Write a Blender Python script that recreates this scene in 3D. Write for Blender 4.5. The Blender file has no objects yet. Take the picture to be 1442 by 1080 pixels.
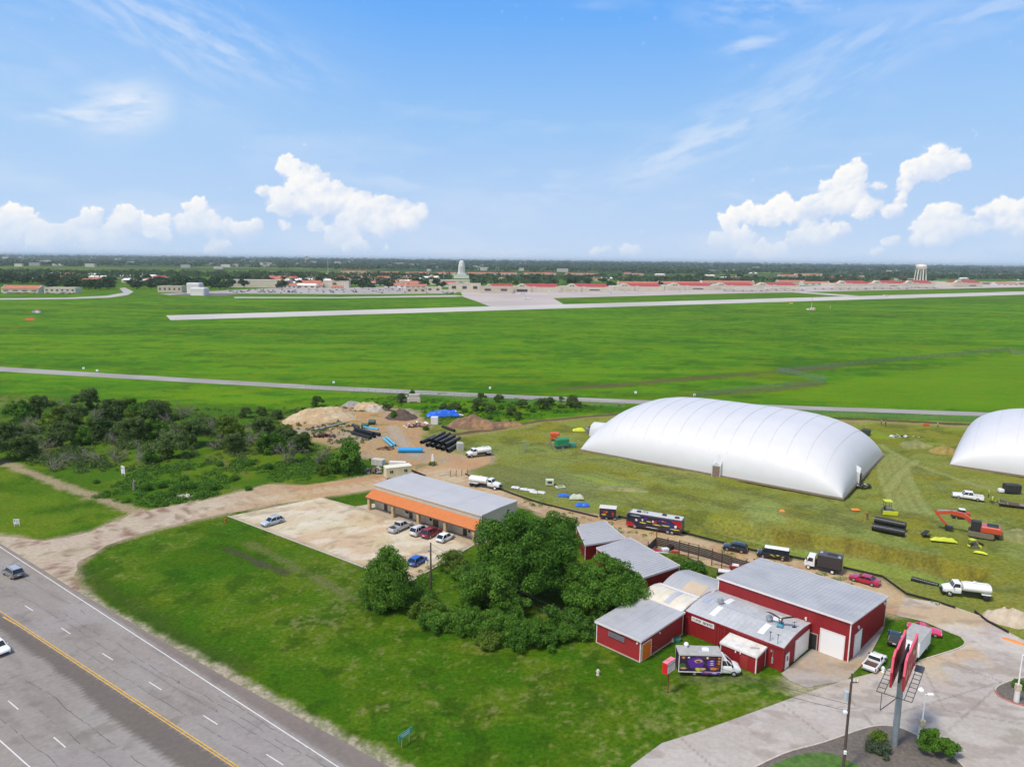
import bpy, math, random
import numpy as np
from mathutils import Vector, Matrix
random.seed(7); RNG=np.random.RandomState(11)
scene=bpy.context.scene; COL=scene.collection; R=math.radians
# ---------------------------------------------------------------- camera
CAM_H=55.0; F_PX=1034.0; ROLL=R(0.66); PITCH=math.atan((540-366)/F_PX)
cam_d=bpy.data.cameras.new('camera'); cam=bpy.data.objects.new('camera',cam_d); COL.objects.link(cam)
cam.location=(0,0,CAM_H)
cam.rotation_euler=(Matrix.Rotation(math.pi/2-PITCH,3,'X')@Matrix.Rotation(ROLL,3,'Z')).to_euler()
cam_d.sensor_fit='HORIZONTAL'; cam_d.sensor_width=36; cam_d.lens=36*F_PX/1442
cam_d.clip_start=0.5; cam_d.clip_end=200000
scene.camera=cam
# ---------------------------------------------------------------- light
SUN_EL=R(60); SUN_AZ=R(-125)     # azimuth from +Y, clockwise
w=bpy.data.worlds.new('World'); scene.world=w; w.use_nodes=True
nt=w.node_tree; bg=nt.nodes['Background']
sky=nt.nodes.new('ShaderNodeTexSky'); sky.sky_type='NISHITA'; sky.sun_disc=False
sky.sun_elevation=SUN_EL; sky.sun_rotation=SUN_AZ; sky.altitude=200; sky.air_density=1.0; sky.dust_density=0.6; sky.ozone_density=2.2
hz=nt.nodes.new('ShaderNodeHueSaturation'); hz.inputs['Saturation'].default_value=.42; nt.links.new(sky.outputs[0],hz.inputs['Color']); nt.links.new(hz.outputs[0],bg.inputs[0]); bg.inputs[1].default_value=0.15
sd=bpy.data.lights.new('sun','SUN'); so=bpy.data.objects.new('sun',sd); COL.objects.link(so)
sd.energy=2.3; sd.angle=R(9); sd.color=(1,0.925,0.82)
sdir=Vector((math.sin(SUN_AZ)*math.cos(SUN_EL),math.cos(SUN_AZ)*math.cos(SUN_EL),math.sin(SUN_EL)))
so.rotation_euler=sdir.to_track_quat('Z','Y').to_euler(); so.location=(0,0,200)
vs=scene.view_settings; vs.view_transform='Standard'; vs.look='None'; vs.exposure=0.55; vs.gamma=1; vs.use_curve_mapping=False
scene.cycles.max_bounces=6; scene.cycles.diffuse_bounces=3; scene.cycles.transparent_max_bounces=8
scene.cycles.volume_bounces=1
# ---------------------------------------------------------------- ground position helpers
_c,_s=math.cos(ROLL),math.sin(ROLL)
def G(x,y,z=0.0):
    """point of the plane at height z seen at photo position x,y"""
    u=x-721.; v=540.-y
    u,v=u*_c-v*_s,u*_s+v*_c
    dy=F_PX*math.cos(PITCH)+v*math.sin(PITCH); dz=v*math.cos(PITCH)-F_PX*math.sin(PITCH)
    t=(z-CAM_H)/dz
    return (u*t,dy*t)
def heading(a,b):
    A,B=G(*a),G(*b); return math.atan2(B[1]-A[1],B[0]-A[0])
# ---------------------------------------------------------------- noise (numpy)
def _hash(i,j,seed):
    n=(i.astype(np.int64)*374761393+j.astype(np.int64)*668265263+seed*1442695041)&0x7fffffff
    n=((n^(n>>13))*1274126177)&0x7fffffff
    return ((n^(n>>16))&0xffff)/65535.0
def vn(x,y,sc,seed=0):
    x=np.asarray(x,float)/sc; y=np.asarray(y,float)/sc
    i=np.floor(x); j=np.floor(y); fx=x-i; fy=y-j
    fx=fx*fx*(3-2*fx); fy=fy*fy*(3-2*fy)
    a=_hash(i,j,seed);b=_hash(i+1,j,seed);c=_hash(i,j+1,seed);d=_hash(i+1,j+1,seed)
    return (a*(1-fx)+b*fx)*(1-fy)+(c*(1-fx)+d*fx)*fy
def fbm(x,y,sc,seed=0,octs=4,g=0.5):
    t=0;a=1;n=0
    for k in range(octs):
        t=t+a*vn(x,y,sc/2**k,seed+k*17); n+=a; a*=g
    return t/n
def sst(a,b,x): t=np.clip((x-a)/(b-a),0,1); return t*t*(3-2*t)
def sdf(poly,X,Y):
    """signed distance to polygon, positive inside"""
    P=np.array(poly,float); n=len(P); d=np.full(X.shape,1e18); ins=np.zeros(X.shape,bool)
    for i in range(n):
        x1,y1=P[i]; x2,y2=P[(i+1)%n]; ex,ey=x2-x1,y2-y1
        t=np.clip(((X-x1)*ex+(Y-y1)*ey)/(ex*ex+ey*ey+1e-12),0,1)
        d=np.minimum(d,(X-x1-t*ex)**2+(Y-y1-t*ey)**2)
        c=((y1<=Y)&(y2>Y))|((y2<=Y)&(y1>Y))
        with np.errstate(divide='ignore',invalid='ignore'):
            xi=x1+(Y-y1)*ex/(ey if ey!=0 else 1e-12)
        ins^=c&(X<xi)
    d=np.sqrt(d); return np.where(ins,d,-d)
def line_d(pts,X,Y):
    d=np.full(X.shape,1e18)
    for (x1,y1),(x2,y2) in zip(pts[:-1],pts[1:]):
        ex,ey=x2-x1,y2-y1; t=np.clip(((X-x1)*ex+(Y-y1)*ey)/(ex*ex+ey*ey+1e-12),0,1)
        d=np.minimum(d,(X-x1-t*ex)**2+(Y-y1-t*ey)**2)
    return np.sqrt(d)
def GP(pts): return [G(*p) for p in pts]
# ---------------------------------------------------------------- object helpers
def tag(o,label=None,cat=None,group=None,kind=None):
    if label: o['label']=label
    if cat: o['category']=cat
    if group: o['group']=group
    if kind: o['kind']=kind
    return o
def thing(name,label,cat,loc=(0,0,0),rz=0,group=None):
    o=bpy.data.objects.new(name,None); COL.objects.link(o); o.empty_display_size=0.3
    o.location=(loc[0],loc[1],loc[2] if len(loc)>2 else 0); o.rotation_euler=(0,0,rz)
    return tag(o,label,cat,group)
def dup(root,loc=None,rz=None,label=None,group=None,scale=None):
    r=root.copy(); COL.objects.link(r)
    if loc is not None: r.location=(loc[0],loc[1],loc[2] if len(loc)>2 else 0)
    if rz is not None: r.rotation_euler=(0,0,rz)
    if scale is not None: r.scale=scale if hasattr(scale,'__len__') else (scale,)*3
    if label: r['label']=label
    if group: r['group']=group
    for ch in list(root.children):
        c=ch.copy(); COL.objects.link(c); c.parent=r
        for g in list(ch.children):
            d=g.copy(); COL.objects.link(d); d.parent=c
    return r
def np_mesh(name,V,Fc,mat,parent=None,smooth=False,colattr=None,k=4):
    """fast mesh: V (n,3), Fc (m,k)"""
    me=bpy.data.meshes.new(name); V=np.ascontiguousarray(V,np.float32); Fc=np.ascontiguousarray(Fc,np.int32)
    n=len(V); m=len(Fc); k=Fc.shape[1]
    me.vertices.add(n); me.vertices.foreach_set('co',V.ravel())
    me.loops.add(m*k); me.loops.foreach_set('vertex_index',Fc.ravel())
    me.polygons.add(m); me.polygons.foreach_set('loop_start',np.arange(0,m*k,k,dtype=np.int32))
    try: me.polygons.foreach_set('loop_total',np.full(m,k,np.int32))
    except Exception: pass
    if smooth: me.polygons.foreach_set('use_smooth',np.ones(m,bool))
    me.update(calc_edges=True); me.validate()
    if colattr is not None:
        for nm,data in colattr.items():
            if data.ndim==2:
                a=me.color_attributes.new(nm,'FLOAT_COLOR','POINT'); d=np.ones((n,4),np.float32); d[:,:3]=data; a.data.foreach_set('color',d.ravel())
            else:
                a=me.attributes.new(nm,'FLOAT','POINT'); a.data.foreach_set('value',data.astype(np.float32))
    me.materials.append(mat)
    o=bpy.data.objects.new(name,me); COL.objects.link(o)
    if parent: o.parent=parent
    return o
class MB:
    def __init__(s): s.v=[]; s.f=[]; s.m=Matrix.Identity(4)
    def at(s,loc=(0,0,0),rz=0,ry=0,rx=0):
        s.m=Matrix.Translation(loc)@Matrix.Rotation(rz,4,'Z')@Matrix.Rotation(ry,4,'Y')@Matrix.Rotation(rx,4,'X'); return s
    def add(s,vs,fs):
        o=len(s.v); s.v+=[tuple(s.m@Vector(p)) for p in vs]; s.f+=[tuple(i+o for i in f) for f in fs]; return s
    def box(s,x0,y0,z0,x1,y1,z1):
        return s.add([(x0,y0,z0),(x1,y0,z0),(x1,y1,z0),(x0,y1,z0),(x0,y0,z1),(x1,y0,z1),(x1,y1,z1),(x0,y1,z1)],
          [(3,2,1,0),(4,5,6,7),(0,1,5,4),(1,2,6,5),(2,3,7,6),(3,0,4,7)])
    def cbox(s,c,d): return s.box(c[0]-d[0]/2,c[1]-d[1]/2,c[2]-d[2]/2,c[0]+d[0]/2,c[1]+d[1]/2,c[2]+d[2]/2)
    def bbox(s,x0,y0,z0,x1,y1,z1,b=0.05):
        """box with bevelled vertical and top edges"""
        def ring(i,z): return [(x0+i+b,y0+i,z),(x1-i-b,y0+i,z),(x1-i,y0+i+b,z),(x1-i,y1-i-b,z),(x1-i-b,y1-i,z),(x0+i+b,y1-i,z),(x0+i,y1-i-b,z),(x0+i,y0+i+b,z)]
        return s.loft([ring(0,z0),ring(0,z1-b),ring(b*.7,z1)])
    def prism(s,pts,z0,z1):
        n=len(pts); return s.add([(p[0],p[1],z0) for p in pts]+[(p[0],p[1],z1) for p in pts],
          [tuple(range(n-1,-1,-1)),tuple(range(n,2*n))]+[(i,(i+1)%n,n+(i+1)%n,n+i) for i in range(n)])
    def xprism(s,pts,y0,y1):
        """profile in x,z pushed along y"""
        n=len(pts); return s.add([(p[0],y0,p[1]) for p in pts]+[(p[0],y1,p[1]) for p in pts],
          [tuple(range(n)),tuple(range(2*n-1,n-1,-1))]+[((i+1)%n,i,n+i,n+(i+1)%n) for i in range(n)])
    def loft(s,rings,cap=True):
        n=len(rings[0]); vs=[p for r in rings for p in r]; fs=[]
        for k in range(len(rings)-1):
            for i in range(n): fs.append((k*n+i,k*n+(i+1)%n,(k+1)*n+(i+1)%n,(k+1)*n+i))
        if cap: fs+=[tuple(range(n-1,-1,-1)),tuple((len(rings)-1)*n+i for i in range(n))]
        return s.add(vs,fs)
    def tube(s,p0,p1,r0,r1=None,n=8,cap=True):
        r1=r0 if r1 is None else r1; p0=Vector(p0);p1=Vector(p1); d=(p1-p0).normalized()
        a=d.orthogonal().normalized(); b=d.cross(a)
        rg=lambda p,r:[tuple(p+a*math.cos(t)*r+b*math.sin(t)*r) for t in [2*math.pi*i/n for i in range(n)]]
        return s.loft([rg(p0,r0),rg(p1,r1)],cap)
    def path(s,pts,r,n=6):
        for a,b in zip(pts[:-1],pts[1:]): s.tube(a,b,r,n=n)
        return s
    def hollow(s,p0,p1,r,th=.05,n=20,ribs=0,rib=.03):
        p0=Vector(p0);p1=Vector(p1); d=(p1-p0).normalized(); a=d.orthogonal().normalized(); b=d.cross(a)
        rg=lambda p,q:[tuple(p+a*math.cos(t)*q+b*math.sin(t)*q) for t in [2*math.pi*i/n for i in range(n)]]
        rs=[]
        if ribs:
            for i in range(ribs):
                for fr,rr in ((0,r-rib),(.35,r-rib),(.5,r),(.85,r)): rs.append(rg(p0.lerp(p1,(i+fr)/ribs),rr))
        else: rs.append(rg(p0,r))
        rs+=[rg(p1,r-rib if ribs else r),rg(p1,r-rib-th),rg(p0,r-rib-th),rs[0]]
        return s.loft(rs,cap=False)
    def build(s,name,mat,parent=None,smooth=False,label=None):
        me=bpy.data.meshes.new(name); me.from_pydata(s.v,[],s.f); me.update()
        me.materials.append(mat)
        if smooth:
            me.polygons.foreach_set('use_smooth',[True]*len(me.polygons))
            try: me.set_sharp_from_angle(angle=R(40))
            except Exception: pass
        o=bpy.data.objects.new(name,me); COL.objects.link(o)
        if parent: o.parent=parent
        if label: o['label']=label
        return o
def text_mesh(name,body,size,mat,parent,loc,rot,extrude=0.004,sx=1.0,align='CENTER'):
    cu=bpy.data.curves.new(name,'FONT'); cu.body=body; cu.size=size; cu.extrude=extrude; cu.align_x=align; cu.align_y='CENTER'
    t=bpy.data.objects.new(name,cu); COL.objects.link(t)
    dg=bpy.context.evaluated_depsgraph_get(); me=bpy.data.meshes.new_from_object(t.evaluated_get(dg))
    bpy.data.objects.remove(t); me.materials.clear(); me.materials.append(mat)
    o=bpy.data.objects.new(name,me); COL.objects.link(o); o.parent=parent; o.location=loc; o.rotation_euler=rot; o.scale=(sx,1,1); return o
# ---------------------------------------------------------------- materials
_M={}
def mat(name,col,rough=0.6,metal=0.0,var=0.0,vscale=1.0,col2=None,c2scale=3.0,c2lo=.45,c2hi=.65,bump=0.0,bscale=20.0,coat=0.0,stretch=None,spec=None):
    if name in _M: return _M[name]
    m=bpy.data.materials.new(name); m.use_nodes=True; _M[name]=m; N=m.node_tree.nodes; Lk=m.node_tree.links; b=N['Principled BSDF']
    b.inputs['Roughness'].default_value=rough; b.inputs['Metallic'].default_value=metal
    if spec is not None: b.inputs['Specular IOR Level'].default_value=spec
    if coat: b.inputs['Coat Weight'].default_value=coat; b.inputs['Coat Roughness'].default_value=.08
    b.inputs['Base Color'].default_value=(*col,1)
    tc=N.new('ShaderNodeTexCoord'); src=tc.outputs['Object']
    if stretch:
        mp=N.new('ShaderNodeMapping'); mp.inputs['Scale'].default_value=stretch; Lk.new(src,mp.inputs[0]); src=mp.outputs[0]
    out=None
    def noise(sc,det=5,r=.6):
        n=N.new('ShaderNodeTexNoise'); n.inputs['Scale'].default_value=sc; n.inputs['Detail'].default_value=det; n.inputs['Roughness'].default_value=r; Lk.new(src,n.inputs['Vector']); return n.outputs[0]
    def mr(v,a,b_,c,d):
        n=N.new('ShaderNodeMapRange'); Lk.new(v,n.inputs[0]); n.inputs[1].default_value=a;n.inputs[2].default_value=b_;n.inputs[3].default_value=c;n.inputs[4].default_value=d; return n.outputs[0]
    if col2 is not None:
        mx=N.new('ShaderNodeMix'); mx.data_type='RGBA'; mx.inputs[6].default_value=(*col,1); mx.inputs[7].default_value=(*col2,1)
        Lk.new(mr(noise(1/c2scale),c2lo,c2hi,0,1),mx.inputs[0]); out=mx.outputs[2]
    if var:
        hs=N.new('ShaderNodeHueSaturation'); Lk.new(mr(noise(1/vscale),.3,.7,1-var,1+var),hs.inputs['Value'])
        if out is not None: Lk.new(out,hs.inputs['Color'])
        else: hs.inputs['Color'].default_value=(*col,1)
        out=hs.outputs[0]
    if out is not None: Lk.new(out,b.inputs['Base Color'])
    if bump:
        bp=N.new('ShaderNodeBump'); bp.inputs['Strength'].default_value=bump; bp.inputs['Distance'].default_value=0.05; Lk.new(noise(bscale),bp.inputs['Height']); Lk.new(bp.outputs[0],b.inputs['Normal'])
    return m
def leaf_mat(name,c1,c2,c3,trans=.25):
    m=bpy.data.materials.new(name); m.use_nodes=True; N=m.node_tree.nodes; Lk=m.node_tree.links; b=N['Principled BSDF']
    b.inputs['Roughness'].default_value=.75; b.inputs['Specular IOR Level'].default_value=.2
    ge=N.new('ShaderNodeNewGeometry'); at=N.new('ShaderNodeAttribute'); at.attribute_name='tone'
    oi=N.new('ShaderNodeObjectInfo')
    ad=N.new('ShaderNodeMath'); ad.operation='MULTIPLY_ADD'; Lk.new(ge.outputs['Random Per Island'],ad.inputs[0]); ad.inputs[1].default_value=.55; Lk.new(at.outputs['Fac'],ad.inputs[2])
    ad2=N.new('ShaderNodeMath'); ad2.operation='MULTIPLY_ADD'; Lk.new(oi.outputs['Random'],ad2.inputs[0]); ad2.inputs[1].default_value=.3; Lk.new(ad.outputs[0],ad2.inputs[2])
    cr=N.new('ShaderNodeValToRGB'); e=cr.color_ramp.elements; e[0].position=.15; e[0].color=(*c1,1); e[1].position=1.25 if False else 1; e[1].color=(*c3,1)
    x=cr.color_ramp.elements.new(.6); x.color=(*c2,1); Lk.new(ad2.outputs[0],cr.inputs[0])
    Lk.new(cr.outputs[0],b.inputs['Base Color'])
    tr=N.new('ShaderNodeBsdfTranslucent'); Lk.new(cr.outputs[0],tr.inputs[0]); mx=N.new('ShaderNodeMixShader'); mx.inputs[0].default_value=trans
    Lk.new(b.outputs[0],mx.inputs[1]); Lk.new(tr.outputs[0],mx.inputs[2]); Lk.new(mx.outputs[0],N['Material Output'].inputs[0]); return m
def attr_mat(name,rough=.9,bump=.3,bscale=3,var=.35,fine=1.2):
    """surface whose own colour is a point attribute, broken up by fine world-space noise"""
    m=bpy.data.materials.new(name); m.use_nodes=True; N=m.node_tree.nodes; Lk=m.node_tree.links; b=N['Principled BSDF']
    b.inputs['Roughness'].default_value=rough; b.inputs['Specular IOR Level'].default_value=.05
    at=N.new('ShaderNodeAttribute'); at.attribute_name='col'
    tc=N.new('ShaderNodeTexCoord')
    n1=N.new('ShaderNodeTexNoise'); n1.inputs['Scale'].default_value=fine; n1.inputs['Detail'].default_value=8; n1.inputs['Roughness'].default_value=.75; Lk.new(tc.outputs['Object'],n1.inputs[0])
    n2=N.new('ShaderNodeTexNoise'); n2.inputs['Scale'].default_value=.12; n2.inputs['Detail'].default_value=4; Lk.new(tc.outputs['Object'],n2.inputs[0])
    mr=N.new('ShaderNodeMapRange'); Lk.new(n1.outputs[0],mr.inputs[0]); mr.inputs[1].default_value=.36; mr.inputs[2].default_value=.64; mr.inputs[3].default_value=1-var; mr.inputs[4].default_value=1+var
    mr2=N.new('ShaderNodeMapRange'); Lk.new(n2.outputs[0],mr2.inputs[0]); mr2.inputs[1].default_value=.3; mr2.inputs[2].default_value=.7; mr2.inputs[3].default_value=.485; mr2.inputs[4].default_value=.512
    hs=N.new('ShaderNodeHueSaturation'); Lk.new(at.outputs['Color'],hs.inputs['Color']); Lk.new(mr.outputs[0],hs.inputs['Value']); Lk.new(mr2.outputs[0],hs.inputs['Hue'])
    Lk.new(hs.outputs[0],b.inputs['Base Color'])
    bp=N.new('ShaderNodeBump'); bp.inputs['Strength'].default_value=bump; bp.inputs['Distance'].default_value=.15
    n3=N.new('ShaderNodeTexNoise'); n3.inputs['Scale'].default_value=bscale; n3.inputs['Detail'].default_value=6; Lk.new(tc.outputs['Object'],n3.inputs[0]); Lk.new(n3.outputs[0],bp.inputs['Height']); Lk.new(bp.outputs[0],b.inputs['Normal'])
    return m
RED=mat('red_siding',(.25,.010,.014),.55,var=.14,vscale=2.5)
TRIM=mat('white_trim',(.72,.66,.64),.5,var=.06)
STEEL=mat('galvanised_roof',(.41,.405,.405),.5,.0,var=.06,vscale=3,col2=(.35,.35,.355),c2scale=5)
WHITE=mat('white_paint',(.78,.78,.78),.35,coat=.4)
BLACK=mat('black_paint',(.012,.012,.014),.3,coat=.5)
TYRE=mat('tyre_rubber',(.018,.018,.018),.85)
RIM=mat('alloy_rim',(.45,.45,.46),.35,.6)
GLASS=mat('dark_glass',(.02,.025,.03),.08,spec=.6)
DARK=mat('dark_plastic',(.02,.02,.022),.6)
LAMP=mat('headlight_lens',(.6,.62,.64),.15)
TAIL=mat('red_lens',(.35,.01,.01),.25)
WOOD=mat('weathered_wood',(.10,.065,.045),.85,var=.3,vscale=.3)
RUST=mat('rusty_steel',(.10,.05,.03),.8,var=.3,vscale=.4)
CONC=mat('pale_concrete',(.40,.36,.30),.85,var=.12,vscale=1.5,bump=.1)
GALV=mat('galvanised_steel',(.42,.44,.46),.45,.5)
# ================================================================ GROUND
def mixc(a,b,t): return a*(1-t[...,None])+np.array(b)*t[...,None]
SITE=GP([(655,668),(650,655),(612,632),(592,610),(600,597),(650,601),(690,603),(760,590),(880,580),(960,578),(1250,590),(1560,602),(1560,950),(1442,905),(1410,888),(1330,853),(1272,838),(1243,814),(1190,802),(1133,789),(1062,777),(1013,764),(955,749),(850,724),(760,709),(700,688)])
YARD=GP([(398,590),(450,575),(520,568),(590,578),(604,597),(596,610),(616,632),(660,640),(672,652),(650,668),(600,668),(560,655),(500,640),(450,622),(405,606)])
BASIN=GP([(960,722),(1100,745),(1220,762),(1300,778),(1392,800),(1388,822),(1330,826),(1230,806),(1120,778),(1000,748)])
BRUSH=GP([(-60,600),(180,560),(330,560),(560,548),(880,566),(760,590),(650,605),(500,640),(530,668),(400,682),(290,704),(215,715),(120,690),(0,640),(-60,625)])
TRAIL=GP([(-40,640),(15,655),(60,672),(110,692),(170,712),(215,726)])
FIELD_Y=300.0
def gcol(X,Y):
    D=np.hypot(X,Y)
    wx=X+(fbm(X,Y,5,401,4,.6)-.5)*5; wy=Y+(fbm(X,Y,5,407,4,.6)-.5)*5
    n1=fbm(wx,wy,14,1,6,.62); n2=fbm(wx,wy,3.5,5,5,.62); n3=fbm(X,Y,45,9); n4=fbm(X,Y,.9,13,3,.7)
    # mown lawn
    c=np.zeros(X.shape+(3,))+np.array((.047,.108,.009))
    c=mixc(c,(.080,.130,.016),sst(.45,.62,n1)); c=mixc(c,(.028,.066,.008),sst(.50,.66,n2)*.65)
    c=mixc(c,(.15,.16,.060),sst(.54,.66,n4*.5+n1*.3+n3*.2)*.75)
    # paler weedy lawn near the drive
    wd=sst(4,-6,line_d(GP([(930,1040),(1020,985),(1110,965),(1130,985)]),X,Y)-9)
    c=mixc(c,(.19,.21,.085),wd*sst(.42,.62,n4*.55+n2*.45)*.6)
    # wheel-rut strip of bare dark earth in the lawn
    rd=line_d(GP([(318,772),(345,783),(375,795),(400,806)]),X,Y); c=mixc(c,(.055,.055,.03),sst(1.6,.2,rd+2.5*(n2-.5))*.9)
    rd=line_d(GP([(350,765),(400,790),(450,815),(500,845)]),X,Y); c=mixc(c,(.11,.12,.05),sst(1.8,.2,rd+2.5*(n2-.5))*.7)
    rd=line_d(GP([(112,800),(150,830),(210,870),(270,910),(340,940)]),X,Y); c=mixc(c,(.045,.06,.02),sst(3.0,.2,rd+5*(n2-.5))*.55)
    # left verge, yellower
    vg=sst(-2,4,sdf(GP([(-100,640),(20,660),(110,695),(200,722),(130,748),(60,762),(-100,770)]),X,Y)); c=mixc(c,(.11,.165,.022),vg*.75*sst(.3,.6,n1)); 
    # brush land
    b=sst(-3,4,sdf(BRUSH,X,Y)+6*(n1-.5)); c=mixc(c,(.058,.12,.016),b); c=mixc(c,(.10,.15,.02),b*sst(.45,.65,n1)); c=mixc(c,(.11,.09,.045),b*sst(.58,.75,n2*.6+n1*.4)*.7)
    # airfield grass
    f=sst(-3,5,Y-(214-(X-150)*0.204)); 
    st=fbm(X*.35,Y,22,31,6,.65); st2=fbm(X*.3,Y,60,37,6,.6); st3=fbm(X*.5,Y,9,41,5,.65)
    fc=np.zeros(c.shape)+np.array((.058,.140,.008)); fc=mixc(fc,(.095,.185,.012),sst(.46,.62,st)*.8); fc=mixc(fc,(.034,.088,.007),sst(.48,.62,st2)*.7); fc=mixc(fc,(.120,.180,.02),sst(.5,.58,fbm(X*.35,Y,7,43,5,.75))*.5); fc=mixc(fc,(.032,.082,.006),sst(.52,.64,fbm(X*.45,Y,9,47,5,.75))*.6); fc=mixc(fc,(.13,.175,.03),sst(.56,.66,fbm(X*.4,Y,26,49,6,.7))*.5); fc=mixc(fc,(.16,.18,.05),sst(.60,.76,st3*.6+st2*.4)*.7)
    c=c*(1-f[...,None])+fc*f[...,None]
    # drier tongue with drainage lines right of centre
    for pts,wid,col_,am in [([(790,548),(930,537),(1000,530),(1100,523),(1180,517)],3.5,(.10,.085,.04),.75),([(1060,530),(1160,540),(1100,548),(980,556)],4,(.10,.095,.05),.55),([(1100,522),(1200,512),(1320,500),(1442,489)],3,(.09,.10,.05),.45),([(900,560),(1020,556),(1160,540)],3,(.11,.10,.05),.4)]:
        d=line_d(GP(pts),X,Y); c=mixc(c,col_,sst(wid*2,wid*.3,d+wid*2*(n1-.5)+wid*(n2-.5))*am)
    pl=sst(-4,6,sdf(GP([(1165,540),(1442,498),(1600,490),(1600,590),(1442,580),(1060,562)]),X,Y)); c=mixc(c,(.105,.175,.012),pl*.7)
    # verge mown by the dirt trail
    d=line_d(TRAIL,X,Y); c=mixc(c,(.30,.24,.14),sst(2.6,.6,d+3.5*(n2-.5))*.85)
    # construction ground
    s=sst(-1.0,1.6,sdf(SITE,X,Y)+3*(n2-.5)); m1=fbm(wx,wy,17,51,6,.62); m2=fbm(wx,wy,6,55,6,.65); m3=fbm(wx*.6+wy*.5,wy-wx*.3,9,59,6,.62)
    sc=np.zeros(c.shape)+np.array((.155,.168,.026)); sc=mixc(sc,(.205,.190,.016),sst(.50,.64,m1)*.6); sc=mixc(sc,(.200,.235,.095),sst(.51,.62,m3)*.6); sc=mixc(sc,(.080,.095,.024),sst(.54,.64,m2)*.6); sc=mixc(sc,(.185,.20,.050),sst(.5,.62,fbm(wx*.25+wy*.1,wy,5,63,5,.65))*.5)
    sc=mixc(sc,(.23,.28,.14),sst(-3,5,sdf(GP([(770,672),(840,665),(905,682),(900,696),(860,690),(790,688)]),X,Y)+5*(n2-.5))*.8)
    sc=mixc(sc,(.25,.29,.14),sst(-2,4,sdf(GP([(1040,712),(1090,703),(1110,715),(1105,735),(1060,735)]),X,Y)+4*(n2-.5))*.8)
    sc=mixc(sc,(.13,.145,.065),sst(-4,6,sdf(GP([(660,660),(700,655),(780,660),(860,690),(840,705),(790,700),(700,690)]),X,Y)+5*(n2-.5))*.6)
    # wheel tracks between the domes
    for k,(a,bb) in enumerate([((1235,640),(1262,715)),((1245,640),(1278,718)),((1256,640),(1292,720)),((1268,645),(1308,722)),((1240,625),(1290,655)),((1290,655),(1400,690)),((1290,650),(1250,690))]):
        d=line_d(GP([a,((a[0]+bb[0])/2-4,(a[1]+bb[1])/2),bb]),X,Y); sc=mixc(sc,(.235,.25,.095),sst(1.6,.4,d)*.75); sc=mixc(sc,(.115,.125,.03),sst(.45,.1,abs(d-1.5))*.4)
    for pts in ([(690,668),(760,690),(850,700),(960,728),(1080,750)],[(760,640),(860,655),(960,670),(1080,700),(1200,735),(1300,750)],[(700,630),(760,625),(820,628)],[(720,680),(800,672),(870,690),(900,712)],[(1290,660),(1330,690),(1400,730),(1442,745)],[(1260,720),(1330,735),(1442,780)],[(700,655),(800,680),(900,690),(1000,705),(1120,725),(1250,745)],[(720,650),(830,668),(930,690),(1040,716),(1180,738)],[(850,648),(930,662),(1050,690),(1200,722)]):
        d=line_d(GP(pts),X,Y); sc=mixc(sc,(.10,.11,.04),sst(.8,.2,abs(d-1.0)+1.2*(n2-.4))*.55)
    # bank of the basin
    bd=sdf(BASIN,X,Y); top=line_d(GP([(1100,745),(1220,762),(1300,778),(1392,800)]),X,Y)
    sc=mixc(sc,(.175,.150,.020),sst(4.2,1.2,top)*.85*sst(-1.5,.3,bd)); sc=mixc(sc,(.06,.055,.02),sst(4.6,1.2,top)*sst(.5,.62,fbm(X*2.2,Y*.4,3,601,4,.6))*sst(-1.5,.3,bd)*.4); sc=mixc(sc,(.25,.30,.12),sst(2,5,bd)*.5)
    # dark earth and ochre edge by the perimeter road
    d=line_d(GP([(640,612),(690,606),(760,593),(880,582)]),X,Y); sc=mixc(sc,(.26,.22,.07),sst(6,1,d+4*(n2-.5))*.8); sc=mixc(sc,(.085,.06,.04),sst(2.6,.8,d-0+2*(n2-.5))*.9)
    d=line_d(GP([(1120,586),(1250,592),(1442,602),(1560,607)]),X,Y); sc=mixc(sc,(.30,.23,.09),sst(9,2,d+6*(n2-.5))*.8); sc=mixc(sc,(.04,.05,.02),sst(3.2,1.0,d+2.5*(n2-.5))*.9)
    c=c*(1-s[...,None])+sc*s[...,None]
    # earth yard
    y=sst(-2,2.5,sdf(YARD,X,Y)+7*(n2-.5)); yc=np.zeros(c.shape)+np.array((.36,.24,.12)); yc=mixc(yc,(.30,.25,.17),sst(.45,.62,m1)); yc=mixc(yc,(.43,.22,.07),sst(.5,.7,m3)*.7); yc=mixc(yc,(.13,.14,.05),sst(.6,.75,m2)*.6)
    yc=mixc(yc,(.33,.29,.23),sst(3,.8,line_d(GP([(552,600),(568,625),(585,640)]),X,Y))*.7)
    c=c*(1-y[...,None])+yc*y[...,None]
    # fringe of dirt along the dirt road
    q=sst(2.2,-.8,-sdf(DIRT,X,Y)+3.0*(n2-.5)); c=mixc(c,(.34,.26,.17),q*.85)
    # sandy shoulder of the highway
    u=(X-HW0[0])*HWN[0]+(Y-HW0[1])*HWN[1]; sh=sst(12.0,10.5,u+2.0*(n2-.5)); c=mixc(c,(.33,.29,.20),sh*(.55+.45*sst(.4,.6,n4)))
    # worn ground by the garages
    d=sdf(GP([(1100,955),(1120,948),(1190,950),(1150,975),(1120,985),(1110,970)]),X,Y); c=mixc(c,(.33,.29,.19),sst(-2,1.5,d+3*(n2-.5))*.85)
    d=line_d(GP([(965,955),(1000,958),(1050,955),(1100,965)]),X,Y); c=mixc(c,(.08,.085,.045),sst(1.6,.2,d+2*(n2-.5))*.5)
    d=sdf(GP([(1243,865),(1270,843),(1240,830),(1180,830),(1180,860)]),X,Y); c=mixc(c,(.25,.24,.13),sst(-1,1.5,d+2*(n2-.5))*.9)
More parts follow.
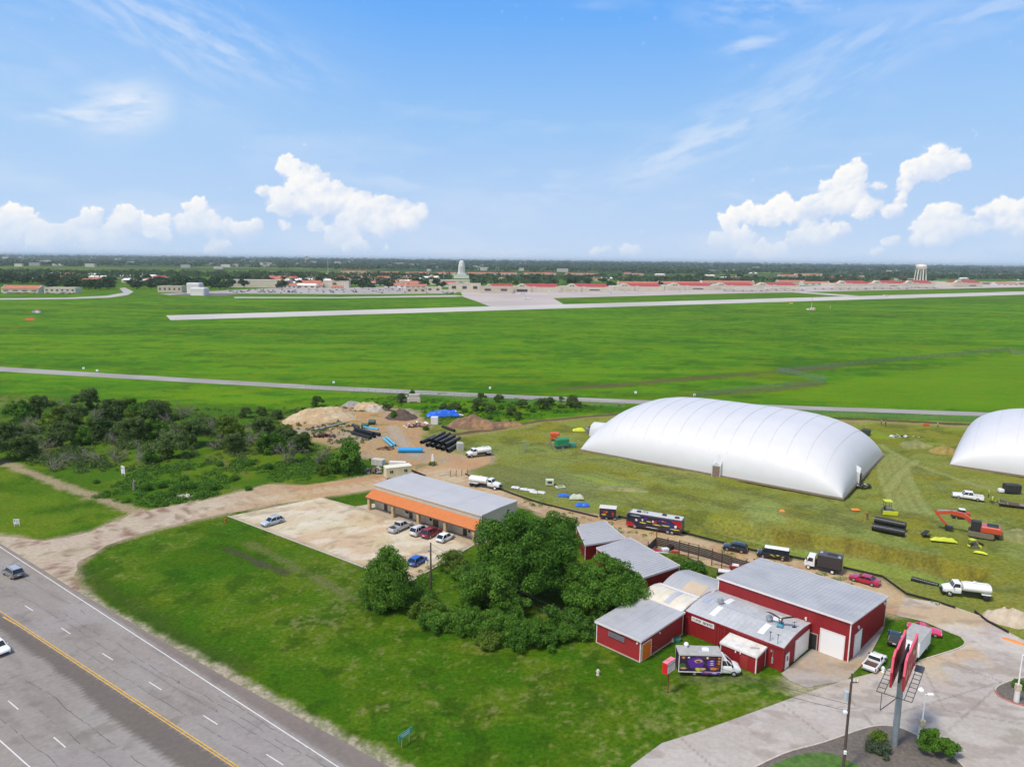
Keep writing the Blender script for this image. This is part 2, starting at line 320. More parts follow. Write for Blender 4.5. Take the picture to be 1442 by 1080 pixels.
    d=sdf(GP([(940,772),(1060,806),(1016,812),(930,800)]),X,Y); c=mixc(c,(.10,.13,.03),sst(-1,1.5,d))
    # far country
    far=sst(900,1500,Y); n6=fbm(X*.25,Y,300,71); n7=fbm(X*.2,Y,900,73)
    fr=np.zeros(c.shape)+np.array((.030,.055,.022)); fr=mixc(fr,(.13,.16,.06),sst(.56,.62,n6)*.8); fr=mixc(fr,(.22,.20,.15),sst(.60,.66,n7)*.5)
    far2=sst(2600,3200,Y); gf=sst(.35,.55,fbm(X,Y,200,77)); base=mixc(np.zeros(c.shape)+np.array((.055,.10,.02)),(.085,.14,.025),gf)
    c=c*(1-far[...,None])+base*far[...,None]; c=c*(1-far2[...,None])+fr*far2[...,None]
    af=sst(-3,5,Y-(214-(X-150)*0.204))[...,None]; vg_=sst(0,.05,c[...,1]-np.maximum(c[...,0],c[...,2]))[...,None]*af; c=c*(1-vg_)+c*np.array((1.15,1.22,.35))*vg_
    gr=sst(.00,.05,c[...,1]-np.maximum(c[...,0],c[...,2]))[...,None]*np.array((.86,.95,.34))+(1-sst(.00,.05,c[...,1]-np.maximum(c[...,0],c[...,2]))[...,None])
    return np.clip(c*gr,0.003,.9)
HW0=(-79.33,106.71); HWD=(math.cos(R(-34.82)),math.sin(R(-34.82))); HWN=(-HWD[1],HWD[0])
DIRT=GP([(-20,752),(60,762),(130,748),(190,722),(245,712),(290,704),(345,690),(380,682),(430,684),(480,677),(530,668),(580,664),(640,648),(668,640),(692,640),(690,652),(655,664),(700,688),(760,710),(850,726),(955,751),(1013,766),(1062,779),(1133,791),(1190,804),(1243,816),(1272,840),(1262,867),(1243,862),(1180,850),(1080,815),(1010,800),(930,772),(860,755),(790,735),(735,712),(640,684),(590,672),(525,689),(450,701),(320,722),(215,746),(150,768),(114,790),(106,808),(112,832),(90,826),(-20,765)])
def gheight(X,Y):
    bd=sdf(BASIN,X,Y); z=-2.6*sst(-.6,2.4,bd)
    s=sst(1,5,sdf(SITE,X,Y)); z+=s*((fbm(X,Y,7,81)-.5)*.6+(fbm(X,Y,22,83)-.5)*1.6)
    b=sst(0,5,sdf(BRUSH,X,Y)); z+=b*(fbm(X,Y,5,85)-.5)*.5
    keep=sst(0.,2.5,-sdf(DIRT,X,Y))
    return z*keep-.04
ys=[20.0]
while ys[-1]<75000:
    yv=ys[-1]; ys.append(yv+max(.35,yv*(.0045 if yv<260 else .009 if yv<1300 else .03)))
ys=np.array(ys); an=np.linspace(R(-52),R(52),640)
A_,Y_=np.meshgrid(an,ys); X_=Y_*np.tan(A_)
C_=gcol(X_,Y_); Z_=gheight(X_,Y_)
ny,nx=X_.shape; idx=np.arange(ny*nx).reshape(ny,nx)
F_=np.stack([idx[:-1,:-1],idx[:-1,1:],idx[1:,1:],idx[1:,:-1]],-1).reshape(-1,4)
GM=attr_mat('ground_cover',bump=.5,bscale=2.2,var=.33,fine=1.6)
g=np_mesh('ground',np.stack([X_,Y_,Z_],-1).reshape(-1,3),F_,GM,smooth=True,colattr={'col':C_.reshape(-1,3)}); tag(g,kind='structure')
# ---------------------------------------------------------------- flat sheets
def sheet(name,poly,z,m,jit=0.0,step=1.0,colfn=None,res=None,top=None,kind='structure'):
    """poly in world metres; colfn -> gridded with a colour attribute, clipped to the polygon"""
    P=[]
    n=len(poly)
    for i in range(n):
        a=np.array(poly[i]);b=np.array(poly[(i+1)%n]); L=np.linalg.norm(b-a); k=max(1,int(L/step)) if jit else 1
        for j in range(k):
            p=a+(b-a)*j/k
            if jit: p=p+np.array([float(fbm(np.array(p[0]),np.array(p[1]),step*2.5,91))-.5,float(fbm(np.array(p[0]),np.array(p[1]),step*2.5,97))-.5])*2*jit
            P.append(tuple(p))
    import bmesh
    bm=bmesh.new(); vs_=[bm.verts.new((p[0],p[1],z)) for p in P]; f=bm.faces.new(vs_); f.normal_update()
    if f.normal.z<0: f.normal_flip()
    if colfn:
        bmesh.ops.triangulate(bm,faces=[f])
        xs=[p[0] for p in P]; yy=[p[1] for p in P]
        for ax,lo,hi in ((0,min(xs),max(xs)),(1,min(yy),max(yy))):
            q=lo+res
            while q<hi:
                no=(1,0,0) if ax==0 else (0,1,0); co=(q,0,0) if ax==0 else (0,q,0)
                bmesh.ops.bisect_plane(bm,geom=bm.verts[:]+bm.edges[:]+bm.faces[:],plane_co=co,plane_no=no); q+=res
    me=bpy.data.meshes.new(name); bm.to_mesh(me); bm.free()
    if colfn:
        n=len(me.vertices); co=np.zeros(n*3,np.float32); me.vertices.foreach_get('co',co); co=co.reshape(-1,3).astype(float)
        cc=np.ones((n,4),np.float32); cc[:,:3]=colfn(co[:,0],co[:,1]); a=me.color_attributes.new('col','FLOAT_COLOR','POINT'); a.data.foreach_set('color',cc.ravel())
    me.materials.append(m); o=bpy.data.objects.new(name,me); COL.objects.link(o); tag(o,kind=kind); return o
EARTH=attr_mat('packed_earth',bump=.25,bscale=4,var=.16,fine=1.2); PAVE=attr_mat('paving',bump=.1,bscale=8,var=.10,fine=1.5,rough=.85)
def dirtcol(X,Y):
    c=np.zeros(X.shape+(3,))+np.array((.39,.270,.145)); n=fbm(X,Y,9,101,6,.65); n2=fbm(X,Y,2.2,103,5,.65)
    c=mixc(c,(.44,.335,.205),sst(.44,.60,n)*.8); c=mixc(c,(.38,.23,.11),sst(.5,.68,fbm(X,Y,12,107))*.75); c=mixc(c,(.19,.14,.09),sst(.58,.76,n2)*.55)
    # stony white at the mouth by the highway
    d=sst(-50,-72,X); c=mixc(c,(.40,.345,.27),d*.75); c=mixc(c,(.17,.10,.06),d*sst(.55,.68,fbm(X*.5-Y*.5,X+Y,1.8,109))*.75)
    # two wheel lines along the road behind the buildings
    l=line_d(GP([(112,795),(190,752),(300,712),(420,695),(520,680),(600,664),(700,690)]),X,Y); c=mixc(c,(.50,.43,.34),sst(.8,.3,abs(l-1.0))*.35)
    l=line_d(GP([(680,690),(780,722),(900,758),(1060,800),(1180,832),(1262,855)]),X,Y); c=mixc(c,(.48,.36,.24),sst(.7,.3,abs(l-1.0))*.5); c=mixc(c,(.22,.15,.09),sst(2.2,.6,l)*sst(-30,-2,X-20)*.35)
    return c
def gridsheet(name,poly,z,m,colfn,res,jit=0,step=1.0):
    """regular fine grid clipped to a polygon by distance (quads whose centres are inside)"""
    return sheet(name,poly,z,m,jit,step,colfn,res)
gridsheet('dirt_road',DIRT,0.0,EARTH,dirtcol,1.6,jit=.9,step=1.6)
def lotcol(X,Y):
    c=np.zeros(X.shape+(3,))+np.array((.49,.415,.275)); n=fbm(X,Y,8,121,6,.65); n2=fbm(X*.6+Y,Y-X,2.2,123,5,.65)
    c=mixc(c,(.53,.465,.345),sst(.46,.60,n)*.7); c=mixc(c,(.47,.34,.20),sst(.5,.68,fbm(X,Y,10,127))*.6); c=mixc(c,(.24,.19,.14),sst(.54,.66,n2)*.5); c=mixc(c,(.60,.54,.43),sst(.54,.64,fbm(X*.4+Y*.3,Y-X*.5,3,133,5,.65))*.6)
    e=line_d(GP([(321,727),(573,822),(665,768)]),X,Y); c=mixc(c,(.20,.16,.12),sst(2.0,.2,e+1.6*(fbm(X,Y,2,129)-.3))*.65)
    e=line_d(GP([(455,700),(515,718),(665,766)]),X,Y); c=mixc(c,(.24,.19,.14),sst(1.6,.2,e+1.6*(fbm(X,Y,2,131)-.3))*.6); return c
LOT=GP([(321,727),(420,707),(452,700),(500,713),(526,709),(692,762),(665,768),(573,822)])
gridsheet('parking_lot',LOT,0.02,PAVE,lotcol,.8)
def drivecol(X,Y):
    c=np.zeros(X.shape+(3,))+np.array((.385,.345,.305)); n=fbm(X,Y,6,141,6,.65); n2=fbm(X*.5+Y*.4,Y,1.6,143)
    c=mixc(c,(.43,.39,.35),sst(.46,.58,n)*.8); c=mixc(c,(.44,.33,.20),sst(.44,.62,fbm(X,Y,9,147))*sst(84,97,Y)*.9); c=mixc(c,(.22,.175,.135),sst(.54,.66,n2)*.40)
    c=mixc(c,(.52,.47,.41),sst(.5,.62,fbm(X,Y,5,149))*sst(90,100,Y)*.6)
    jl=[((1316,924),(1410,960)),((1296,932),(1330,1000)),((1100,990),(1170,1045)),((960,1040),(1010,1085)),((1410,960),(1260,1005)),((1260,1005),(1100,985)),((1180,965),(1230,1022)),((1330,1000),(1442,1020)),((1410,962),(1300,1060))]
    for a,b in jl: c=mixc(c,(.20,.17,.14),sst(.16,.05,line_d(GP([a,b]),X,Y))*.55)
    return c
DRIVE=GP([(862,1110),(890,1077),(932,1046),(984,1030),(1065,1001),(1122,980),(1188,958),(1242,944),(1294,931),(1316,924),(1352,913),(1359,905),(1352,896),(1328,886),(1300,874),(1266,868),(1262,866),(1272,842),(1330,851),(1380,868),(1410,886),(1442,903),(1540,945),(1540,1130)])
gridsheet('concrete_driveway',DRIVE,0.03,PAVE,drivecol,.3)
SLAB=GP([(1100,948),(1150,908),(1190,925),(1240,880),(1246,882),(1224,925),(1192,958),(1135,968),(1112,958)])
gridsheet('concrete_slab',SLAB,0.02,PAVE,lambda X,Y: drivecol(X,Y)*.85,.5)
# highway
def hwp(s,u): return (HW0[0]+HWD[0]*s+HWN[0]*u,HW0[1]+HWD[1]*s+HWN[1]*u)
def hwcol(X,Y):
    s=(X-HW0[0])*HWD[0]+(Y-HW0[1])*HWD[1]; u=(X-HW0[0])*HWN[0]+(Y-HW0[1])*HWN[1]
    n=fbm(s*.15,u,1.2,151); n2=fbm(X,Y,7,153); c=np.zeros(X.shape+(3,))+np.array((.270,.241,.212)); c=mixc(c,(.21,.186,.165),sst(.5,.68,n)*.7); c=mixc(c,(.30,.28,.265),sst(.5,.68,n2)*.5)
    wl=7.2-(s-65)*.045
    c=mixc(c,(.175,.145,.125),sst(-.2,.35,u-wl)*.85); c=mixc(c,(.24,.20,.165),sst(9.2,10.4,u)*.5)
    pe=-2.3-sst(20,46,s)*1.2+.9*(fbm(s,u*.2,5,157)-.5); c=mixc(c,(.135,.115,.10),sst(-.25,.1,u-pe)*sst(0,-.2,u)*.95)
    for uu in (1.1,2.2,4.4,6.0,-5.0,-7.6,-10.6,-12.): c=mixc(c,(.20,.185,.17),sst(.5,.1,abs(u-uu))*.25)
    sp=fbm(X,Y,1.6,159); c=mixc(c,(.15,.135,.12),sst(.66,.76,sp)*.4); return c
HWP=[hwp(-170,13.6),hwp(-45,12.4),hwp(0,10.6),hwp(45,9.7),hwp(160,10.2),hwp(160,-15.5),hwp(-170,-15.5)]
gridsheet('highway',HWP,0.012,PAVE,hwcol,.55)
WP=mat('road_paint_white',(.62,.61,.58),.7,var=.12,vscale=.6); YP=mat('road_paint_yellow',(.62,.36,.03),.7,var=.18,vscale=.7)
def strip(mb,p,q,wd,z): 
    d=np.array(q)-np.array(p); L=np.linalg.norm(d); d=d/L; n=np.array([-d[1],d[0]])*wd/2; p=np.array(p);q=np.array(q)
    mb.add([(*(p-n),z),(*(q-n),z),(*(q+n),z),(*(p+n),z)],[(0,1,2,3)])
mb=MB()
a,b=G(0,770),G(440,1056); a=np.array(a);b=np.array(b); dd=(b-a)/np.linalg.norm(b-a); strip(mb,a-dd*70,b+dd*60,.14,.020)
a,b=np.array(G(0,1041)),np.array(G(41,1080)); dd=np.array(HWD); strip(mb,a-dd*80,b+dd*60,.14,.020)
for k in range(-8,14): 
    s0=.6+12.15*k; strip(mb,hwp(s0,3.25),hwp(s0+3,3.22),.13,.020)
for k in range(-8,12): s0=26.9+12.15*k; strip(mb,hwp(s0,-9.2),hwp(s0+3,-9.25),.13,.020)
tag(mb.build('lane_marking',WP),kind='structure')
mb=MB(); strip(mb,hwp(-150,.14),hwp(150,.2),.13,.020); strip(mb,hwp(6,-.16),hwp(150,-.12),.13,.020); strip(mb,hwp(2,-.35),hwp(6,-.2),.2,.020)
tag(mb.build('lane_marking',YP),kind='structure')
CR=mat('crack_tar',(.06,.052,.048),.6); mb=MB(); rr=random.Random(3)
for (s0,s1,u0,am) in [(8,90,5.6,.5),(30,62,4.6,.4),(-6,24,4.3,.5),(20,70,2.0,.35),(22,60,-5.6,.5),(30,75,-7.9,.4),(25,60,-11.2,.4),(46,66,6.6,.5),(-30,10,7.5,.4)]:
    p=hwp(s0,u0); s=s0
    while s<s1:
        s2=s+rr.uniform(.5,1.4); q=hwp(s2,u0+float(fbm(np.array(s2),np.array(u0),6,int(s0+200)))*am*2-am+rr.uniform(-.06,.06))
        if rr.random()<.82: strip(mb,p,q,rr.uniform(.03,.08),.016)
        p=q; s=s2
for k in range(26):
    s0=rr.uniform(-10,80); u0=rr.choice([rr.uniform(.6,7),rr.uniform(-14,-.5)]); p=hwp(s0,u0)
    for j in range(rr.randint(2,5)):
        s0+=rr.uniform(-.5,.9); u0+=rr.uniform(-.5,.5); q=hwp(s0,u0); strip(mb,p,q,.04,.016); p=q
tag(mb.build('road_crack',CR),kind='structure')
# planting beds, lawn patch, kerbs
MULCH=mat('bark_mulch',(.13,.11,.09),.95,var=.3,vscale=.4,bump=.6,bscale=6); KERB=mat('kerb_concrete',(.50,.44,.36),.8,var=.12,vscale=1)
REDK=mat('red_kerb_paint',(.42,.16,.13),.8,var=.15,vscale=.6); LAWN=mat('lawn_grass',(.055,.13,.012),.9,var=.35,vscale=.8,bump=.5,bscale=5,col2=(.09,.15,.03),c2scale=2)
def kerb(name,pts,w_,h,m,z=.03):
    mb=MB()
    for a,b in zip(pts[:-1],pts[1:]):
        a=np.array(a);b=np.array(b); L=np.linalg.norm(b-a)
        if L<.05: continue
        mb.at((a[0],a[1],z),math.atan2(b[1]-a[1],b[0]-a[0])).box(-.02,-w_/2,0,L+.02,w_/2,h)
    return tag(mb.build(name,m),kind='structure')
def smooth(pts,n=4):
    P=[np.array(p,float) for p in pts]; out=[]
    for i in range(len(P)-1):
        p0=P[max(i-1,0)];p1=P[i];p2=P[i+1];p3=P[min(i+2,len(P)-1)]
        for k in range(n):
            t=k/n; out.append(tuple(.5*((2*p1)+(-p0+p2)*t+(2*p0-5*p1+4*p2-p3)*t*t+(-p0+3*p1-3*p2+p3)*t**3)))
    return out+[tuple(P[-1])]
bed=smooth(GP([(1010,1108),(1100,1063),(1159,1046),(1214,1027),(1242,1022),(1266,1025),(1292,1036),(1335,1060),(1365,1090),(1375,1120)]))
bd_=bed+GP([(1010,1130)]); sheet('planting_bed',bd_,.10,MULCH); kerb('kerb',bed,.18,.13,KERB)
sheet('lawn_patch',smooth(GP([(1000,1125),(1105,1070),(1160,1060),(1195,1072),(1230,1090)]))+GP([(1230,1130)]),.104,LAWN)
bed2=smooth(GP([(1470,948),(1442,954),(1415,962),(1402,970),(1406,980),(1422,988),(1442,994),(1480,1000)]))
sheet('planting_bed',bed2+GP([(1520,1000),(1520,940)]),.10,MULCH); kerb('kerb',bed2[:14],.18,.13,KERB); kerb('kerb',bed2[13:],.18,.13,REDK)
isl=smooth(GP([(1294,931),(1316,924),(1350,913),(1359,905),(1353,897),(1328,887),(1300,875),(1268,868)])); kerb('kerb',isl,.16,.13,KERB)
kerb('kerb',GP([(1272,842),(1330,851),(1380,868),(1410,886),(1442,903)]),.16,.12,KERB)
kerb('kerb',GP([(321,727),(573,822),(665,769)]),.2,.12,KERB,z=.02)
# perimeter road, runway, apron, taxiways
def greycol(c0,c1,sc):
    def f(X,Y):
        c=np.zeros(X.shape+(3,))+np.array(c0); c=mixc(c,c1,sst(.4,.65,fbm(X,Y,sc,171))); return mixc(c,np.array(c0)*.7,sst(.6,.75,fbm(X*.3,Y,sc*.3,173))*.5)
    return f
PR=GP([(-120,509),(0,516.5),(120,524),(250,531.5),(450,543),(720,556),(980,566.5),(1442,582.5),(1600,587),(1600,593),(1442,588),(980,572),(720,561.2),(450,548.6),(250,537.5),(120,530),(0,523),(-120,515)])
sheet('perimeter_road',PR,.02,PAVE,colfn=greycol((.29,.27,.25),(.34,.32,.30),12),res=6)
RW=GP([(240,451),(1442,415),(1700,407.5),(1700,403.5),(1442,410.5),(234,444.3)])
sheet('runway',RW,.03,PAVE,colfn=greycol((.50,.47,.43),(.44,.41,.38),60),res=30)
AP=GP([(648,409.5),(720,409),(1080,404),(1442,396.5),(1700,391),(1700,398),(1442,404.5),(1110,411.8),(1000,414),(779,420),(795,429.3),(692,432.5),(670,424),(652,418)])
sheet('apron',AP,.02,PAVE,colfn=greycol((.45,.39,.355),(.40,.35,.32),50),res=30)
sheet('taxiway',GP([(1112,411.5),(1130,411),(1210,416.5),(1190,417.5)]),.025,PAVE,colfn=greycol((.45,.41,.37),(.42,.38,.34),30),res=40)
sheet('taxiway',GP([(330,418.2),(480,418.5),(640,415.6),(660,417),(640,418),(480,420),(330,420)]),.025,PAVE,colfn=greycol((.42,.40,.36),(.38,.36,.33),30),res=40)
sheet('taxiway',GP([(-80,421),(90,419.5),(150,416.5),(174,412.2),(168,406),(176,405),(188,411),(180,415.5),(155,419.3),(90,421.3),(-80,423)]),.025,PAVE,colfn=greycol((.42,.40,.38),(.38,.36,.34),30),res=40)
sheet('parking_pavement',GP([(225,414),(380,406),(560,404),(648,409),(640,413.5),(480,414.5),(330,413.5),(300,415.5),(240,415.8)]),.02,PAVE,colfn=greycol((.38,.34,.32),(.33,.30,.28),30),res=30)
# ================================================================ SKY
def PX2AE(x,y):
    u=x-721.; v=540.-y
    u,v=u*_c-v*_s,u*_s+v*_c
    dx=u; dy=F_PX*math.cos(PITCH)+v*math.sin(PITCH); dz=v*math.cos(PITCH)-F_PX*math.sin(PITCH)
    return math.degrees(math.atan2(dx,dy)),math.degrees(math.atan2(dz,math.hypot(dx,dy)))
def build_sky():
    az=np.concatenate([np.arange(-110,-42,1.0),np.arange(-42,42.01,.075),np.arange(43,111,1.0)])
    el=np.concatenate([np.array([-.6,-.3,-.1]),np.arange(0,22,.075),np.arange(22,55,.6)])
    A,E=np.meshgrid(az,el)
    # clear sky: pale at the horizon, bluer upward and a little paler toward the left
    t=np.clip(E/24,0,1.6)
    stops=[(0,(.580,.715,.920)),(.12,(.510,.675,.925)),(.40,(.335,.575,.922)),(.72,(.155,.430,.940)),(1.0,(.10,.34,.90)),(1.6,(.06,.24,.75))]
    c=np.stack([np.interp(t,[s[0] for s in stops],[s[1][k] for s in stops]) for k in range(3)],-1)
    c=mixc(c,(.50,.70,.95),np.clip((-A-8)/60,0,.3)*np.clip(1.4-t,0,1)); c=mixc(c,(.50,.70,.95),np.clip((A-12)/80,0,.2))
    # thin cirrus
    def rot(a0,e0,ang): 
        ca,sa=math.cos(R(ang)),math.sin(R(ang)); x=A-a0; y=E-e0; return x*ca+y*sa,-x*sa+y*ca
    cir=np.zeros(A.shape)
    for (px,py,lx,ly,ang,am,sd) in [(175,152,2.6,1.5,14,.85,1),(125,163,3.6,.7,3,.6,16),(255,40,8,2.2,-14,.38,2),(215,55,4,.5,-35,.35,3),(985,200,7.5,1.7,26,.42,4),(930,235,4,1.3,15,.32,5),(745,268,6,1.4,4,.25,6),(1058,60,2.3,.6,8,.42,7),(1180,90,9,2.6,32,.26,8),(1190,226,5,.35,7,.32,9),(1080,8,5,1.2,0,.35,10),(1400,12,5,1.2,15,.28,11),(560,258,5,.7,-5,.22,12),(1090,268,6,.7,0,.2,13),(90,110,16,2.0,-10,.12,14),(230,130,6,.7,-12,.18,15)]:
        a0,e0=PX2AE(px,py); x,y=rot(a0,e0,ang)
        wv=fbm(x*.55,y*2.2+.25*x,1.5,200+sd,5,.6); base=np.exp(-((x/lx)**2+(y/ly)**2)**1.1)
        cir=np.maximum(cir,base*sst(.28 if sd>1 else .08,.75,wv)*am)
    haze=fbm(A*.25,E,3.2,240,5,.6); cir=np.maximum(cir,sst(.5,.8,haze)*.16)
    c=mixc(c,(.90,.93,.98),np.clip(cir,0,1))
    # cumulus: groups of round puffs (photo position, radius)
    puffs=[(404,236,15),(418,250,20),(437,247,15),(450,262,20),(425,275,30),(400,285,24),(455,285,28),(480,280,20),(474,268,9),(500,292,24),(525,296,24),(545,290,16),(565,305,20),(585,303,16),(598,302,9),(500,310,22),(540,318,22),(575,318,14),(372,268,9),(402,318,10),(445,318,12),(465,325,10),(488,330,18),(505,345,13),(490,350,10),(470,338,12),(545,347,6),
      (278,290,12),(264,292,6),(262,318,18),(285,312,20),(300,322,16),(320,322,14),(335,320,10),(355,322,14),(345,328,14),(308,348,14),(295,352,10),
      (130,304,12),(122,314,14),(108,326,14),(90,330,14),(180,306,16),(170,318,18),(200,315,16),(228,312,12),(215,322,14),(155,330,14),(155,338,10),
      (18,306,16),(35,303,12),(10,322,20),(40,318,20),(60,325,16),(75,328,12),(-10,315,18),(5,335,24),(60,338,18),(130,336,14),(230,332,12),
      (1204,240,14),(1198,255,18),(1182,265,18),(1170,275,16),(1212,262,12),(1160,290,20),(1185,285,22),(1205,280,18),(1140,296,18),(1120,300,16),(1105,290,16),(1095,298,16),(1075,305,15),(1055,302,16),(1035,308,16),(1025,313,10),(1090,310,14),(1225,290,14),(1238,263,8),(1215,300,12),
      (1028,332,16),(1050,334,14),(1010,338,13),(1000,342,8),(1040,343,12),(1140,328,18),(1165,328,16),(1185,325,12),(1125,334,14),(1155,338,14),(1060,352,14),(1080,355,16),(1100,352,12),(1045,358,10),
      (1315,225,16),(1335,226,18),(1350,232,14),(1300,232,14),(1290,242,16),(1320,240,18),(1280,250,14),(1275,265,10),(1270,280,9),(1262,297,12),(1250,300,10),
      (1322,302,17),(1335,300,16),(1350,315,16),(1305,315,16),(1300,326,14),(1330,322,20),(1355,325,12),(1320,338,14),(1290,338,10),
      (1412,292,14),(1400,300,14),(1425,298,14),(1440,302,14),(1385,303,11),(1450,292,16),(1410,318,14),(1440,322,16),(1380,322,10),(1260,340,9),(1248,342,7),(1235,355,8),
      (840,353,10),(855,350,8),(882,350,11),(895,352,9)]
    rc=random.Random(12); more=[]
    for (px,py,r) in puffs:
        if r>=11:
            for k in range(6):
                a=rc.uniform(-.5,math.pi+.5); q=rc.uniform(.7,1.1); more.append((px+r*q*math.cos(a),py-r*q*math.sin(a)*.9,r*rc.uniform(.22,.45)))
    puffs=[(px,py,r*.92) for px,py,r in puffs]+more
    den=np.zeros(A.shape); top=np.zeros(A.shape)
    warp=fbm(A,E,.9,261,5,.6)-.5; warp2=fbm(A+50,E,.9,263,5,.6)-.5
    wf=fbm(A,E,.22,265,4,.6)-.5; wg=fbm(A+9,E,.22,267,4,.6)-.5; A2=A+warp*.6+wf*.28; E2=E+warp2*.5+wg*.28
    sh=np.zeros(A.shape)
    nm=len(puffs)-len(more)
    for i,(px,py,r) in enumerate(puffs):
        a0,e0=PX2AE(px,py); rr_=r/1034*57.3*1.0
        m=(abs(A-a0)<rr_*3)&(abs(E-e0)<rr_*3)
        d=np.hypot(A2[m]-a0,(E2[m]-e0)*1.12)/rr_
        k=np.clip(1.25-d,0,1.25)
        den[m]=1-(1-den[m])*(1-np.clip(k*1.5,0,1)*.97)
        lit=np.clip(.50+.50*(E2[m]-e0)/rr_-.25*(A2[m]-a0)/rr_,0,1)
        wgt=np.clip(k*1.3,0,1)*(.75 if i<nm else .22)*np.where(sh[m]>0,1,1); sh[m]=np.where(sh[m]==0,lit,sh[m]*(1-wgt)+lit*wgt)
    ed=fbm(A,E,.42,271,4,.65); al=sst(.30,.78,den+(ed-.5)*1.3)
    al=np.maximum(al,sst(.05,.9,den)*.35); al*=.50+.50*sst(.8,3.6,E+2.0*(fbm(A,E,1.5,281)-.5)); al*=1-.35*sst(.35,.75,fbm(A,E,1.1,283,4,.6))*(1-sh)
    # flat thinner bases
    body=fbm(A,E,.7,291,5,.6)
    cc=np.stack([np.interp(np.clip(sh+.5*(body-.5)+.12,0,1),[0,.35,.7,1],[a_,b_,c_,d_]) for a_,b_,c_,d_ in ((.56,.72,.93,1.02),(.67,.79,.94,1.00),(.90,.93,.96,.97))],-1)
    c=c*(1-al[...,None])+cc*al[...,None]
    # low pale veil
    c=mixc(c,(.72,.80,.92),sst(3.4,.2,E)*.35*sst(.35,.65,fbm(A*.3,E,1.5,301)))
    Rr=90000.
    X=Rr*np.sin(np.radians(A))*np.cos(np.radians(E)); Y=Rr*np.cos(np.radians(A))*np.cos(np.radians(E)); Z=Rr*np.sin(np.radians(E))+CAM_H
    n_y,n_x=A.shape; idx=np.arange(n_y*n_x).reshape(n_y,n_x)
    Fq=np.stack([idx[:-1,:-1],idx[1:,:-1],idx[1:,1:],idx[:-1,1:]],-1).reshape(-1,4)
    m=bpy.data.materials.new('sky_light'); m.use_nodes=True; N=m.node_tree.nodes; Lk=m.node_tree.links; N.remove(N['Principled BSDF'])
    at=N.new('ShaderNodeAttribute'); at.attribute_name='col'; em=N.new('ShaderNodeEmission'); em.inputs[1].default_value=SKY_GAIN; Lk.new(at.outputs['Color'],em.inputs[0]); Lk.new(em.outputs[0],N['Material Output'].inputs[0])
    o=np_mesh('sky',np.stack([X,Y,Z],-1).reshape(-1,3),Fq,m,smooth=True,colattr={'col':np.clip(c,0,1.1).reshape(-1,3)}); tag(o,kind='structure')
SKY_GAIN=2.0**(-vs.exposure)
build_sky()
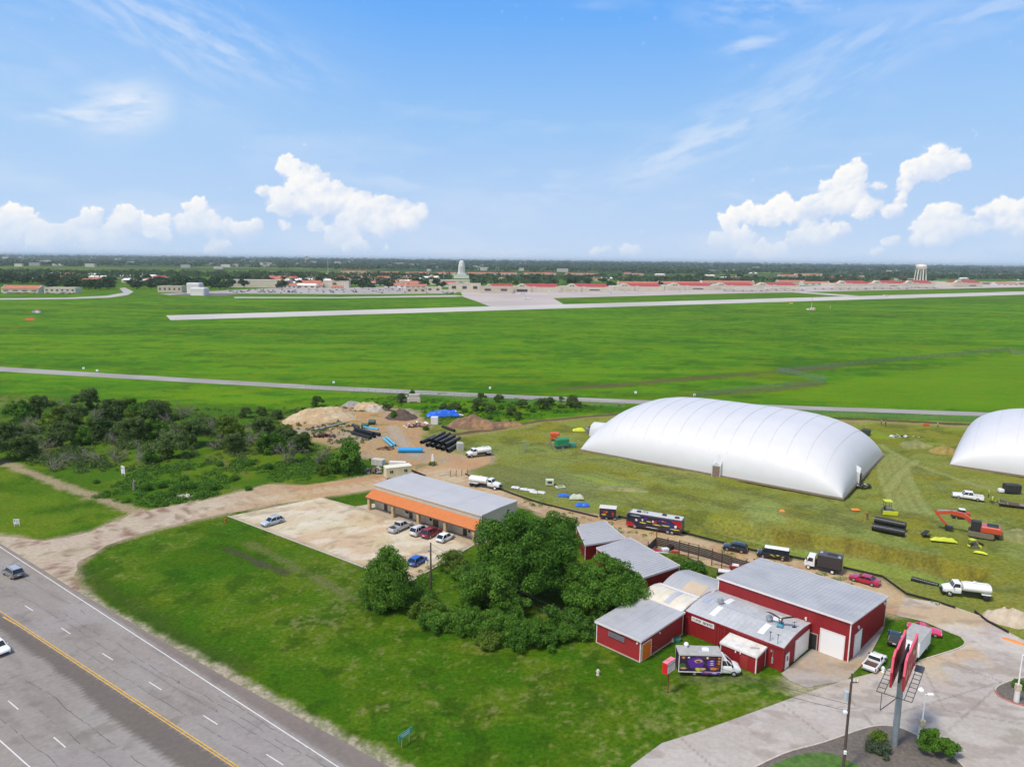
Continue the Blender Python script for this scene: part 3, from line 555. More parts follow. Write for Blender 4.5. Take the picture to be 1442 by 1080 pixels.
# ================================================================ BUILDINGS
def ribs_x(mb,x0,x1,y,z0,z1f,step=.42,w=.07,d=.035,sgn=-1):
    n=int((x1-x0)/step)
    for i in range(1,n): 
        x=x0+(x1-x0)*i/n; z1=z1f(x) if callable(z1f) else z1f
        mb.box(x-w/2,min(y,y+sgn*d),z0,x+w/2,max(y,y+sgn*d),z1)
def ribs_y(mb,y0,y1,x,z0,z1f,step=.42,w=.07,d=.035,sgn=1):
    n=int((y1-y0)/step)
    for i in range(1,n):
        y=y0+(y1-y0)*i/n; z1=z1f(y) if callable(z1f) else z1f
        mb.box(min(x,x+sgn*d),y-w/2,z0,max(x,x+sgn*d),y+w/2,z1)
def metal_building(root,W,D,hf,hb,wall,roof,trim,ridge=None,oh=.18,seam=.6,curve=False,base=None,ribs=True):
    """walls, seamed roof and trim of a building; x 0..W along the front, y 0..D away; ridge: (y,height) for a gable along x"""
    prof=[(0,hf),(D,hb)] if ridge is None else [(0,hf),(ridge[0],ridge[1]),(D,hb)]
    if curve and ridge: 
        prof=[(D*k/10,hf+(hb-hf)*k/10+(ridge[1]-(hf+hb)/2)*math.sin(math.pi*k/10)) for k in range(11)]
    zf=lambda y: float(np.interp(y,[p[0] for p in prof],[p[1] for p in prof]))
    mb=MB(); pts=[(0,0)]+[(p[0],p[1]) for p in prof]+[(D,0)]
    n=len(pts); mb.add([(0,p[0],p[1]) for p in pts]+[(W,p[0],p[1]) for p in pts],[tuple(range(n)),tuple(range(2*n-1,n-1,-1))]+[((i+1)%n,i,n+i,n+(i+1)%n) for i in range(n)])
    if ribs:
        ribs_x(mb,0,W,0,.05,hf-.02); ribs_x(mb,0,W,D,.05,hb-.02,sgn=1)
        ribs_y(mb,0,D,W,.05,lambda y:zf(y)-.05); ribs_y(mb,0,D,0,.05,lambda y:zf(y)-.05,sgn=-1)
    mb.build('wall',wall,root)
    mb=MB(); pr=[(prof[0][0]-oh,prof[0][1]-.02)]+prof[1:-1]+[(prof[-1][0]+oh,prof[-1][1]-.02)]
    pr=[(a,b+.03) for a,b in pr]
    lo=[(x,a,b) for x in (-oh,W+oh) for a,b in pr]; k=len(pr)
    vs_=[(-oh,a,b) for a,b in pr]+[(W+oh,a,b) for a,b in pr]+[(-oh,a,b+.08) for a,b in pr]+[(W+oh,a,b+.08) for a,b in pr]
    fs=[]
    for i in range(k-1): fs+=[(i,i+1,k+i+1,k+i),(2*k+i,3*k+i,3*k+i+1,2*k+i+1),(i,2*k+i,2*k+i+1,i+1),(k+i,k+i+1,3*k+i+1,3*k+i)]
    fs+=[(0,k,3*k,2*k),(k-1,3*k-1,4*k-1,2*k-1)]
    mb.add(vs_,fs)
    ns=int(W/seam)
    for i in range(ns+1):
        x=-oh+.06+(W+2*oh-.12)*i/ns
        for (a0,b0),(a1,b1) in zip(pr[:-1],pr[1:]):
            mb.add([(x-.03,a0,b0+.08),(x+.03,a0,b0+.08),(x+.03,a1,b1+.08),(x-.03,a1,b1+.08),(x-.02,a0,b0+.105),(x+.02,a0,b0+.105),(x+.02,a1,b1+.105),(x-.02,a1,b1+.105)],[(4,5,6,7),(0,1,5,4),(1,2,6,5),(2,3,7,6),(3,0,4,7)])
    mb.build('roof',roof,root)
    mb=MB(); t=.14
    mb.box(-oh-.03,-oh-.05,hf-.16,W+oh+.03,-oh-.004,hf+.12); mb.box(-oh-.03,D+oh+.004,hb-.16,W+oh+.03,D+oh+.05,hb+.12)
    for x in (-oh-.05,W+oh+.004):
        for (a0,b0),(a1,b1) in zip(pr[:-1],pr[1:]):
            mb.add([(x,a0,b0-.14),(x+.05,a0,b0-.14),(x+.05,a1,b1-.14),(x,a1,b1-.14),(x,a0,b0+.13),(x+.05,a0,b0+.13),(x+.05,a1,b1+.13),(x,a1,b1+.13)],[(0,3,2,1),(4,5,6,7),(0,1,5,4),(1,2,6,5),(2,3,7,6),(3,0,4,7)])
    for x in (-.045,W-t+.045):
        mb.box(x,-.045,.0,x+t,-.037+.0,hf-.16); mb.box(x,D+.037,0,x+t,D+.045,hb-.16)
    for y,h_ in ((-.045,hf),(D-t+.045,hb)):
        mb.box(-.05,y,0,-.04,y+t,h_-.16); mb.box(W+.04,y,0,W+.05,y+t,h_-.16)
    mb.build('trim',trim,root)
    if base: MB().box(-.07,-.07,0,W+.07,D+.07,.16).build('footing',base,root)
    return zf
def rolldoor(root,x0,x1,z1,y,face='front',panel=WHITE,name='garage_door',frame=TRIM):
    f=MB(); p=MB(); w_=x1-x0
    if face=='front': T=lambda mb: mb.at((x0,y,0),0)
    else: T=lambda mb: mb.at((y,x0,0),math.pi/2)
    T(p); T(f)
    n=max(4,int(z1/.45))
    for i in range(n): p.box(.02,-.09,.02+(z1-.04)*i/n,w_-.02,-.045+(.01 if i%2 else 0),.02+(z1-.04)*(i+1)/n-.015)
    f.box(-.12,-.13,0,0,-.037,z1+.12); f.box(w_,-.13,0,w_+.12,-.037,z1+.12); f.box(0,-.13,z1,w_,-.037,z1+.12)
    d=p.build(name,panel,root); f.build('frame',frame,d); return d
CORG=np.array([47.5,95.1]); CANG=R(-44); CE=np.array([math.cos(CANG),math.sin(CANG)]); CN=np.array([-math.sin(CANG),math.cos(CANG)])
def cpt(s,t): p=CORG-CE*s+CN*t; return (p[0],p[1])      # s to the upper left along the fronts, t away
# tall garage
big=thing('metal_garage_building','tallest red metal building, long grey roof, white roll-up door at its near corner','building',cpt(20.2,0),CANG)
zf=metal_building(big,20.2,15,6.0,4.65,RED,STEEL,TRIM,oh=.22)
rolldoor(big,16.25,19.5,3.55,0)
d=rolldoor(big,1.9,4.4,3.3,20.2,'side')
mb=MB().at((20.2,4.75,0),math.pi/2).box(0,-.06,0,.5,-.045,3.3); mb.build('side_door',mat('brown_door',(.07,.04,.035),.6),big)
mb=MB(); mb.box(14.55,-.06,.02,15.75,-.04,2.35); mb.build('doorway',mat('doorway_dark',(.012,.016,.014),.8),big)
mb=MB(); mb.box(14.4,-.1,0,14.55,-.037,2.5); mb.box(15.75,-.1,0,15.9,-.037,2.5); mb.box(14.55,-.1,2.35,15.75,-.037,2.5); mb.build('door_frame',mat('worn_frame',(.35,.27,.25),.7),big)
mb=MB(); mb.at((14.5,-.12,0),R(-112)).box(0,-.05,.05,1.3,0,2.35); od=mb.build('open_door',WHITE,big)
RDK=mat('dark_red_paint',(.28,.015,.05),.5)
mb=MB().at((14.5,-.12,0),R(-112)); mb.tube((.65,-.08,1.6),(.65,-.055,1.6),.36,n=20); mb.xprism([(.2,1.1),(.32,1.1),(.65,.62),(.98,1.1),(1.1,1.1),(.65,.38)],-.075,-.055)
mb2=MB().at((14.5,-.12,0),R(-112)); mb2.xprism([(.32,1.1),(.65,.62),(.98,1.1)],-.072,-.052)
e_=mb.build('painted_emblem',RDK,od); mb=MB().at((14.5,-.12,0),R(-112)); mb.box(.34,-.095,1.55,.96,-.081,1.67); mb.build('emblem_band',WHITE,od)
mb=MB(); 
for (x,y,z) in ((20.3,2.9,4.3),(20.3,13.9,4.1),(14.0,-.1,4.35)): MB().cbox((x,y,z),(.22,.3,.22)).tube((x,y,z-.1),(x+.12,y-.1,z-.28),.08,.1).build('wall_lamp',WHITE,big)
# front long building with the low curved roof
mid=thing('workshop_building','long low red workshop with a ribbed pale curved roof carrying round vents and skylight strips','building',cpt(20.5,-9),CANG)
OLDROOF=mat('aged_roof_panel',(.44,.45,.45),.55,.0,var=.10,vscale=1.2,col2=(.36,.37,.38),c2scale=2.5)
zf=metal_building(mid,15,9-.05,3.4,3.75,RED,OLDROOF,RED,ridge=(4.5,4.05),curve=True,oh=.12,seam=.75)
SKYL=mat('skylight_panel',(.72,.73,.74),.4)
def roofpatch(root,name,m,x0,x1,y0,y1,zf,dz=.135,n=5):
    mb=MB(); ys_=[y0+(y1-y0)*k/n for k in range(n+1)]
    for a,b in zip(ys_[:-1],ys_[1:]): mb.add([(x0,a,zf(a)+dz),(x1,a,zf(a)+dz),(x1,b,zf(b)+dz),(x0,b,zf(b)+dz),(x0,a,zf(a)+dz+.03),(x1,a,zf(a)+dz+.03),(x1,b,zf(b)+dz+.03),(x0,b,zf(b)+dz+.03)],[(4,5,6,7),(0,1,5,4),(1,2,6,5),(2,3,7,6),(3,0,4,7)])
    return mb.build(name,m,root)
roofpatch(mid,'skylight',SKYL,3.2,4.1,1.0,3.7,zf); roofpatch(mid,'skylight',SKYL,10.7,11.6,1.0,3.7,zf); roofpatch(mid,'skylight',SKYL,3.2,4.1,5.1,7.4,zf); roofpatch(mid,'skylight',SKYL,10.7,11.6,5.1,7.2,zf)
roofpatch(mid,'ridge_cap',mat('ridge_metal',(.40,.41,.43),.5),2.9,14.9,4.2,4.8,zf,.13,2)
roofpatch(mid,'roof_patch',mat('roof_patch_blue',(.36,.39,.47),.5),.6,1.5,3.4,5.0,zf,.14,3); roofpatch(mid,'roof_patch',mat('roof_patch_blue',(.36,.39,.47),.5),2.0,2.9,4.6,6.2,zf,.14,3)
for x in (3.1,10.8):
    mb=MB().at((x,4.5,4.36)); mb.tube((0,0,0),(0,0,.35),.38,n=16); 
    for k in range(16):
        a=2*math.pi*k/16; mb.tube((.5*math.cos(a),.5*math.sin(a),.34),(.30*math.cos(a+.2),.30*math.sin(a+.2),.72),.035,n=4)
    mb.tube((0,0,.30),(0,0,.36),.52,n=16); mb.tube((0,0,.7),(0,0,.8),.32,.12,n=16); mb.build('turbine_vent',GALV,mid)
mb=MB()
for x in (12.9,14.0): MB().tube((x,.35,3.5),(x,.35,4.9),.035).cbox((x,.35,4.9),(.3,.08,.1)).build('vent_pipe',DARK,mid)
rolldoor(mid,3.9,8.3,3.0,15,'side'); rolldoor(mid,.9,1.8,2.1,15,'side',name='entry_door')
mb=MB().at((15.1,1.15,0),0); mb.box(0,0,1.1,.02,.4,1.8); mb.build('door_window',GLASS,mid)
mb=MB(); mb.box(13.5,-.16,.7,13.75,-.05,1.6); mb.box(13.6,-.1,1.6,13.65,-.05,2.6); mb.box(13.3,-.14,2.3,13.5,-.05,2.6); mb.build('meter_box',GALV,mid)
sg=MB().box(1.0,-.12,2.35,4.7,-.05,3.05).build('name_board',TRIM,mid)
mb=MB(); rr=random.Random(5); x=1.2
while x<4.5:
    wl=rr.uniform(.10,.2); 
    if not (2.45<x<2.7):
        mb.box(x,-.135,2.52,x+.05,-.122,2.9)
        if rr.random()<.8: mb.box(x+.05,-.135,rr.choice([2.52,2.7,2.82]),x+wl,-.122,2.9 if rr.random()<.3 else 2.86)
    x+=wl+.09
mb.build('lettering',mat('faded_lettering',(.09,.07,.10),.7),sg)
mb=MB(); 
for x in (6.3,8.5,5.4,4.85): MB().box(x,-.1,.1,x+.08,-.04,3.3).build('downpipe',mat('red_pipe',(.36,.05,.05),.5),mid)
# annex with the orange door
ann=thing('annex_building','small red annex nearest the lawn with an orange door and a dark slatted window','building',cpt(28.1,-20.9),CANG)
metal_building(ann,7.6,11,3.3,3.5,mat('red_panel_wall',(.30,.018,.022),.6,var=.12,vscale=2),STEEL,TRIM,oh=.22,seam=1.2,base=CONC,ribs=False)
ORG=mat('orange_door_paint',(.80,.16,.01),.5)
d=MB().box(7.62,.35,.12,7.68,2.5,2.5).build('door',ORG,ann); mb=MB(); mb.box(7.61,.22,.1,7.71,.35,2.62);mb.box(7.61,2.5,.1,7.71,2.62,2.62);mb.box(7.61,.35,2.5,7.71,2.5,2.62); mb.build('frame',TRIM,d)
wd=MB().box(2.2,-.09,1.95,4.9,-.04,2.75).build('window',mat('shutter_grey',(.07,.08,.09),.5),ann)
mb=MB()
for k in range(4): mb.at((0,-.13,2.05+k*.2),0,0,R(25)).box(2.15,-.03,-.02,4.95,.06,.0)
mb.build('slat',mat('slat_grey',(.16,.16,.19),.5),wd)
mb=MB()
for (x,y) in ((7.1,-.12),(7.72,4.6),): MB().cbox((x,y,2.75),(.18,.18,.2)).build('wall_lamp',WHITE,ann)
# hip fold lines of the annex roof (two raised flashings)
# link building with cream roof sheets between annex and workshop
lk=thing('link_building','low building with cream roof sheets joining the annex to the workshop','building',cpt(28.1,-9.72),CANG)
CREAM=mat('cream_roof_sheet',(.62,.56,.43),.6,var=.08,vscale=1.5,col2=(.66,.64,.58),c2scale=2)
zl=metal_building(lk,7.3,5.6,3.55,3.7,RED,CREAM,TRIM,ridge=(2.8,4.05),curve=True,oh=.1,seam=.9)
roofpatch(lk,'roof_patch',mat('grey_roof_sheet',(.42,.43,.46),.6),3.9,4.8,.3,4.6,zl)
roofpatch(lk,'roof_patch',mat('pale_roof_sheet',(.70,.69,.66),.6),.3,7.2,4.7,5.5,zl,.14,2)
rb=thing('rear_shed','low grey roofed shed with one tan roof sheet behind the cream roof','building',cpt(28.0,-3.9),CANG)
zr=metal_building(rb,7.6,8.3,3.3,3.3,RED,STEEL,TRIM,ridge=(4.2,4.1),curve=True,oh=.1,seam=.75)
roofpatch(rb,'roof_patch',mat('tan_roof_sheet',(.50,.40,.28),.6,var=.06),3.2,6.6,.4,3.4,zr)
# lean-to
lt=thing('lean_to_shed','small red lean-to with a white roof beside the white food truck','shed',cpt(13.1,-12.05),CANG)
WROOF=mat('white_roof_sheet',(.66,.64,.58),.6,var=.08,vscale=1,col2=(.52,.49,.42),c2scale=1.2)
metal_building(lt,5.3,2.7,2.45,2.75,RED,WROOF,TRIM,oh=.1,seam=2)
MB().box(2.2,-.12,1.9,2.35,-.04,2.4).build('wall_lamp',WHITE,lt); MB().box(2.9,-.12,2.0,3.05,-.04,2.4).build('wall_lamp',WHITE,lt)
MB().box(3.0,-.065,.05,4.1,-.038,1.95).build('door',mat('red_door',(.30,.03,.025),.5),lt)
mb=MB(); 
for k in range(3): mb.at((4.0+k*.35,1.2+.2*k,2.85)); [mb.tube((.18*math.cos(a),.18*math.sin(a),0),(.18*math.cos(a+.8),.18*math.sin(a+.8),.0),.02,n=4) for a in [j*.785 for j in range(8)]]
mb.build('cable_coil',DARK,lt)
# two far sheds, quads set from their roof corners
def quad_shed(name,label,corners,h,openside=None):
    C=np.array([G(x,y,h) for x,y in corners]); o=C.mean(0); t=thing(name,label,'shed',(o[0],o[1],0)); C=C-o
    # order: front, right, back, left
    mb=MB(); mb.prism([tuple(c*.985) for c in C],0,h-.12)
    for i in range(4):
        a=C[i]*.985;b=C[(i+1)%4]*.985; L=np.linalg.norm(b-a); n=int(L/.5); dx=(b-a)/L
        for k in range(1,n): 
            p=a+dx*L*k/n; mb.at((p[0],p[1],0),math.atan2(dx[1],dx[0])).box(-.035,-.03,.05,.035,0,h-.15)
    mb.m=Matrix.Identity(4); mb.build('wall',RED,t)
    mb=MB(); dz=.06; mb.prism([tuple(c) for c in C],h-.1,h)
    n=int(np.linalg.norm(C[3]-C[0])/.7)
    for k in range(n+1):
        p=C[0]+(C[3]-C[0])*k/n; q=C[1]+(C[2]-C[1])*k/n; dx=q-p; L=np.linalg.norm(dx)
        mb.at((p[0],p[1],h),math.atan2(dx[1],dx[0])).box(.05,-.025,0,L-.05,.025,.045)
    mb.m=Matrix.Identity(4); mb.build('roof',STEEL,t)
    mb=MB()
    for i in range(4):
        a=C[i];b=C[(i+1)%4]; L=np.linalg.norm(b-a); mb.at((a[0],a[1],0),math.atan2(b[1]-a[1],b[0]-a[0])).box(-.02,-.06,h-.3,L+.02,-.003,h+.06)
        mb.at((a[0]*.985,a[1]*.985,0)).tube((0,0,0),(0,0,h-.3),.09,n=4)
    mb.build('trim',TRIM,t); return t
quad_shed('storage_shed','long red grey-roofed shed beside the dark fenced yard, end wall behind leaves',[(906,813),(957.5,796),(887,757),(840,771)],3.1)
quad_shed('storage_shed','red shed partly behind the big tree, farther from the workshop',[(824,767),(881,758),(852,733),(812,740)],3.0)
# beige plaza
PANG=R(-38); PORG=np.array([-5.7,138.2]); PE=np.array([math.cos(PANG),math.sin(PANG)]); PN=np.array([-math.sin(PANG),math.cos(PANG)])
p0=PORG-PE*31.2; pz=thing('commercial_building','beige metal building with a flat grey roof and an orange awning on stone posts','building',(p0[0],p0[1],0),PANG)
BEIGE=mat('beige_siding',(.50,.46,.38),.6,var=.05,vscale=2); SMOOTHROOF=mat('membrane_roof',(.43,.425,.425),.6,var=.05,vscale=4)
metal_building(pz,31.2,11.3,5.35,5.35,BEIGE,SMOOTHROOF,mat('beige_trim',(.56,.52,.43),.5),ridge=(5.6,5.47),oh=.15,seam=6.3)
TERRA=mat('orange_roof_panel',(.56,.19,.055),.5,var=.07,vscale=1.0)
mb=MB(); zt,zb=4.15,2.95; y0,y1=-2.35,-.05
mb.add([(-.5,y0,zb),(31.6,y0,zb),(31.6,y1,zt),(-.5,y1,zt),(-.5,y0,zb+.1),(31.6,y0,zb+.1),(31.6,y1,zt+.1),(-.5,y1,zt+.1)],[(3,2,1,0),(4,5,6,7),(0,1,5,4),(1,2,6,5),(2,3,7,6),(3,0,4,7)])
for k in range(81):
    x=-.45+32*k/80; mb.add([(x-.04,y0,zb+.1),(x+.04,y0,zb+.1),(x+.04,y1,zt+.1),(x-.04,y1,zt+.1),(x-.03,y0,zb+.17),(x+.03,y0,zb+.17),(x+.03,y1,zt+.17),(x-.03,y1,zt+.17)],[(4,5,6,7),(0,1,5,4),(1,2,6,5),(2,3,7,6),(3,0,4,7)])
mb.build('awning',TERRA,pz)
mb=MB(); mb.box(-.5,y0-.05,zb-.2,31.6,y0-.003,zb+.05); mb.build('awning_beam',mat('beam_brown',(.13,.07,.045),.6),pz)
STONE=mat('limestone_block',(.42,.31,.17),.85,var=.35,vscale=.35,bump=.5,bscale=3)
for k in range(5):
    x=7.65*k; mb=MB(); 
    for j in range(9): mb.bbox(x+.02*(j%2),-2.3+.015*(j%2),.30*j,x+.72-.02*((j+1)%2),-1.6,.30*j+.29,.04)
    mb.build('column',STONE,pz)
MB().box(-.3,-2.6,0,31.6,-.05,.14).build('walkway',mat('tan_concrete',(.40,.32,.22),.85,var=.1,vscale=1),pz)
for x in (3.0,9.7,10.9,18.0,26.4):
    n_='door' if x in(10.9,18.0,26.4,3.0) else 'window'
    dd=MB().box(x,-.09,.15 if n_=='door' else 1.0,x+(1.5 if x==18. else 1.0),-.04,2.3).build(n_,mat('dark_door',(.03,.03,.032),.3),pz)
MB().box(17.0,-.09,1.0,17.6,-.04,2.2).build('window',GLASS,pz); MB().box(27.8,-.09,1.1,28.3,-.04,2.1).build('window',GLASS,pz)
mb=MB(); mb.box(31.25,8.2,4.0,31.36,8.6,4.35); mb.build('wall_vent',DARK,pz)
MB().tube((31.0,-.12,0),(31.0,-.12,5.2),.05).build('downpipe',mat('pipe_grey',(.25,.24,.2),.6),pz); MB().tube((31.27,.2,0),(31.27,.2,5.2),.05).build('downpipe',mat('pipe_grey',(.25,.24,.2),.6),pz)
# air dome
def dome_mesh():
    n=90; U,V=np.meshgrid(np.linspace(-1,1,n*2),np.linspace(-1,1,n)); 
    # cluster samples toward the edges so the steep skirt is smooth
    U=np.sin(U*math.pi/2); V=np.sin(V*math.pi/2)
    Z=13.6*np.clip(1-abs(U)**4.0,0,1)**.44*np.clip(1-abs(V)**2.6,0,1)**.46
    ph=(U*1.0+1)*7.5; cr=abs(np.sin(ph*math.pi)); Z=Z*(1-.004*(1-cr)**4)+0.0
    X=U*36.0; Y=V*25.0
    return X,Y,Z
def ddome(loc,rz,label):
    t=thing('air_dome',label,'air dome',(*loc,0),rz,group='white air supported domes')
    X,Y,Z=dome_mesh(); a,b=X.shape; idx=np.arange(a*b).reshape(a,b); Fq=np.stack([idx[:-1,:-1],idx[:-1,1:],idx[1:,1:],idx[1:,:-1]],-1).reshape(-1,4)
    np_mesh('membrane',np.stack([X,Y,Z+.45],-1).reshape(-1,3),Fq,MEMB,t,smooth=True)
    mb=MB(); 
    for x0,y0,x1,y1 in ((-36.3,-25.3,36.3,-24.9),(-36.3,24.9,36.3,25.3),(-36.3,-24.9,-35.9,24.9),(35.9,-24.9,36.3,24.9)): mb.box(x0,y0,0,x1,y1,.5)
    mb.build('grade_beam',mat('grade_beam',(.22,.17,.12),.8,var=.15),t)
    mb=MB()
    for k in range(1,15):
        u=math.sin((-1+2*k/15)*math.pi/2); u=-1+2*k/15
        pts=[]
        for v in np.linspace(-.985,.985,40): pts.append((u*36,v*25,.47+13.6*max(0,1-abs(u)**4.0)**.44*max(0,1-abs(v)**2.6)**.46*.998))
        mb.path(pts,.05,4)
    mb.build('cable',mat('seam_cable',(.47,.47,.50),.6),t); return t
MEMB=mat('white_membrane',(.57,.57,.58),.5,var=.03,vscale=5)
DA=R(-36.36); dm=ddome((64.2,208.2),DA,'big white air dome between the muddy yard and the perimeter road, whole in view')
mb=MB()
L=[]
for k in range(9):
    a=math.pi*k/8; L.append((2.5*math.cos(a),0.4+4.1*math.sin(a)**.8 if k not in(0,8) else 0))
mb.loft([[(-33.0,y*1.0+ -6,z*1.12) for y,z in L],[(-42.5,y-6,z*1.0) for y,z in L],[(-43.2,y*.8-6,z*.85) for y,z in L]]); mb.build('entry_vestibule',MEMB,dm,smooth=True)
mb=MB(); mb.box(4.4,-25.9,0,6.3,-24.4,2.9); dd=mb.build('entry_door',mat('brown_door_panel',(.20,.14,.11),.7,var=.2,vscale=.4),dm)
mb=MB(); mb.loft([[(4.2,-25.8,0),(4.2,-25.8,3.0),(5.3,-25.8,4.0),(6.5,-25.8,3.0),(6.5,-25.8,0)],[(4.3,-21.5,0),(4.3,-21.5,6.6),(5.3,-21.5,7.6),(6.4,-21.5,6.6),(6.4,-21.5,0)]]); mb.build('door_hood',MEMB,dm,smooth=False)
mb=MB(); mb.loft([[(36.5,-9.5,0),(36.5,-9.5,3.0),(36.5,-8.2,4.0),(36.5,-6.9,3.0),(36.5,-6.9,0)],[(32.,-9.4,0),(32.,-9.4,5.),(32.,-8.2,6.6),(32.,-7,5.),(32.,-7,0)]]); mb.build('door_hood',MEMB,dm)
MB().box(36.51,-9.2,0,36.6,-7.3,2.6).build('entry_door',DARK,dm)
q=np.array(G(1337,656)); e1=np.array([math.cos(R(-65)),math.sin(R(-65))])
a2=R(-36.36-0); E1=np.array([math.cos(a2),math.sin(a2)]); E2=np.array([-math.sin(a2),math.cos(a2)])
c2=q+E1*36.1+E2*25.1
dm2=ddome((c2[0],c2[1]),a2,'white air dome cut off by the right edge of the picture')
# site office
oh_=heading((544,693),(578,690))
so_=thing('site_office','cream portable office cabin with two small windows beside the dirt road','portable office',(*G(560,671),0),R(24))
MB().bbox(-3.3,-1.3,.25,3.3,1.3,2.8,.06).build('wall',mat('cream_cabin',(.62,.55,.36),.6,var=.05),so_)
MB().bbox(-3.4,-1.4,2.8,3.4,1.4,2.95,.05).build('roof',mat('cream_roof',(.70,.66,.52),.6),so_)
for x in (-1.9,1.8): dd=MB().box(x-.4,-1.36,1.4,x+.4,-1.29,2.1).build('window',GLASS,so_); MB().box(x-.03,-1.38,1.4,x+.03,-1.365,2.1).build('mullion',TRIM,dd)
MB().box(-.6,-1.35,.3,.3,-1.29,2.2).build('door',mat('cream_door',(.64,.56,.40),.5),so_); MB().box(-3.0,-1.2,0,3.0,1.2,.25).build('skid',DARK,so_)
# ================================================================ VEGETATION
LEAF_A=leaf_mat('leaf_mid_green',(.028,.085,.008),(.062,.165,.014),(.130,.255,.028))
LEAF_B=leaf_mat('leaf_dark_green',(.032,.072,.016),(.066,.125,.026),(.125,.180,.050))
LEAF_C=leaf_mat('leaf_yellow_green',(.040,.085,.008),(.085,.155,.014),(.15,.22,.03))
LEAF_G=leaf_mat('leaf_grey_green',(.035,.055,.030),(.07,.10,.055),(.12,.15,.09))
LEAF_F=leaf_mat('leaf_far',(.020,.046,.018),(.036,.072,.027),(.065,.105,.040),.15)
BARK=mat('bark',(.085,.065,.05),.9,var=.3,vscale=.3,bump=.5,bscale=8)
GBARK=mat('bleached_bark',(.22,.19,.165),.9,var=.25,vscale=.4)
TWIG=mat('dead_twigs',(.21,.18,.155),.9,var=.3,vscale=.5)
def leaf_cloud(rs,clumps,n,size,up=.35,flat=.8):
    """leaf-cluster quads spread over many clumps; clumps: (x,y,z,r)"""
    C=np.array([c[:3] for c in clumps]); Rr_=np.array([c[3] for c in clumps]); k=len(C)
    w_=Rr_**2; ci=rs.choice(k,n,p=w_/w_.sum())
    d=rs.normal(size=(n,3)); d[:,2]+=up; d/=np.linalg.norm(d,axis=1)[:,None]
    rad=Rr_[ci]*(rs.uniform(.35,1,n)**.5)*(1+.12*rs.normal(size=n))
    P=C[ci]+d*rad[:,None]*np.array([1,1,flat])
    nrm=d*.8+rs.normal(size=(n,3))*.55+np.array([0,0,.25]); nrm/=np.linalg.norm(nrm,axis=1)[:,None]
    t=np.cross(nrm,rs.normal(size=(n,3))); t/=np.linalg.norm(t,axis=1)[:,None]; b=np.cross(nrm,t)
    s=size*rs.uniform(.55,1.35,n)[:,None]; s2=s*rs.uniform(.45,.9,n)[:,None]
    V=np.stack([P-t*s*.5,P+b*s2*.5+nrm*s*.08,P+t*s*.5,P-b*s2*.5+nrm*s*.05],1).reshape(-1,3)
    tone=np.repeat((rs.uniform(0,.38,k)[ci])+rs.uniform(0,.12,n),4)
    return V,tone
def crown_clumps(rs,rx,ry,rz,cz,k,r0,r1,lobes=5,low=-.8,lq=(.35,.62),ls=(.42,.62)):
    """uneven crown: a few big lobes, each carrying smaller clumps"""
    out=[]; L=[]
    for i in range(lobes):
        a=2*math.pi*(i+rs.uniform(-.3,.3))/lobes; q=rs.uniform(*lq); L.append((rx*q*math.cos(a),ry*q*math.sin(a),rz*rs.uniform(-.5,.35),rs.uniform(*ls)))
    L.append((0,0,rz*.35,.6))
    for i in range(k):
        l=L[rs.randint(len(L))]; d=rs.normal(size=3); d/=np.linalg.norm(d); 
        if d[2]<low: d[2]*=-.6
        q=rs.uniform(.75,1.0)
        out.append((l[0]+d[0]*rx*l[3]*q,l[1]+d[1]*ry*l[3]*q,cz+l[2]+d[2]*rz*l[3]*q,rs.uniform(r0,r1)))
    return out
def tree(name,label,cat,loc,seed,rx,ry,rz,cz,k,r0,r1,n,size,leaf,trunk_r=.3,group=None,lobes=5,bark=None,limbs=7,rzz=0,lq=(.35,.62),ls=(.42,.62)):
    rs=np.random.RandomState(seed); t=thing(name,label,cat,loc,rzz,group); cl=crown_clumps(rs,rx,ry,rz,cz,k,r0,r1,lobes,-.8,lq,ls)
    V,tone=leaf_cloud(rs,cl,n,size); V[:,2]=np.maximum(V[:,2],.05)
    np_mesh('crown',V,np.arange(len(V)).reshape(-1,4),leaf,t,colattr={'tone':tone})
    mb=MB(); mb.tube((0,0,-.1),(.1,.05,cz*.45),trunk_r,trunk_r*.75,8)
    for i in range(limbs):
        c=cl[rs.randint(len(cl))]; m=(c[0]*.45+.1,c[1]*.45,cz*.45+(c[2]-cz*.45)*.5); mb.tube((.1,.05,cz*.42),m,trunk_r*.5,trunk_r*.3,6); mb.tube(m,c[:3],trunk_r*.3,trunk_r*.07,5)
    mb.build('trunk',bark or BARK,t,smooth=True); return t
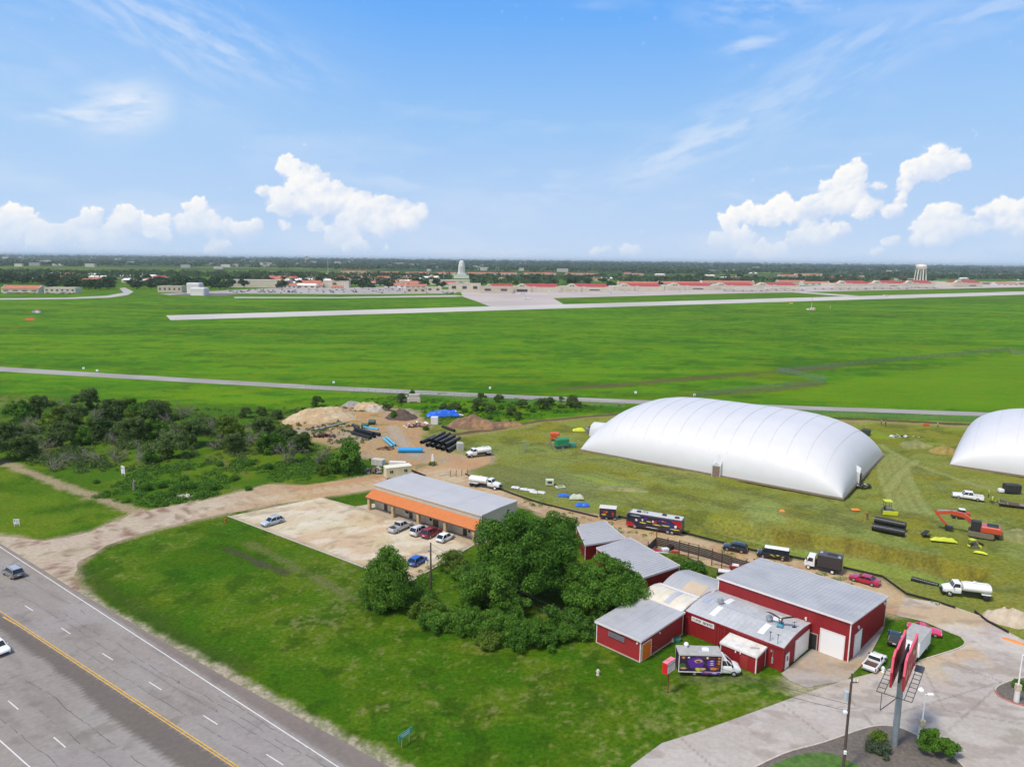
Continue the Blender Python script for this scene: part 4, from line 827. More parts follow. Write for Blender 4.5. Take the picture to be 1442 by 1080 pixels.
def bare_tree(name,label,cat,loc,seed,h,spread,leafy=0,leaf=None,group=None,dense=60,m=None):
    rs=np.random.RandomState(seed); t=thing(name,label,cat,loc,0,group); mb=MB(); tips=[]
    mb2=MB()
    for s in range(rs.randint(3,6)):
        a=rs.uniform(0,6.28); p=Vector((0.15*math.cos(a),.15*math.sin(a),0)); d=Vector((math.cos(a)*.45,math.sin(a)*.45,1)).normalized(); r=.13
        for j in range(4):
            q=p+d*h*.22; mb.tube(p,q,r,r*.75,5); 
            for b in range(int(dense/16)):
                e=(d+Vector(rs.normal(size=3))*.75).normalized(); L=spread*rs.uniform(.25,.6); f=p.lerp(q,rs.rand()); g_=f+e*L; mb2.tube(f,g_,r*.32,.02,3,False)
                for c in range(3): 
                    e2=(e+Vector(rs.normal(size=3))*.6).normalized(); g2=f.lerp(g_,rs.uniform(.4,1)); mb2.tube(g2,g2+e2*L*.45,.025,.012,3,False)
                tips.append((g_.x,g_.y,g_.z,.4))
            p=q; d=(d+Vector(rs.normal(size=3))*.25).normalized(); r*=.72
    mb.build('trunk',m or GBARK,t); mb2.build('branches',TWIG if m is None else m,t)
    if leafy:
        V,tone=leaf_cloud(rs,[tips[rs.randint(len(tips))][:3]+(.6,) for _ in range(leafy)],leafy*26,.32); np_mesh('crown',V,np.arange(len(V)).reshape(-1,4),leaf,t,colattr={'tone':tone})
    return t
x,y=G(549,852); tree('broadleaf_tree','round dense tree standing alone at the corner of the concrete lot','tree',(x,y,0),1,4.3,4.3,4.7,4.8,180,.75,1.2,40000,.27,LEAF_A,.28,lobes=5,lq=(.18,.32),ls=(.62,.8))
x,y=G(740,838); tree('broadleaf_tree','biggest tree, wide leafy crown hiding the end of the beige building','tree',(x,y,0),2,9.4,8.6,7.4,7.2,330,.9,1.9,100000,.33,LEAF_A,.5,lobes=9,limbs=14)
x,y=G(846,858); tree('broadleaf_tree','broad tree leaning over the red annex roof, right of the biggest tree','tree',(x,y,0),3,7.2,6.6,4.0,4.6,240,.8,1.5,66000,.31,LEAF_A,.36,lobes=6,limbs=10)
x,y=G(778,820); tree('broadleaf_tree','tall tree rising between the biggest tree and the two grey roofed sheds','tree',(x,y,0),4,4.6,4.6,5.4,6.6,120,.8,1.5,34000,.32,LEAF_A,.36,lobes=6,limbs=10)
x,y=G(690,858); tree('broadleaf_tree','shorter leafy tree forming the left shoulder of the big tree group','tree',(x,y,0),6,4.8,4.4,4.0,4.2,110,.8,1.3,30000,.30,LEAF_A,.3,lobes=5,limbs=8)
# shrubs under the trees
SHR=[(598,870,1.6,1.5),(625,880,1.9,1.7),(650,886,1.8,1.5),(690,892,2.3,1.7),(728,905,2.1,1.4),(770,905,1.8,1.3),(668,852,1.5,1.2),(638,800,1.9,1.5),(655,815,1.5,1.2),(800,898,1.5,1.0),(600,848,1.0,.9),(708,880,1.7,2.0),(926,808,1.4,1.6),(975,806,1.6,1.1),(952,800,1.3,1.0),(612,884,1.6,1.3),(668,886,1.9,1.7),(745,900,2.2,1.9),(712,872,2.2,2.2),(790,885,2.2,2.0),(822,890,1.7,1.3),(690,908,1.5,1.0),(845,880,1.6,1.2)]
lbl=['low bright shrub right beside the lone round tree','shrub in front of the wooden pole base','leafy shrub just right of the wooden pole','large shrub at the front edge under the biggest tree','shrub at the frontmost point of the thicket on the lawn','low shrub under the right part of the big trees, facing the lawn','small shrub behind the wooden pole in open grass','shrub behind the parking lot corner left of the biggest tree','small shrub against the left side of the biggest tree','shrub nearest the red annex under the trees','tiny dark shrub at the foot of the wooden pole','tall shrub inside the thicket under the biggest tree','shrub growing against the end wall of the long red shed','bright green shrub in the yard beside the dark fence','low shrub between the long red shed and the fenced yard','low shrub on the lawn side of the wooden pole, right of the lone tree','full shrub in the front row midway along the thicket','large shrub under the right half of the biggest tree','tall shrub behind the front row under the biggest tree','bushy shrub at the foot of the right hand tree group','shrub in the gap left of the red annex wall','lowest shrub at the lawn edge of the thicket','shrub closest to the annex corner under overhanging leaves']
for i,((px,py,r,h),lb) in enumerate(zip(SHR,lbl)):
    x,y=G(px,py); tree('shrub',lb,'shrub',(x,y,0),20+i,r*1.5,r*1.5,h*.95,h*.85,52,.45,.85,8500,.24,LEAF_A if i%7 else LEAF_C,.06,lobes=4,limbs=4)
# bushes on the left land: prototypes
def bush_proto(seed,r,h,leaf,n=2600,size=.34): return tree('mesquite_bush','x','bush',(0,-500,0),seed,r,r,h*.58,h*.44,60,.55,1.05,int(n*2.2),size,leaf,.1,lobes=4,limbs=6,bark=GBARK)
protos=[bush_proto(61,3.7,5.8,LEAF_B,3600),bush_proto(62,3.3,5.0,LEAF_B,3300),bush_proto(63,3.6,5.0,LEAF_C,3300),bush_proto(64,3.0,5.6,LEAF_A,3200),bush_proto(65,1.9,2.0,LEAF_A,1600,.28)]
bares=[bare_tree('bare_tree','x','tree',(0,-500,0),71,6.0,3.0,10,LEAF_B,dense=110),bare_tree('bare_tree','x','tree',(0,-500,0),72,5.6,3.0,0,dense=120),bare_tree('bare_tree','x','tree',(0,-500,0),73,6.4,2.8,22,LEAF_G,dense=110)]
used=set()
def put(pr,px,py,label,sc=1.0,name=None,group=None,cat=None):
    x,y=G(px,py); rz=random.uniform(0,6.28)
    if id(pr) in used: o=dup(pr,(x,y,0),rz,label,group,sc)
    else:
        used.add(id(pr)); o=pr; o.location=(x,y,0); o.rotation_euler=(0,0,rz); o.scale=(sc,)*3; o['label']=label
        if group: o['group']=group
    if name: o.name=name
    if cat: o['category']=cat
    return o
GRP='bushes and small trees of the left thicket'
rr=random.Random(21)
TH=[(px+6,py-4) for px,py in [(5,625),(22,612),(30,650),(48,608),(55,640),(75,600),(80,632),(70,660),(100,602),(108,630),(105,655),(128,598),(135,622),(132,650),(150,596),(160,628),(158,655),(180,600),(186,625),(190,648),(208,598),(212,622),(232,600),(240,625),(235,648),(262,610),(265,632),(290,612),(296,636),(318,618),(325,640),(345,625),(368,620),(375,642),(395,628),(400,650),(420,640),(-20,630),(-15,655),(440,652),(250,592),(170,584),(120,580),(90,583),(50,590),(20,596)]]
for i,(px,py) in enumerate(TH):
    dk='left' if px<110 else 'middle' if px<260 else 'right'; dp='back row' if py<612 else 'front row' if py>640 else 'centre row'
    if i%4==3 or (20<px<330 and i%3==1): put(bares[i%3],px,py+(6 if i%2 else 0),f'leafless grey tree in the thicket, {dk} part, {dp}',rr.uniform(.85,1.2),group='leafless grey trees of the left thicket')
    else: put(protos[[0,1,0,3,1,2][i%6]],px,py,f'dense green bush in the thicket, {dk} part, {dp}',rr.uniform(.95,1.35),group=GRP)
for px,py,p,l,s in [(195,594,3,'tallest small tree sticking up behind the thicket, left one of its pair',1.35),(228,592,0,'dark tree sticking up behind the thicket, wider one of its pair',1.3),(212,652,3,'round bright bush at the front of the thicket above the white notice board',1.0),(490,664,3,'large leafy tree in front of the earth yard beside the cream cabin',1.75),(300,598,1,'low bush on the green slope right of the thicket',.7),(345,588,0,'bush row behind the thicket, left end beside the airfield',.9),(368,585,1,'dark bush in the row behind the thicket beside the airfield',.9),(392,590,0,'bush at the right end of the row behind the thicket',.8),(446,572,0,'round dark bush behind the sand heap',.95),(428,583,1,'bush just left of the sand heap top',.7),(470,655,1,'dark bush touching the large tree by the cream cabin',.9),(455,668,2,'bright bush at the left foot of the large tree by the cabin',.7),(555,590,3,'bush behind the dark soil heap in the earth yard',.75),(545,578,1,'tall bush by the perimeter road behind the yard',.7),(565,566,0,'dark bush beside the stacked pallets at the perimeter road',.85),(580,560,3,'bush left of the pale pallets at the perimeter road',.8),(600,605,4,'small bush beside the white rubbish heap',.8)]:
    put(protos[p],px,py,l,s*(.72 if s<1.2 else .9))
for i,(px,py,s) in enumerate([(206,690,.8),(228,686,.7),(248,692,.8),(268,688,.75),(280,700,.6),(240,700,.6),(300,690,.6),(330,675,.6),(350,690,.5),(378,660,.7),(352,655,.7),(260,676,.6),(90,612,.6),(135,680,.4),(150,695,.35),(310,655,.5),(232,712,.4),(210,704,.4),(180,706,.35)]):
    put(protos[4],px,py,'low shrub in the weeds '+('beside the pale stump' if px<215 and py>685 else 'just above the dirt road bend' if py>684 else 'at the foot of the thicket' if px<300 else 'left of the large tree by the cabin'),s,group='low shrubs in the weeds above the dirt road',name='low_shrub',cat='shrub')
for i,(px,py,s) in enumerate([(640,582,.7),(655,580,.6),(672,578,.7),(690,582,.6),(705,576,.65),(720,585,.55),(735,574,.6),(750,580,.6),(765,576,.7),(775,570,.55),(790,574,.6),(805,572,.7),(812,574,.5),(690,590,.5),(730,590,.45),(625,580,.6),(612,586,.5),(677,564,.5),(702,566,.55),(762,566,.35),(790,566,.35)]):
    put(protos[[1,4,0][i%3]],px,py,('small bush touching the fence of the perimeter road, ' if py<571 else 'small bush on the strip between road and soil bank, ')+('left part' if px<680 else 'middle part' if px<745 else 'right part'),s*1.1,group='small bushes along the perimeter road',name='low_shrub',cat='shrub')
# weeds: uncountable
def weeds(name,poly,n,size,leaf,h=.5,seed=5,rk=1):
    rs=np.random.RandomState(seed); P=np.array(GP(poly)); lo=P.min(0);hi=P.max(0); X=rs.uniform(lo[0],hi[0],n*4);Y=rs.uniform(lo[1],hi[1],n*4)
    k=(sdf(P,X,Y)>0)&(fbm(X,Y,6,401)+.25*rs.rand(n*4)>.60); X=X[k][:n];Y=Y[k][:n]; r=rs.uniform(.35,1.0,len(X))*rk; z=gheight(X,Y)
    V,t=leaf_cloud(rs,[(a,b,c,q) for a,b,c,q in zip(X,Y,z+.05,r)],int(len(X)*26*rk**2),size,up=.8,flat=h); z2=np.repeat(V.reshape(-1,4,3)[:,:,2].min(1),4)
    tag(np_mesh(name,V,np.arange(len(V)).reshape(-1,4),leaf,None,colattr={'tone':t}),kind='stuff')
weeds('undergrowth',[(-30,605),(120,582),(260,580),(420,612),(440,650),(400,655),(330,640),(215,650),(120,668),(0,640)],420,.42,LEAF_B,.9,15,2.3)
weeds('weeds',[(130,700),(200,660),(420,640),(520,668),(380,682),(290,702),(215,715)],1500,.36,LEAF_A,.55)
weeds('weeds',[(-10,610),(180,575),(420,575),(540,610),(480,640),(400,660),(200,665),(60,665),(0,640)],1500,.42,LEAF_B,.7,6)
weeds('weeds',[(590,590),(600,562),(880,572),(760,588),(690,600)],500,.4,LEAF_A,.6,7)
weeds('weeds',[(300,600),(560,556),(600,566),(520,580),(420,580),(320,640)],500,.4,LEAF_C,.5,8)
weeds('weeds',[(700,688),(760,710),(850,735),(960,762),(1060,784),(1140,802),(1235,826),(1330,850),(1330,858),(1235,832),(1060,792),(850,745),(700,696)],450,.25,LEAF_A,.5,9)
weeds('weeds',[(590,800),(640,790),(680,830),(790,900),(680,900),(590,880)],400,.3,LEAF_A,.6,10)
# roadside plants on the beds
for px,py,r,h,leaf,l in [(1317,1060,2.0,2.2,LEAF_A,'big round green bush at the right end of the mulch bed'),(1236,1046,.9,1.1,LEAF_C,'small bright plant in the mulch bed near the steel post'),(1243,1062,1.0,.8,LEAF_G,'pale silvery grass clump in the mulch bed'),(1228,1056,.7,.6,LEAF_G,'smaller pale grass clump in the mulch bed'),(1436,968,1.0,.5,LEAF_A,'low green plant in the bed cut by the right edge')]:
    x,y=G(px,py); tree('bed_plant',l,'plant',(x,y,.1),int(px),r,r,h*.6,h*.55,60 if r>1.5 else 26,.3,.55,14000 if r>1.5 else 3000,.17,leaf,.05,lobes=4,limbs=3)
# distant trees
far_p=[tree('distant_tree','x','tree',(0,-900,0),300+i,5.5+i*.6,5.5+i*.5,4.2,5.0,22,1.8,2.8,1000,1.5,LEAF_F,.4,lobes=4,limbs=3) for i in range(4)]
# ================================================================ VEHICLES
def paint(name,col,r=.28): return mat(name,col,r,coat=.7,var=.02)
def wheel(root,x,y,r,wd,loc_name='wheel',dual=False,rim=None):
    mb=MB(); s=1 if y>0 else -1
    mb.loft([[(x+rr_*math.cos(a),yy,r+rr_*math.sin(a)) for a in [2*math.pi*i/20 for i in range(20)]] for yy,rr_ in ((y-s*wd,r*.93),(y-s*wd*.9,r),(y-s*.05*wd,r),(y,r*.92))])
    w_=mb.build('wheel',TYRE,root,smooth=False)
    mb=MB(); mb.tube((x,y-s*.02,r),(x,y+s*.02,r),r*.62,r*.55,12); mb.tube((x,y+s*.02,r),(x,y+s*.035,r),r*.18,r*.15,8); mb.build('rim',rim or RIM,w_); return w_
def sec(x,hw,zb,zt,r=.08):
    return [(x,-hw+r,zb),(x,-hw,zb+r*1.5),(x,-hw,zt-r*1.4),(x,-hw+r*.6,zt-r*.3),(x,-hw+r*2.2,zt),(x,hw-r*2.2,zt),(x,hw-r*.6,zt-r*.3),(x,hw,zt-r*1.4),(x,hw,zb+r*1.5),(x,hw-r,zb)]
def car(name,label,cat,loc,rz,col,L,W,H,style='suv',group=None,rr_=.36,rack=False,roofcol=None,z=0):
    """style gives the side profile: belt height, screen and tailgate positions as fractions of the length"""
    S={'suv':dict(belt=.60,hf=.56,xa=.22,xb=.08,xc=-.40,xd=-.485,tail=.60),
       'wagon':dict(belt=.60,hf=.55,xa=.24,xb=.08,xc=-.34,xd=-.46,tail=.60),
       'sedan':dict(belt=.64,hf=.58,xa=.22,xb=.06,xc=-.20,xd=-.36,tail=.68),
       'coupe':dict(belt=.64,hf=.58,xa=.14,xb=-.0,xc=-.14,xd=-.30,tail=.66),
       'bug':dict(belt=.58,hf=.56,xa=.26,xb=.10,xc=-.30,xd=-.46,tail=.58),
       'van':dict(belt=.55,hf=.50,xa=.36,xb=.26,xc=-.475,xd=-.495,tail=.55)}[style]
    t=thing(name,label,cat,(loc[0],loc[1],z),rz,group); hw=W/2; b=S['belt']*H; zf=S['hf']*H; zt=S['tail']*H; zb=.26
    xs=[(-L/2,hw*.84,zb+.12,zt*.88),(-L/2+.08,hw*.93,zb+.02,zt*.97),(-L/2+.35,hw*.98,zb,zt),(S['xd']*L+.02 if S['xd']*L>-L/2+.4 else -L/2+.45,hw,zb,max(zt,b-.02)),(0,hw,zb,b),(S['xa']*L,hw,zb,b-.01),(L*.36,hw*.985,zb,zf+.04),(L/2-.28,hw*.95,zb+.02,zf-.04),(L/2-.07,hw*.88,zb+.06,zf-.14),(L/2,hw*.78,zb+.14,zf-.28)]
    xs=sorted(xs,key=lambda q:q[0]); mb=MB(); mb.loft([sec(*q) for q in xs]); body=mb.build('body',col,t,smooth=True)
    # cabin glass, then roof and pillars a little proud
    xa,xb_,xc,xd=[S[k]*L for k in('xa','xb','xc','xd')]; hb=hw*.93; hr=hw*.76; zr=H-.05
    def ringc(x0,x1,hw_,z): return [(x0,-hw_,z),(x1,-hw_*.93,z),(x1,hw_*.93,z),(x0,hw_,z)]
    mb=MB(); mb.loft([[(xd,-hb,b-.06),(xa,-hb*.93,b-.06),(xa,hb*.93,b-.06),(xd,hb,b-.06)],[(xc,-hr,zr),(xb_,-hr*.95,zr),(xb_,hr*.95,zr),(xc,hr,zr)]]); mb.build('windows',GLASS,t)
    mb=MB(); mb.loft([[(xc-.05,-hr-.02,zr-.03),(xb_+.06,-hr*.95-.02,zr-.03),(xb_+.06,hr*.95+.02,zr-.03),(xc-.05,hr+.02,zr-.03)],[(xc,-hr,H-.01),(xb_-.05,-hr*.94,H-.01),(xb_-.05,hr*.94,H-.01),(xc,hr,H-.01)],[(xc+.15,-hr*.8,H+.02),(xb_-.2,-hr*.78,H+.02),(xb_-.2,hr*.78,H+.02),(xc+.15,hr*.8,H+.02)]])
    mb.build('roof',roofcol or col,t,smooth=True)
    mb=MB()
    for s in (-1,1):
        def bar(f,w_=.045):
            xb0=xd+(xa-xd)*f; xt=xc+(xb_-xc)*f; k0=1-.07*f; k1=1-.05*f
            mb.tube((xb0,s*hb*k0,b-.03),(xt,s*hr*k1,zr-.01),w_,w_*.9,5)
        bar(1,.05); bar(.0,.07); bar(.52)
        if L>4.3 and style in('suv','wagon','van'): bar(.24)
    mb.build('pillar',col,t)
    for s in (-1,1):
        MB().loft([[(L/2-.20,s*(hw*.62),zf-.26),(L/2-.20,s*(hw*.93),zf-.26),(L/2-.20,s*(hw*.93),zf-.08),(L/2-.20,s*hw*.62,zf-.08)],[(L/2-.01,s*(hw*.60),zf-.30),(L/2-.06,s*(hw*.86),zf-.28),(L/2-.08,s*hw*.86,zf-.13),(L/2-.03,s*hw*.6,zf-.16)]]).build('headlight',LAMP,t)
        MB().loft([[(-L/2-.012,s*hw*.56,zt*.70),(-L/2+.0,s*hw*.84,zt*.70),(-L/2+.05,s*hw*.90,zt*.93),(-L/2+.02,s*hw*.6,zt*.93)],[(-L/2+.2,s*hw*.56,zt*.70),(-L/2+.22,s*hw*.955,zt*.70),(-L/2+.22,s*hw*.965,zt*.93),(-L/2+.2,s*hw*.6,zt*.93)]]).build('tail_light',TAIL,t)
        MB().cbox((xa-.18,s*(hw+.06),b+.06),(.12,.16,.13)).build('mirror',col,t)
        for x in (L*.30,-L*.295): wheel(t,x,s*(hw+.015),rr_,.24)
    mb=MB(); mb.box(L/2-.12,-hw*.6,zb+.1,L/2+.005,hw*.6,zb+.26); mb.build('grille',DARK,t)
    mb=MB(); mb.box(-L/2-.015,-hw*.8,zb+.08,-L/2+.1,hw*.8,zb+.2); mb.build('rear_bumper',DARK,t)
    MB().box(-L/2-.03,-.26,zt*.62,-L/2+.02,.26,zt*.62+.14).build('number_plate',TRIM,t)
    if rack:
        for s in(-1,1): MB().tube((xc+.1,s*hr*.85,H+.07),(xb_-.3,s*hr*.85,H+.07),.025).build('roof_rail',DARK,t)
    return t
def pickup(name,label,loc,rz,col,L=5.9,W=2.0,H=1.9,cabend=-.16,z=0,bed=None,classic=False,load=True):
    t=thing(name,label,'pickup truck',(loc[0],loc[1],z),rz); hw=W/2; zb=.42 if not classic else .3; b=H*.62; cb=cabend*L
    mb=MB(); mb.loft([sec(*q) for q in [(cb,hw,zb,b),(.0,hw,zb,b),(.20*L,hw,zb,b-.01),(.34*L,hw*.985,zb,b-.06),(L/2-.2,hw*.95,zb+.04,b-.12),(L/2-.05,hw*.9,zb+.08,b-.2),(L/2,hw*.82,zb+.14,b-.34)]]); mb.build('body',col,t,smooth=True)
    mb=MB(); x0=-L/2; th=.09; mb.bbox(x0,-hw,zb,cb,-hw+.16,b,.04); mb.bbox(x0,hw-.16,zb,cb,hw,b,.04); mb.bbox(x0-.02,-hw+.1,zb,x0+.1,hw-.1,b-.03,.03); mb.box(x0+.1,-hw+.15,zb,cb,hw-.15,zb+.28); mb.build('cargo_bed',col,t)
    MB().box(x0+.1,-hw+.16,zb+.285,cb-.02,hw-.16,zb+.31).build('bed_liner',bed or DARK,t)
    xa,xb_,xc,xd=.20*L,.10*L,cb+.12,cb+.02; hb=hw*.93;hr=hw*.78;zr=H-.05
    MB().loft([[(xd,-hb,b-.06),(xa,-hb*.95,b-.06),(xa,hb*.95,b-.06),(xd,hb,b-.06)],[(xc,-hr,zr),(xb_,-hr*.95,zr),(xb_,hr*.95,zr),(xc,hr,zr)]]).build('windows',GLASS,t)
    MB().loft([[(xc-.04,-hr-.02,zr-.03),(xb_+.06,-hr-.0,zr-.03),(xb_+.06,hr,zr-.03),(xc-.04,hr+.02,zr-.03)],[(xc+.06,-hr*.9,H),(xb_-.1,-hr*.88,H),(xb_-.1,hr*.88,H),(xc+.06,hr*.9,H)]]).build('roof',col,t,smooth=True)
    mb=MB()
    for s in(-1,1):
        for f in ((0,.5,1) if xb_-xc>1.3 else (0,1)): mb.tube((xd+(xa-xd)*f,s*hb*(1-.05*f),b-.03),(xc+(xb_-xc)*f,s*hr*(1-.04*f),zr),.05,.045,5)
    mb.build('pillar',col,t)
    for s in(-1,1):
        MB().cbox((L/2-.06,s*hw*.72,b-.30),(.14,.3,.2)).build('headlight',LAMP,t); MB().cbox((-L/2+.02,s*(hw-.08),b-.3),(.12,.15,.4)).build('tail_light',TAIL,t); MB().cbox((xa-.15,s*(hw+.1),b+.1),(.12,.2,.2)).build('mirror',DARK,t)
        for x in(L*.31,-L*.30): wheel(t,x,s*(hw+.01),.40 if not classic else .36,.27)
    MB().box(L/2-.1,-hw*.62,b-.45,L/2+.012,hw*.62,b-.2).build('grille',DARK,t); MB().box(-L/2-.12,-hw*.95,zb,-L/2,hw*.95,zb+.2).build('rear_bumper',GALV,t); MB().box(L/2-.12,-hw*.93,zb+.02,L/2+.06,hw*.93,zb+.2).build('front_bumper',GALV if not classic else WHITE,t)
    return t
def mid(a,b): A,B=G(*a),G(*b); return ((A[0]+B[0])/2,(A[1]+B[1])/2)
SILV=paint('silver_paint',(.36,.38,.42)); GRYW=paint('light_grey_paint',(.50,.50,.50)); CRIM=paint('crimson_paint',(.22,.01,.025)); BRED=paint('bright_red_paint',(.42,.012,.05)); PINK=paint('pink_red_paint',(.68,.022,.10)); BLUE=paint('blue_paint',(.02,.10,.42)); BLKP=paint('black_car_paint',(.014,.015,.02)); GREY=paint('grey_car_paint',(.16,.165,.17))
H57=R(56)
pickup('pickup_truck','silver crew cab pickup nosed in under the orange awning, leftmost of the four parked there',(-22.6,144.1),H57,GRYW)
car('suv','white and silver suv parked left of the dark red suv',   'suv',(-18.3,142.0),H57,paint('pearl_paint',(.60,.60,.60)),4.8,1.95,1.85,'suv',rack=True,rr_=.38)
car('suv','dark red suv parked between a white suv and a small white hatchback','suv',(-15.9,140.9),H57,CRIM,4.9,1.95,1.85,'suv',rr_=.38)
car('hatchback_car','small rounded white hatchback, rightmost of the cars by the awning','car',(-12.9,138.6),H57,WHITE,4.2,1.8,1.55,'bug',rr_=.33)
car('hatchback_car','blue car half hidden behind the lone round tree','car',(-16.9,127.2),R(60),BLUE,4.2,1.8,1.5,'wagon',rr_=.33)
wg=car('estate_car','light blue grey estate car alone in the middle of the concrete lot','car',(-49.7,146.4),R(231),paint('ice_blue_paint',(.42,.48,.55)),4.8,1.85,1.6,'wagon',rack=True,rr_=.34)
x,y=G(13,812); car('suv','grey suv driving on the highway, seen from behind, at the left edge','suv',(x+.3,y+.6),R(180-35.5),GREY,4.9,1.95,1.75,'suv',rack=True,rr_=.37,roofcol=SILV)
x,y=G(-12,918); car('suv','white car on the highway cut off by the left edge','car',(x+.6,y+.3),R(-35),WHITE,4.8,1.95,1.6,'suv',rr_=.37)
car('suv','black suv on the dirt road above the dark fenced yard','suv',(43.5,134.9),R(180-26),BLKP,4.6,1.9,1.7,'suv',rr_=.37)
car('sedan','bright red sedan with black windows behind the tall garage','car',(62.1,121.2),R(180-42),BRED,5.0,1.9,1.45,'sedan',rr_=.36)
car('classic_coupe','hot pink vintage coupe with white bumpers on the grass island','car',(62.9,103.6),R(-28),PINK,4.7,1.8,1.35,'coupe',rr_=.33)
car('hatchback_car','black car on the grass behind the red billboard','car',(57.0,101.0),R(62),BLKP,4.2,1.8,1.5,'bug',rr_=.34)
pickup('pickup_truck','old white pickup with a rusty bed at the edge of the garage slab',(50.9,94.4),R(47),WHITE,5.0,1.9,1.5,cabend=-.08,bed=RUST,classic=True)
# black passenger van with white roof
v=car('passenger_van','black passenger van with a white roof behind the tall garage','van',(49.7,131.6),R(180-22),BLKP,5.8,2.05,2.15,'van',rr_=.37,roofcol=WHITE)
YEL=mat('yellow_lettering',(.62,.60,.04),.5); MAG=mat('red_graphic',(.45,.02,.04),.5); PUR=mat('purple_graphic',(.10,.02,.30),.5); ORA=mat('orange_graphic',(.60,.22,.04),.5); NAVY=mat('navy_graphic',(.025,.03,.14),.5); WLET=mat('white_lettering',(.7,.7,.7),.5)
def graphics(parent,y,items,name='side_graphic',face=1):
    """irregular painted patches on a side wall; items: (material,x,z,w,h)"""
    rr=random.Random(9)
    for m,x,z,w_,h_ in items:
        n=9; pts=[(x+w_/2*math.cos(2*math.pi*k/n)*rr.uniform(.75,1.1),z+h_/2*math.sin(2*math.pi*k/n)*rr.uniform(.7,1.15)) for k in range(n)]
        mb=MB(); mb.xprism(pts,min(y,y+face*.012),max(y,y+face*.012)); mb.build(name,m,parent)
vb=[c for c in v.children if c.name.startswith('body')][0]
graphics(v,1.03,[(YEL,.2,.95,.8,.18),(YEL,-.9,1.0,.7,.18),(YEL,-.2,.75,.6,.12),(YEL,-1.8,.85,.5,.14)])
# motor coach with wrap
t=thing('motor_coach','long black and red wrapped motor coach with yellow writing on the dirt road','bus',(30.0,145.6),R(180-25.4))
L=11.6;hw=1.3;zb=.45;zt=3.35
COACH=paint('coach_wrap_black',(.022,.016,.045))
MB().loft([[(x,-w_+.1,zb),(x,-w_,zb+.2),(x,-w_,h_-.25),(x,-w_+.12,h_),(x,w_-.12,h_),(x,w_,h_-.25),(x,w_,zb+.2),(x,w_-.1,zb)] for x,w_,h_ in ((-L/2,hw-.04,zt-.05),(-L/2+.1,hw,zt),(L/2-.7,hw,zt),(L/2-.25,hw-.03,zt-.18),(L/2,hw-.15,zt-.9))]).build('body',COACH,t)
mb=MB(); mb.bbox(-L/2+.05,-hw+.13,zt,L/2-.75,hw-.13,zt+.07,.05); mb.build('roof',mat('coach_roof',(.50,.50,.48),.6,var=.08),t)
for x,y in ((3.4,.2),(-1.9,-.1),(-4.6,.3)): MB().bbox(x-.45,y-.35,zt+.07,x+.45,y+.35,zt+.32,.08).build('roof_vent',DARK,t)
MB().bbox(1.6,-.5,zt+.07,2.7,.3,zt+.28,.08).build('air_conditioner',mat('grey_unit',(.25,.26,.28),.5),t)
MB().loft([[(L/2-.24,-1.1,1.6),(L/2-.24,1.1,1.6),(L/2-.6,1.05,3.0),(L/2-.6,-1.05,3.0)],[(L/2-.02,-1.1,1.6),(L/2-.02,1.1,1.6),(L/2-.28,1.05,2.95),(L/2-.28,-1.05,2.95)]]).build('windscreen',GLASS,t)
CR2=paint('coach_red',(.40,.012,.02))
for s in(-1,1):
    MB().xprism([(L/2-1.6,.5),(L/2-.02,.5),(L/2-.04,1.6),(L/2-1.3,1.35),(L/2-1.9,.9)],s*(hw+.008)-.006,s*(hw+.008)+.006).build('side_graphic',CR2,t)
    MB().xprism([(-L/2+.0,1.4),(-L/2+.0,3.0),(-L/2+2.3,3.0),(-L/2+1.1,2.2)],s*(hw+.008)-.006,s*(hw+.008)+.006).build('side_graphic',CR2,t)
    MB().box(L/2-1.7,s*(hw+.007)-.007,1.75,L/2-.85,s*(hw+.007)+.007,2.65).build('window',GLASS,t)
    MB().xprism([(-L/2+1.2,1.1),(-L/2+1.4,2.3),(-L/2+3.4,2.9),(-L/2+4.2,2.0),(-L/2+3,1.2)],s*(hw+.004)-.003,s*(hw+.004)+.003).build('side_graphic',NAVY,t)
    graphics(t,s*(hw+.012),[(YEL,2.2,1.6,1.7,.26),(YEL,.9,2.05,1.3,.24),(YEL,-.7,1.6,1.8,.26),(YEL,-2.6,1.75,1.9,.24),(YEL,-4.5,1.25,2.2,.22),(MAG,-.4,2.1,.8,.8),(WLET,.1,2.2,.4,.6),(WLET,3.6,2.0,.55,.55),(WLET,2.3,2.2,.35,.6),(WLET,.3,.85,2.8,.13),(WLET,3.8,2.85,2.4,.12),(WLET,-4.6,1.9,.7,.6),(MAG,-2.4,2.5,.6,.35),(ORA,-1.9,2.6,.5,.3),(PUR,1.6,2.6,.9,.4),(PUR,-1.4,2.6,.8,.4)],face=s)
    for x in(3.9,-3.0,-3.9): wheel(t,x,s*(hw+.0),.48,.3)
    MB().cbox((L/2-.5,s*(hw+.2),2.4),(.15,.25,.5)).build('mirror',DARK,t)
for s in (-1,1): MB().cbox((L/2-.05,s*.95,1.05),(.2,.4,.22)).build('headlight',LAMP,t); MB().cbox((-L/2-.01,s*1.05,1.3),(.06,.2,.5)).build('tail_light',TAIL,t)
MB().box(-L/2-.02,-.85,2.1,-L/2+.02,.85,2.9).build('rear_window',GLASS,t)
mb=MB(); 
for k in range(7): mb.tube((-L/2-.12,-.9,.9+.35*k),(-L/2-.12,-.55,.9+.35*k),.02,n=4)
mb.tube((-L/2-.12,-.9,.7),(-L/2-.12,-.9,3.4),.025,n=4); mb.tube((-L/2-.12,-.55,.7),(-L/2-.12,-.55,3.4),.025,n=4); mb.build('ladder',GALV,t)
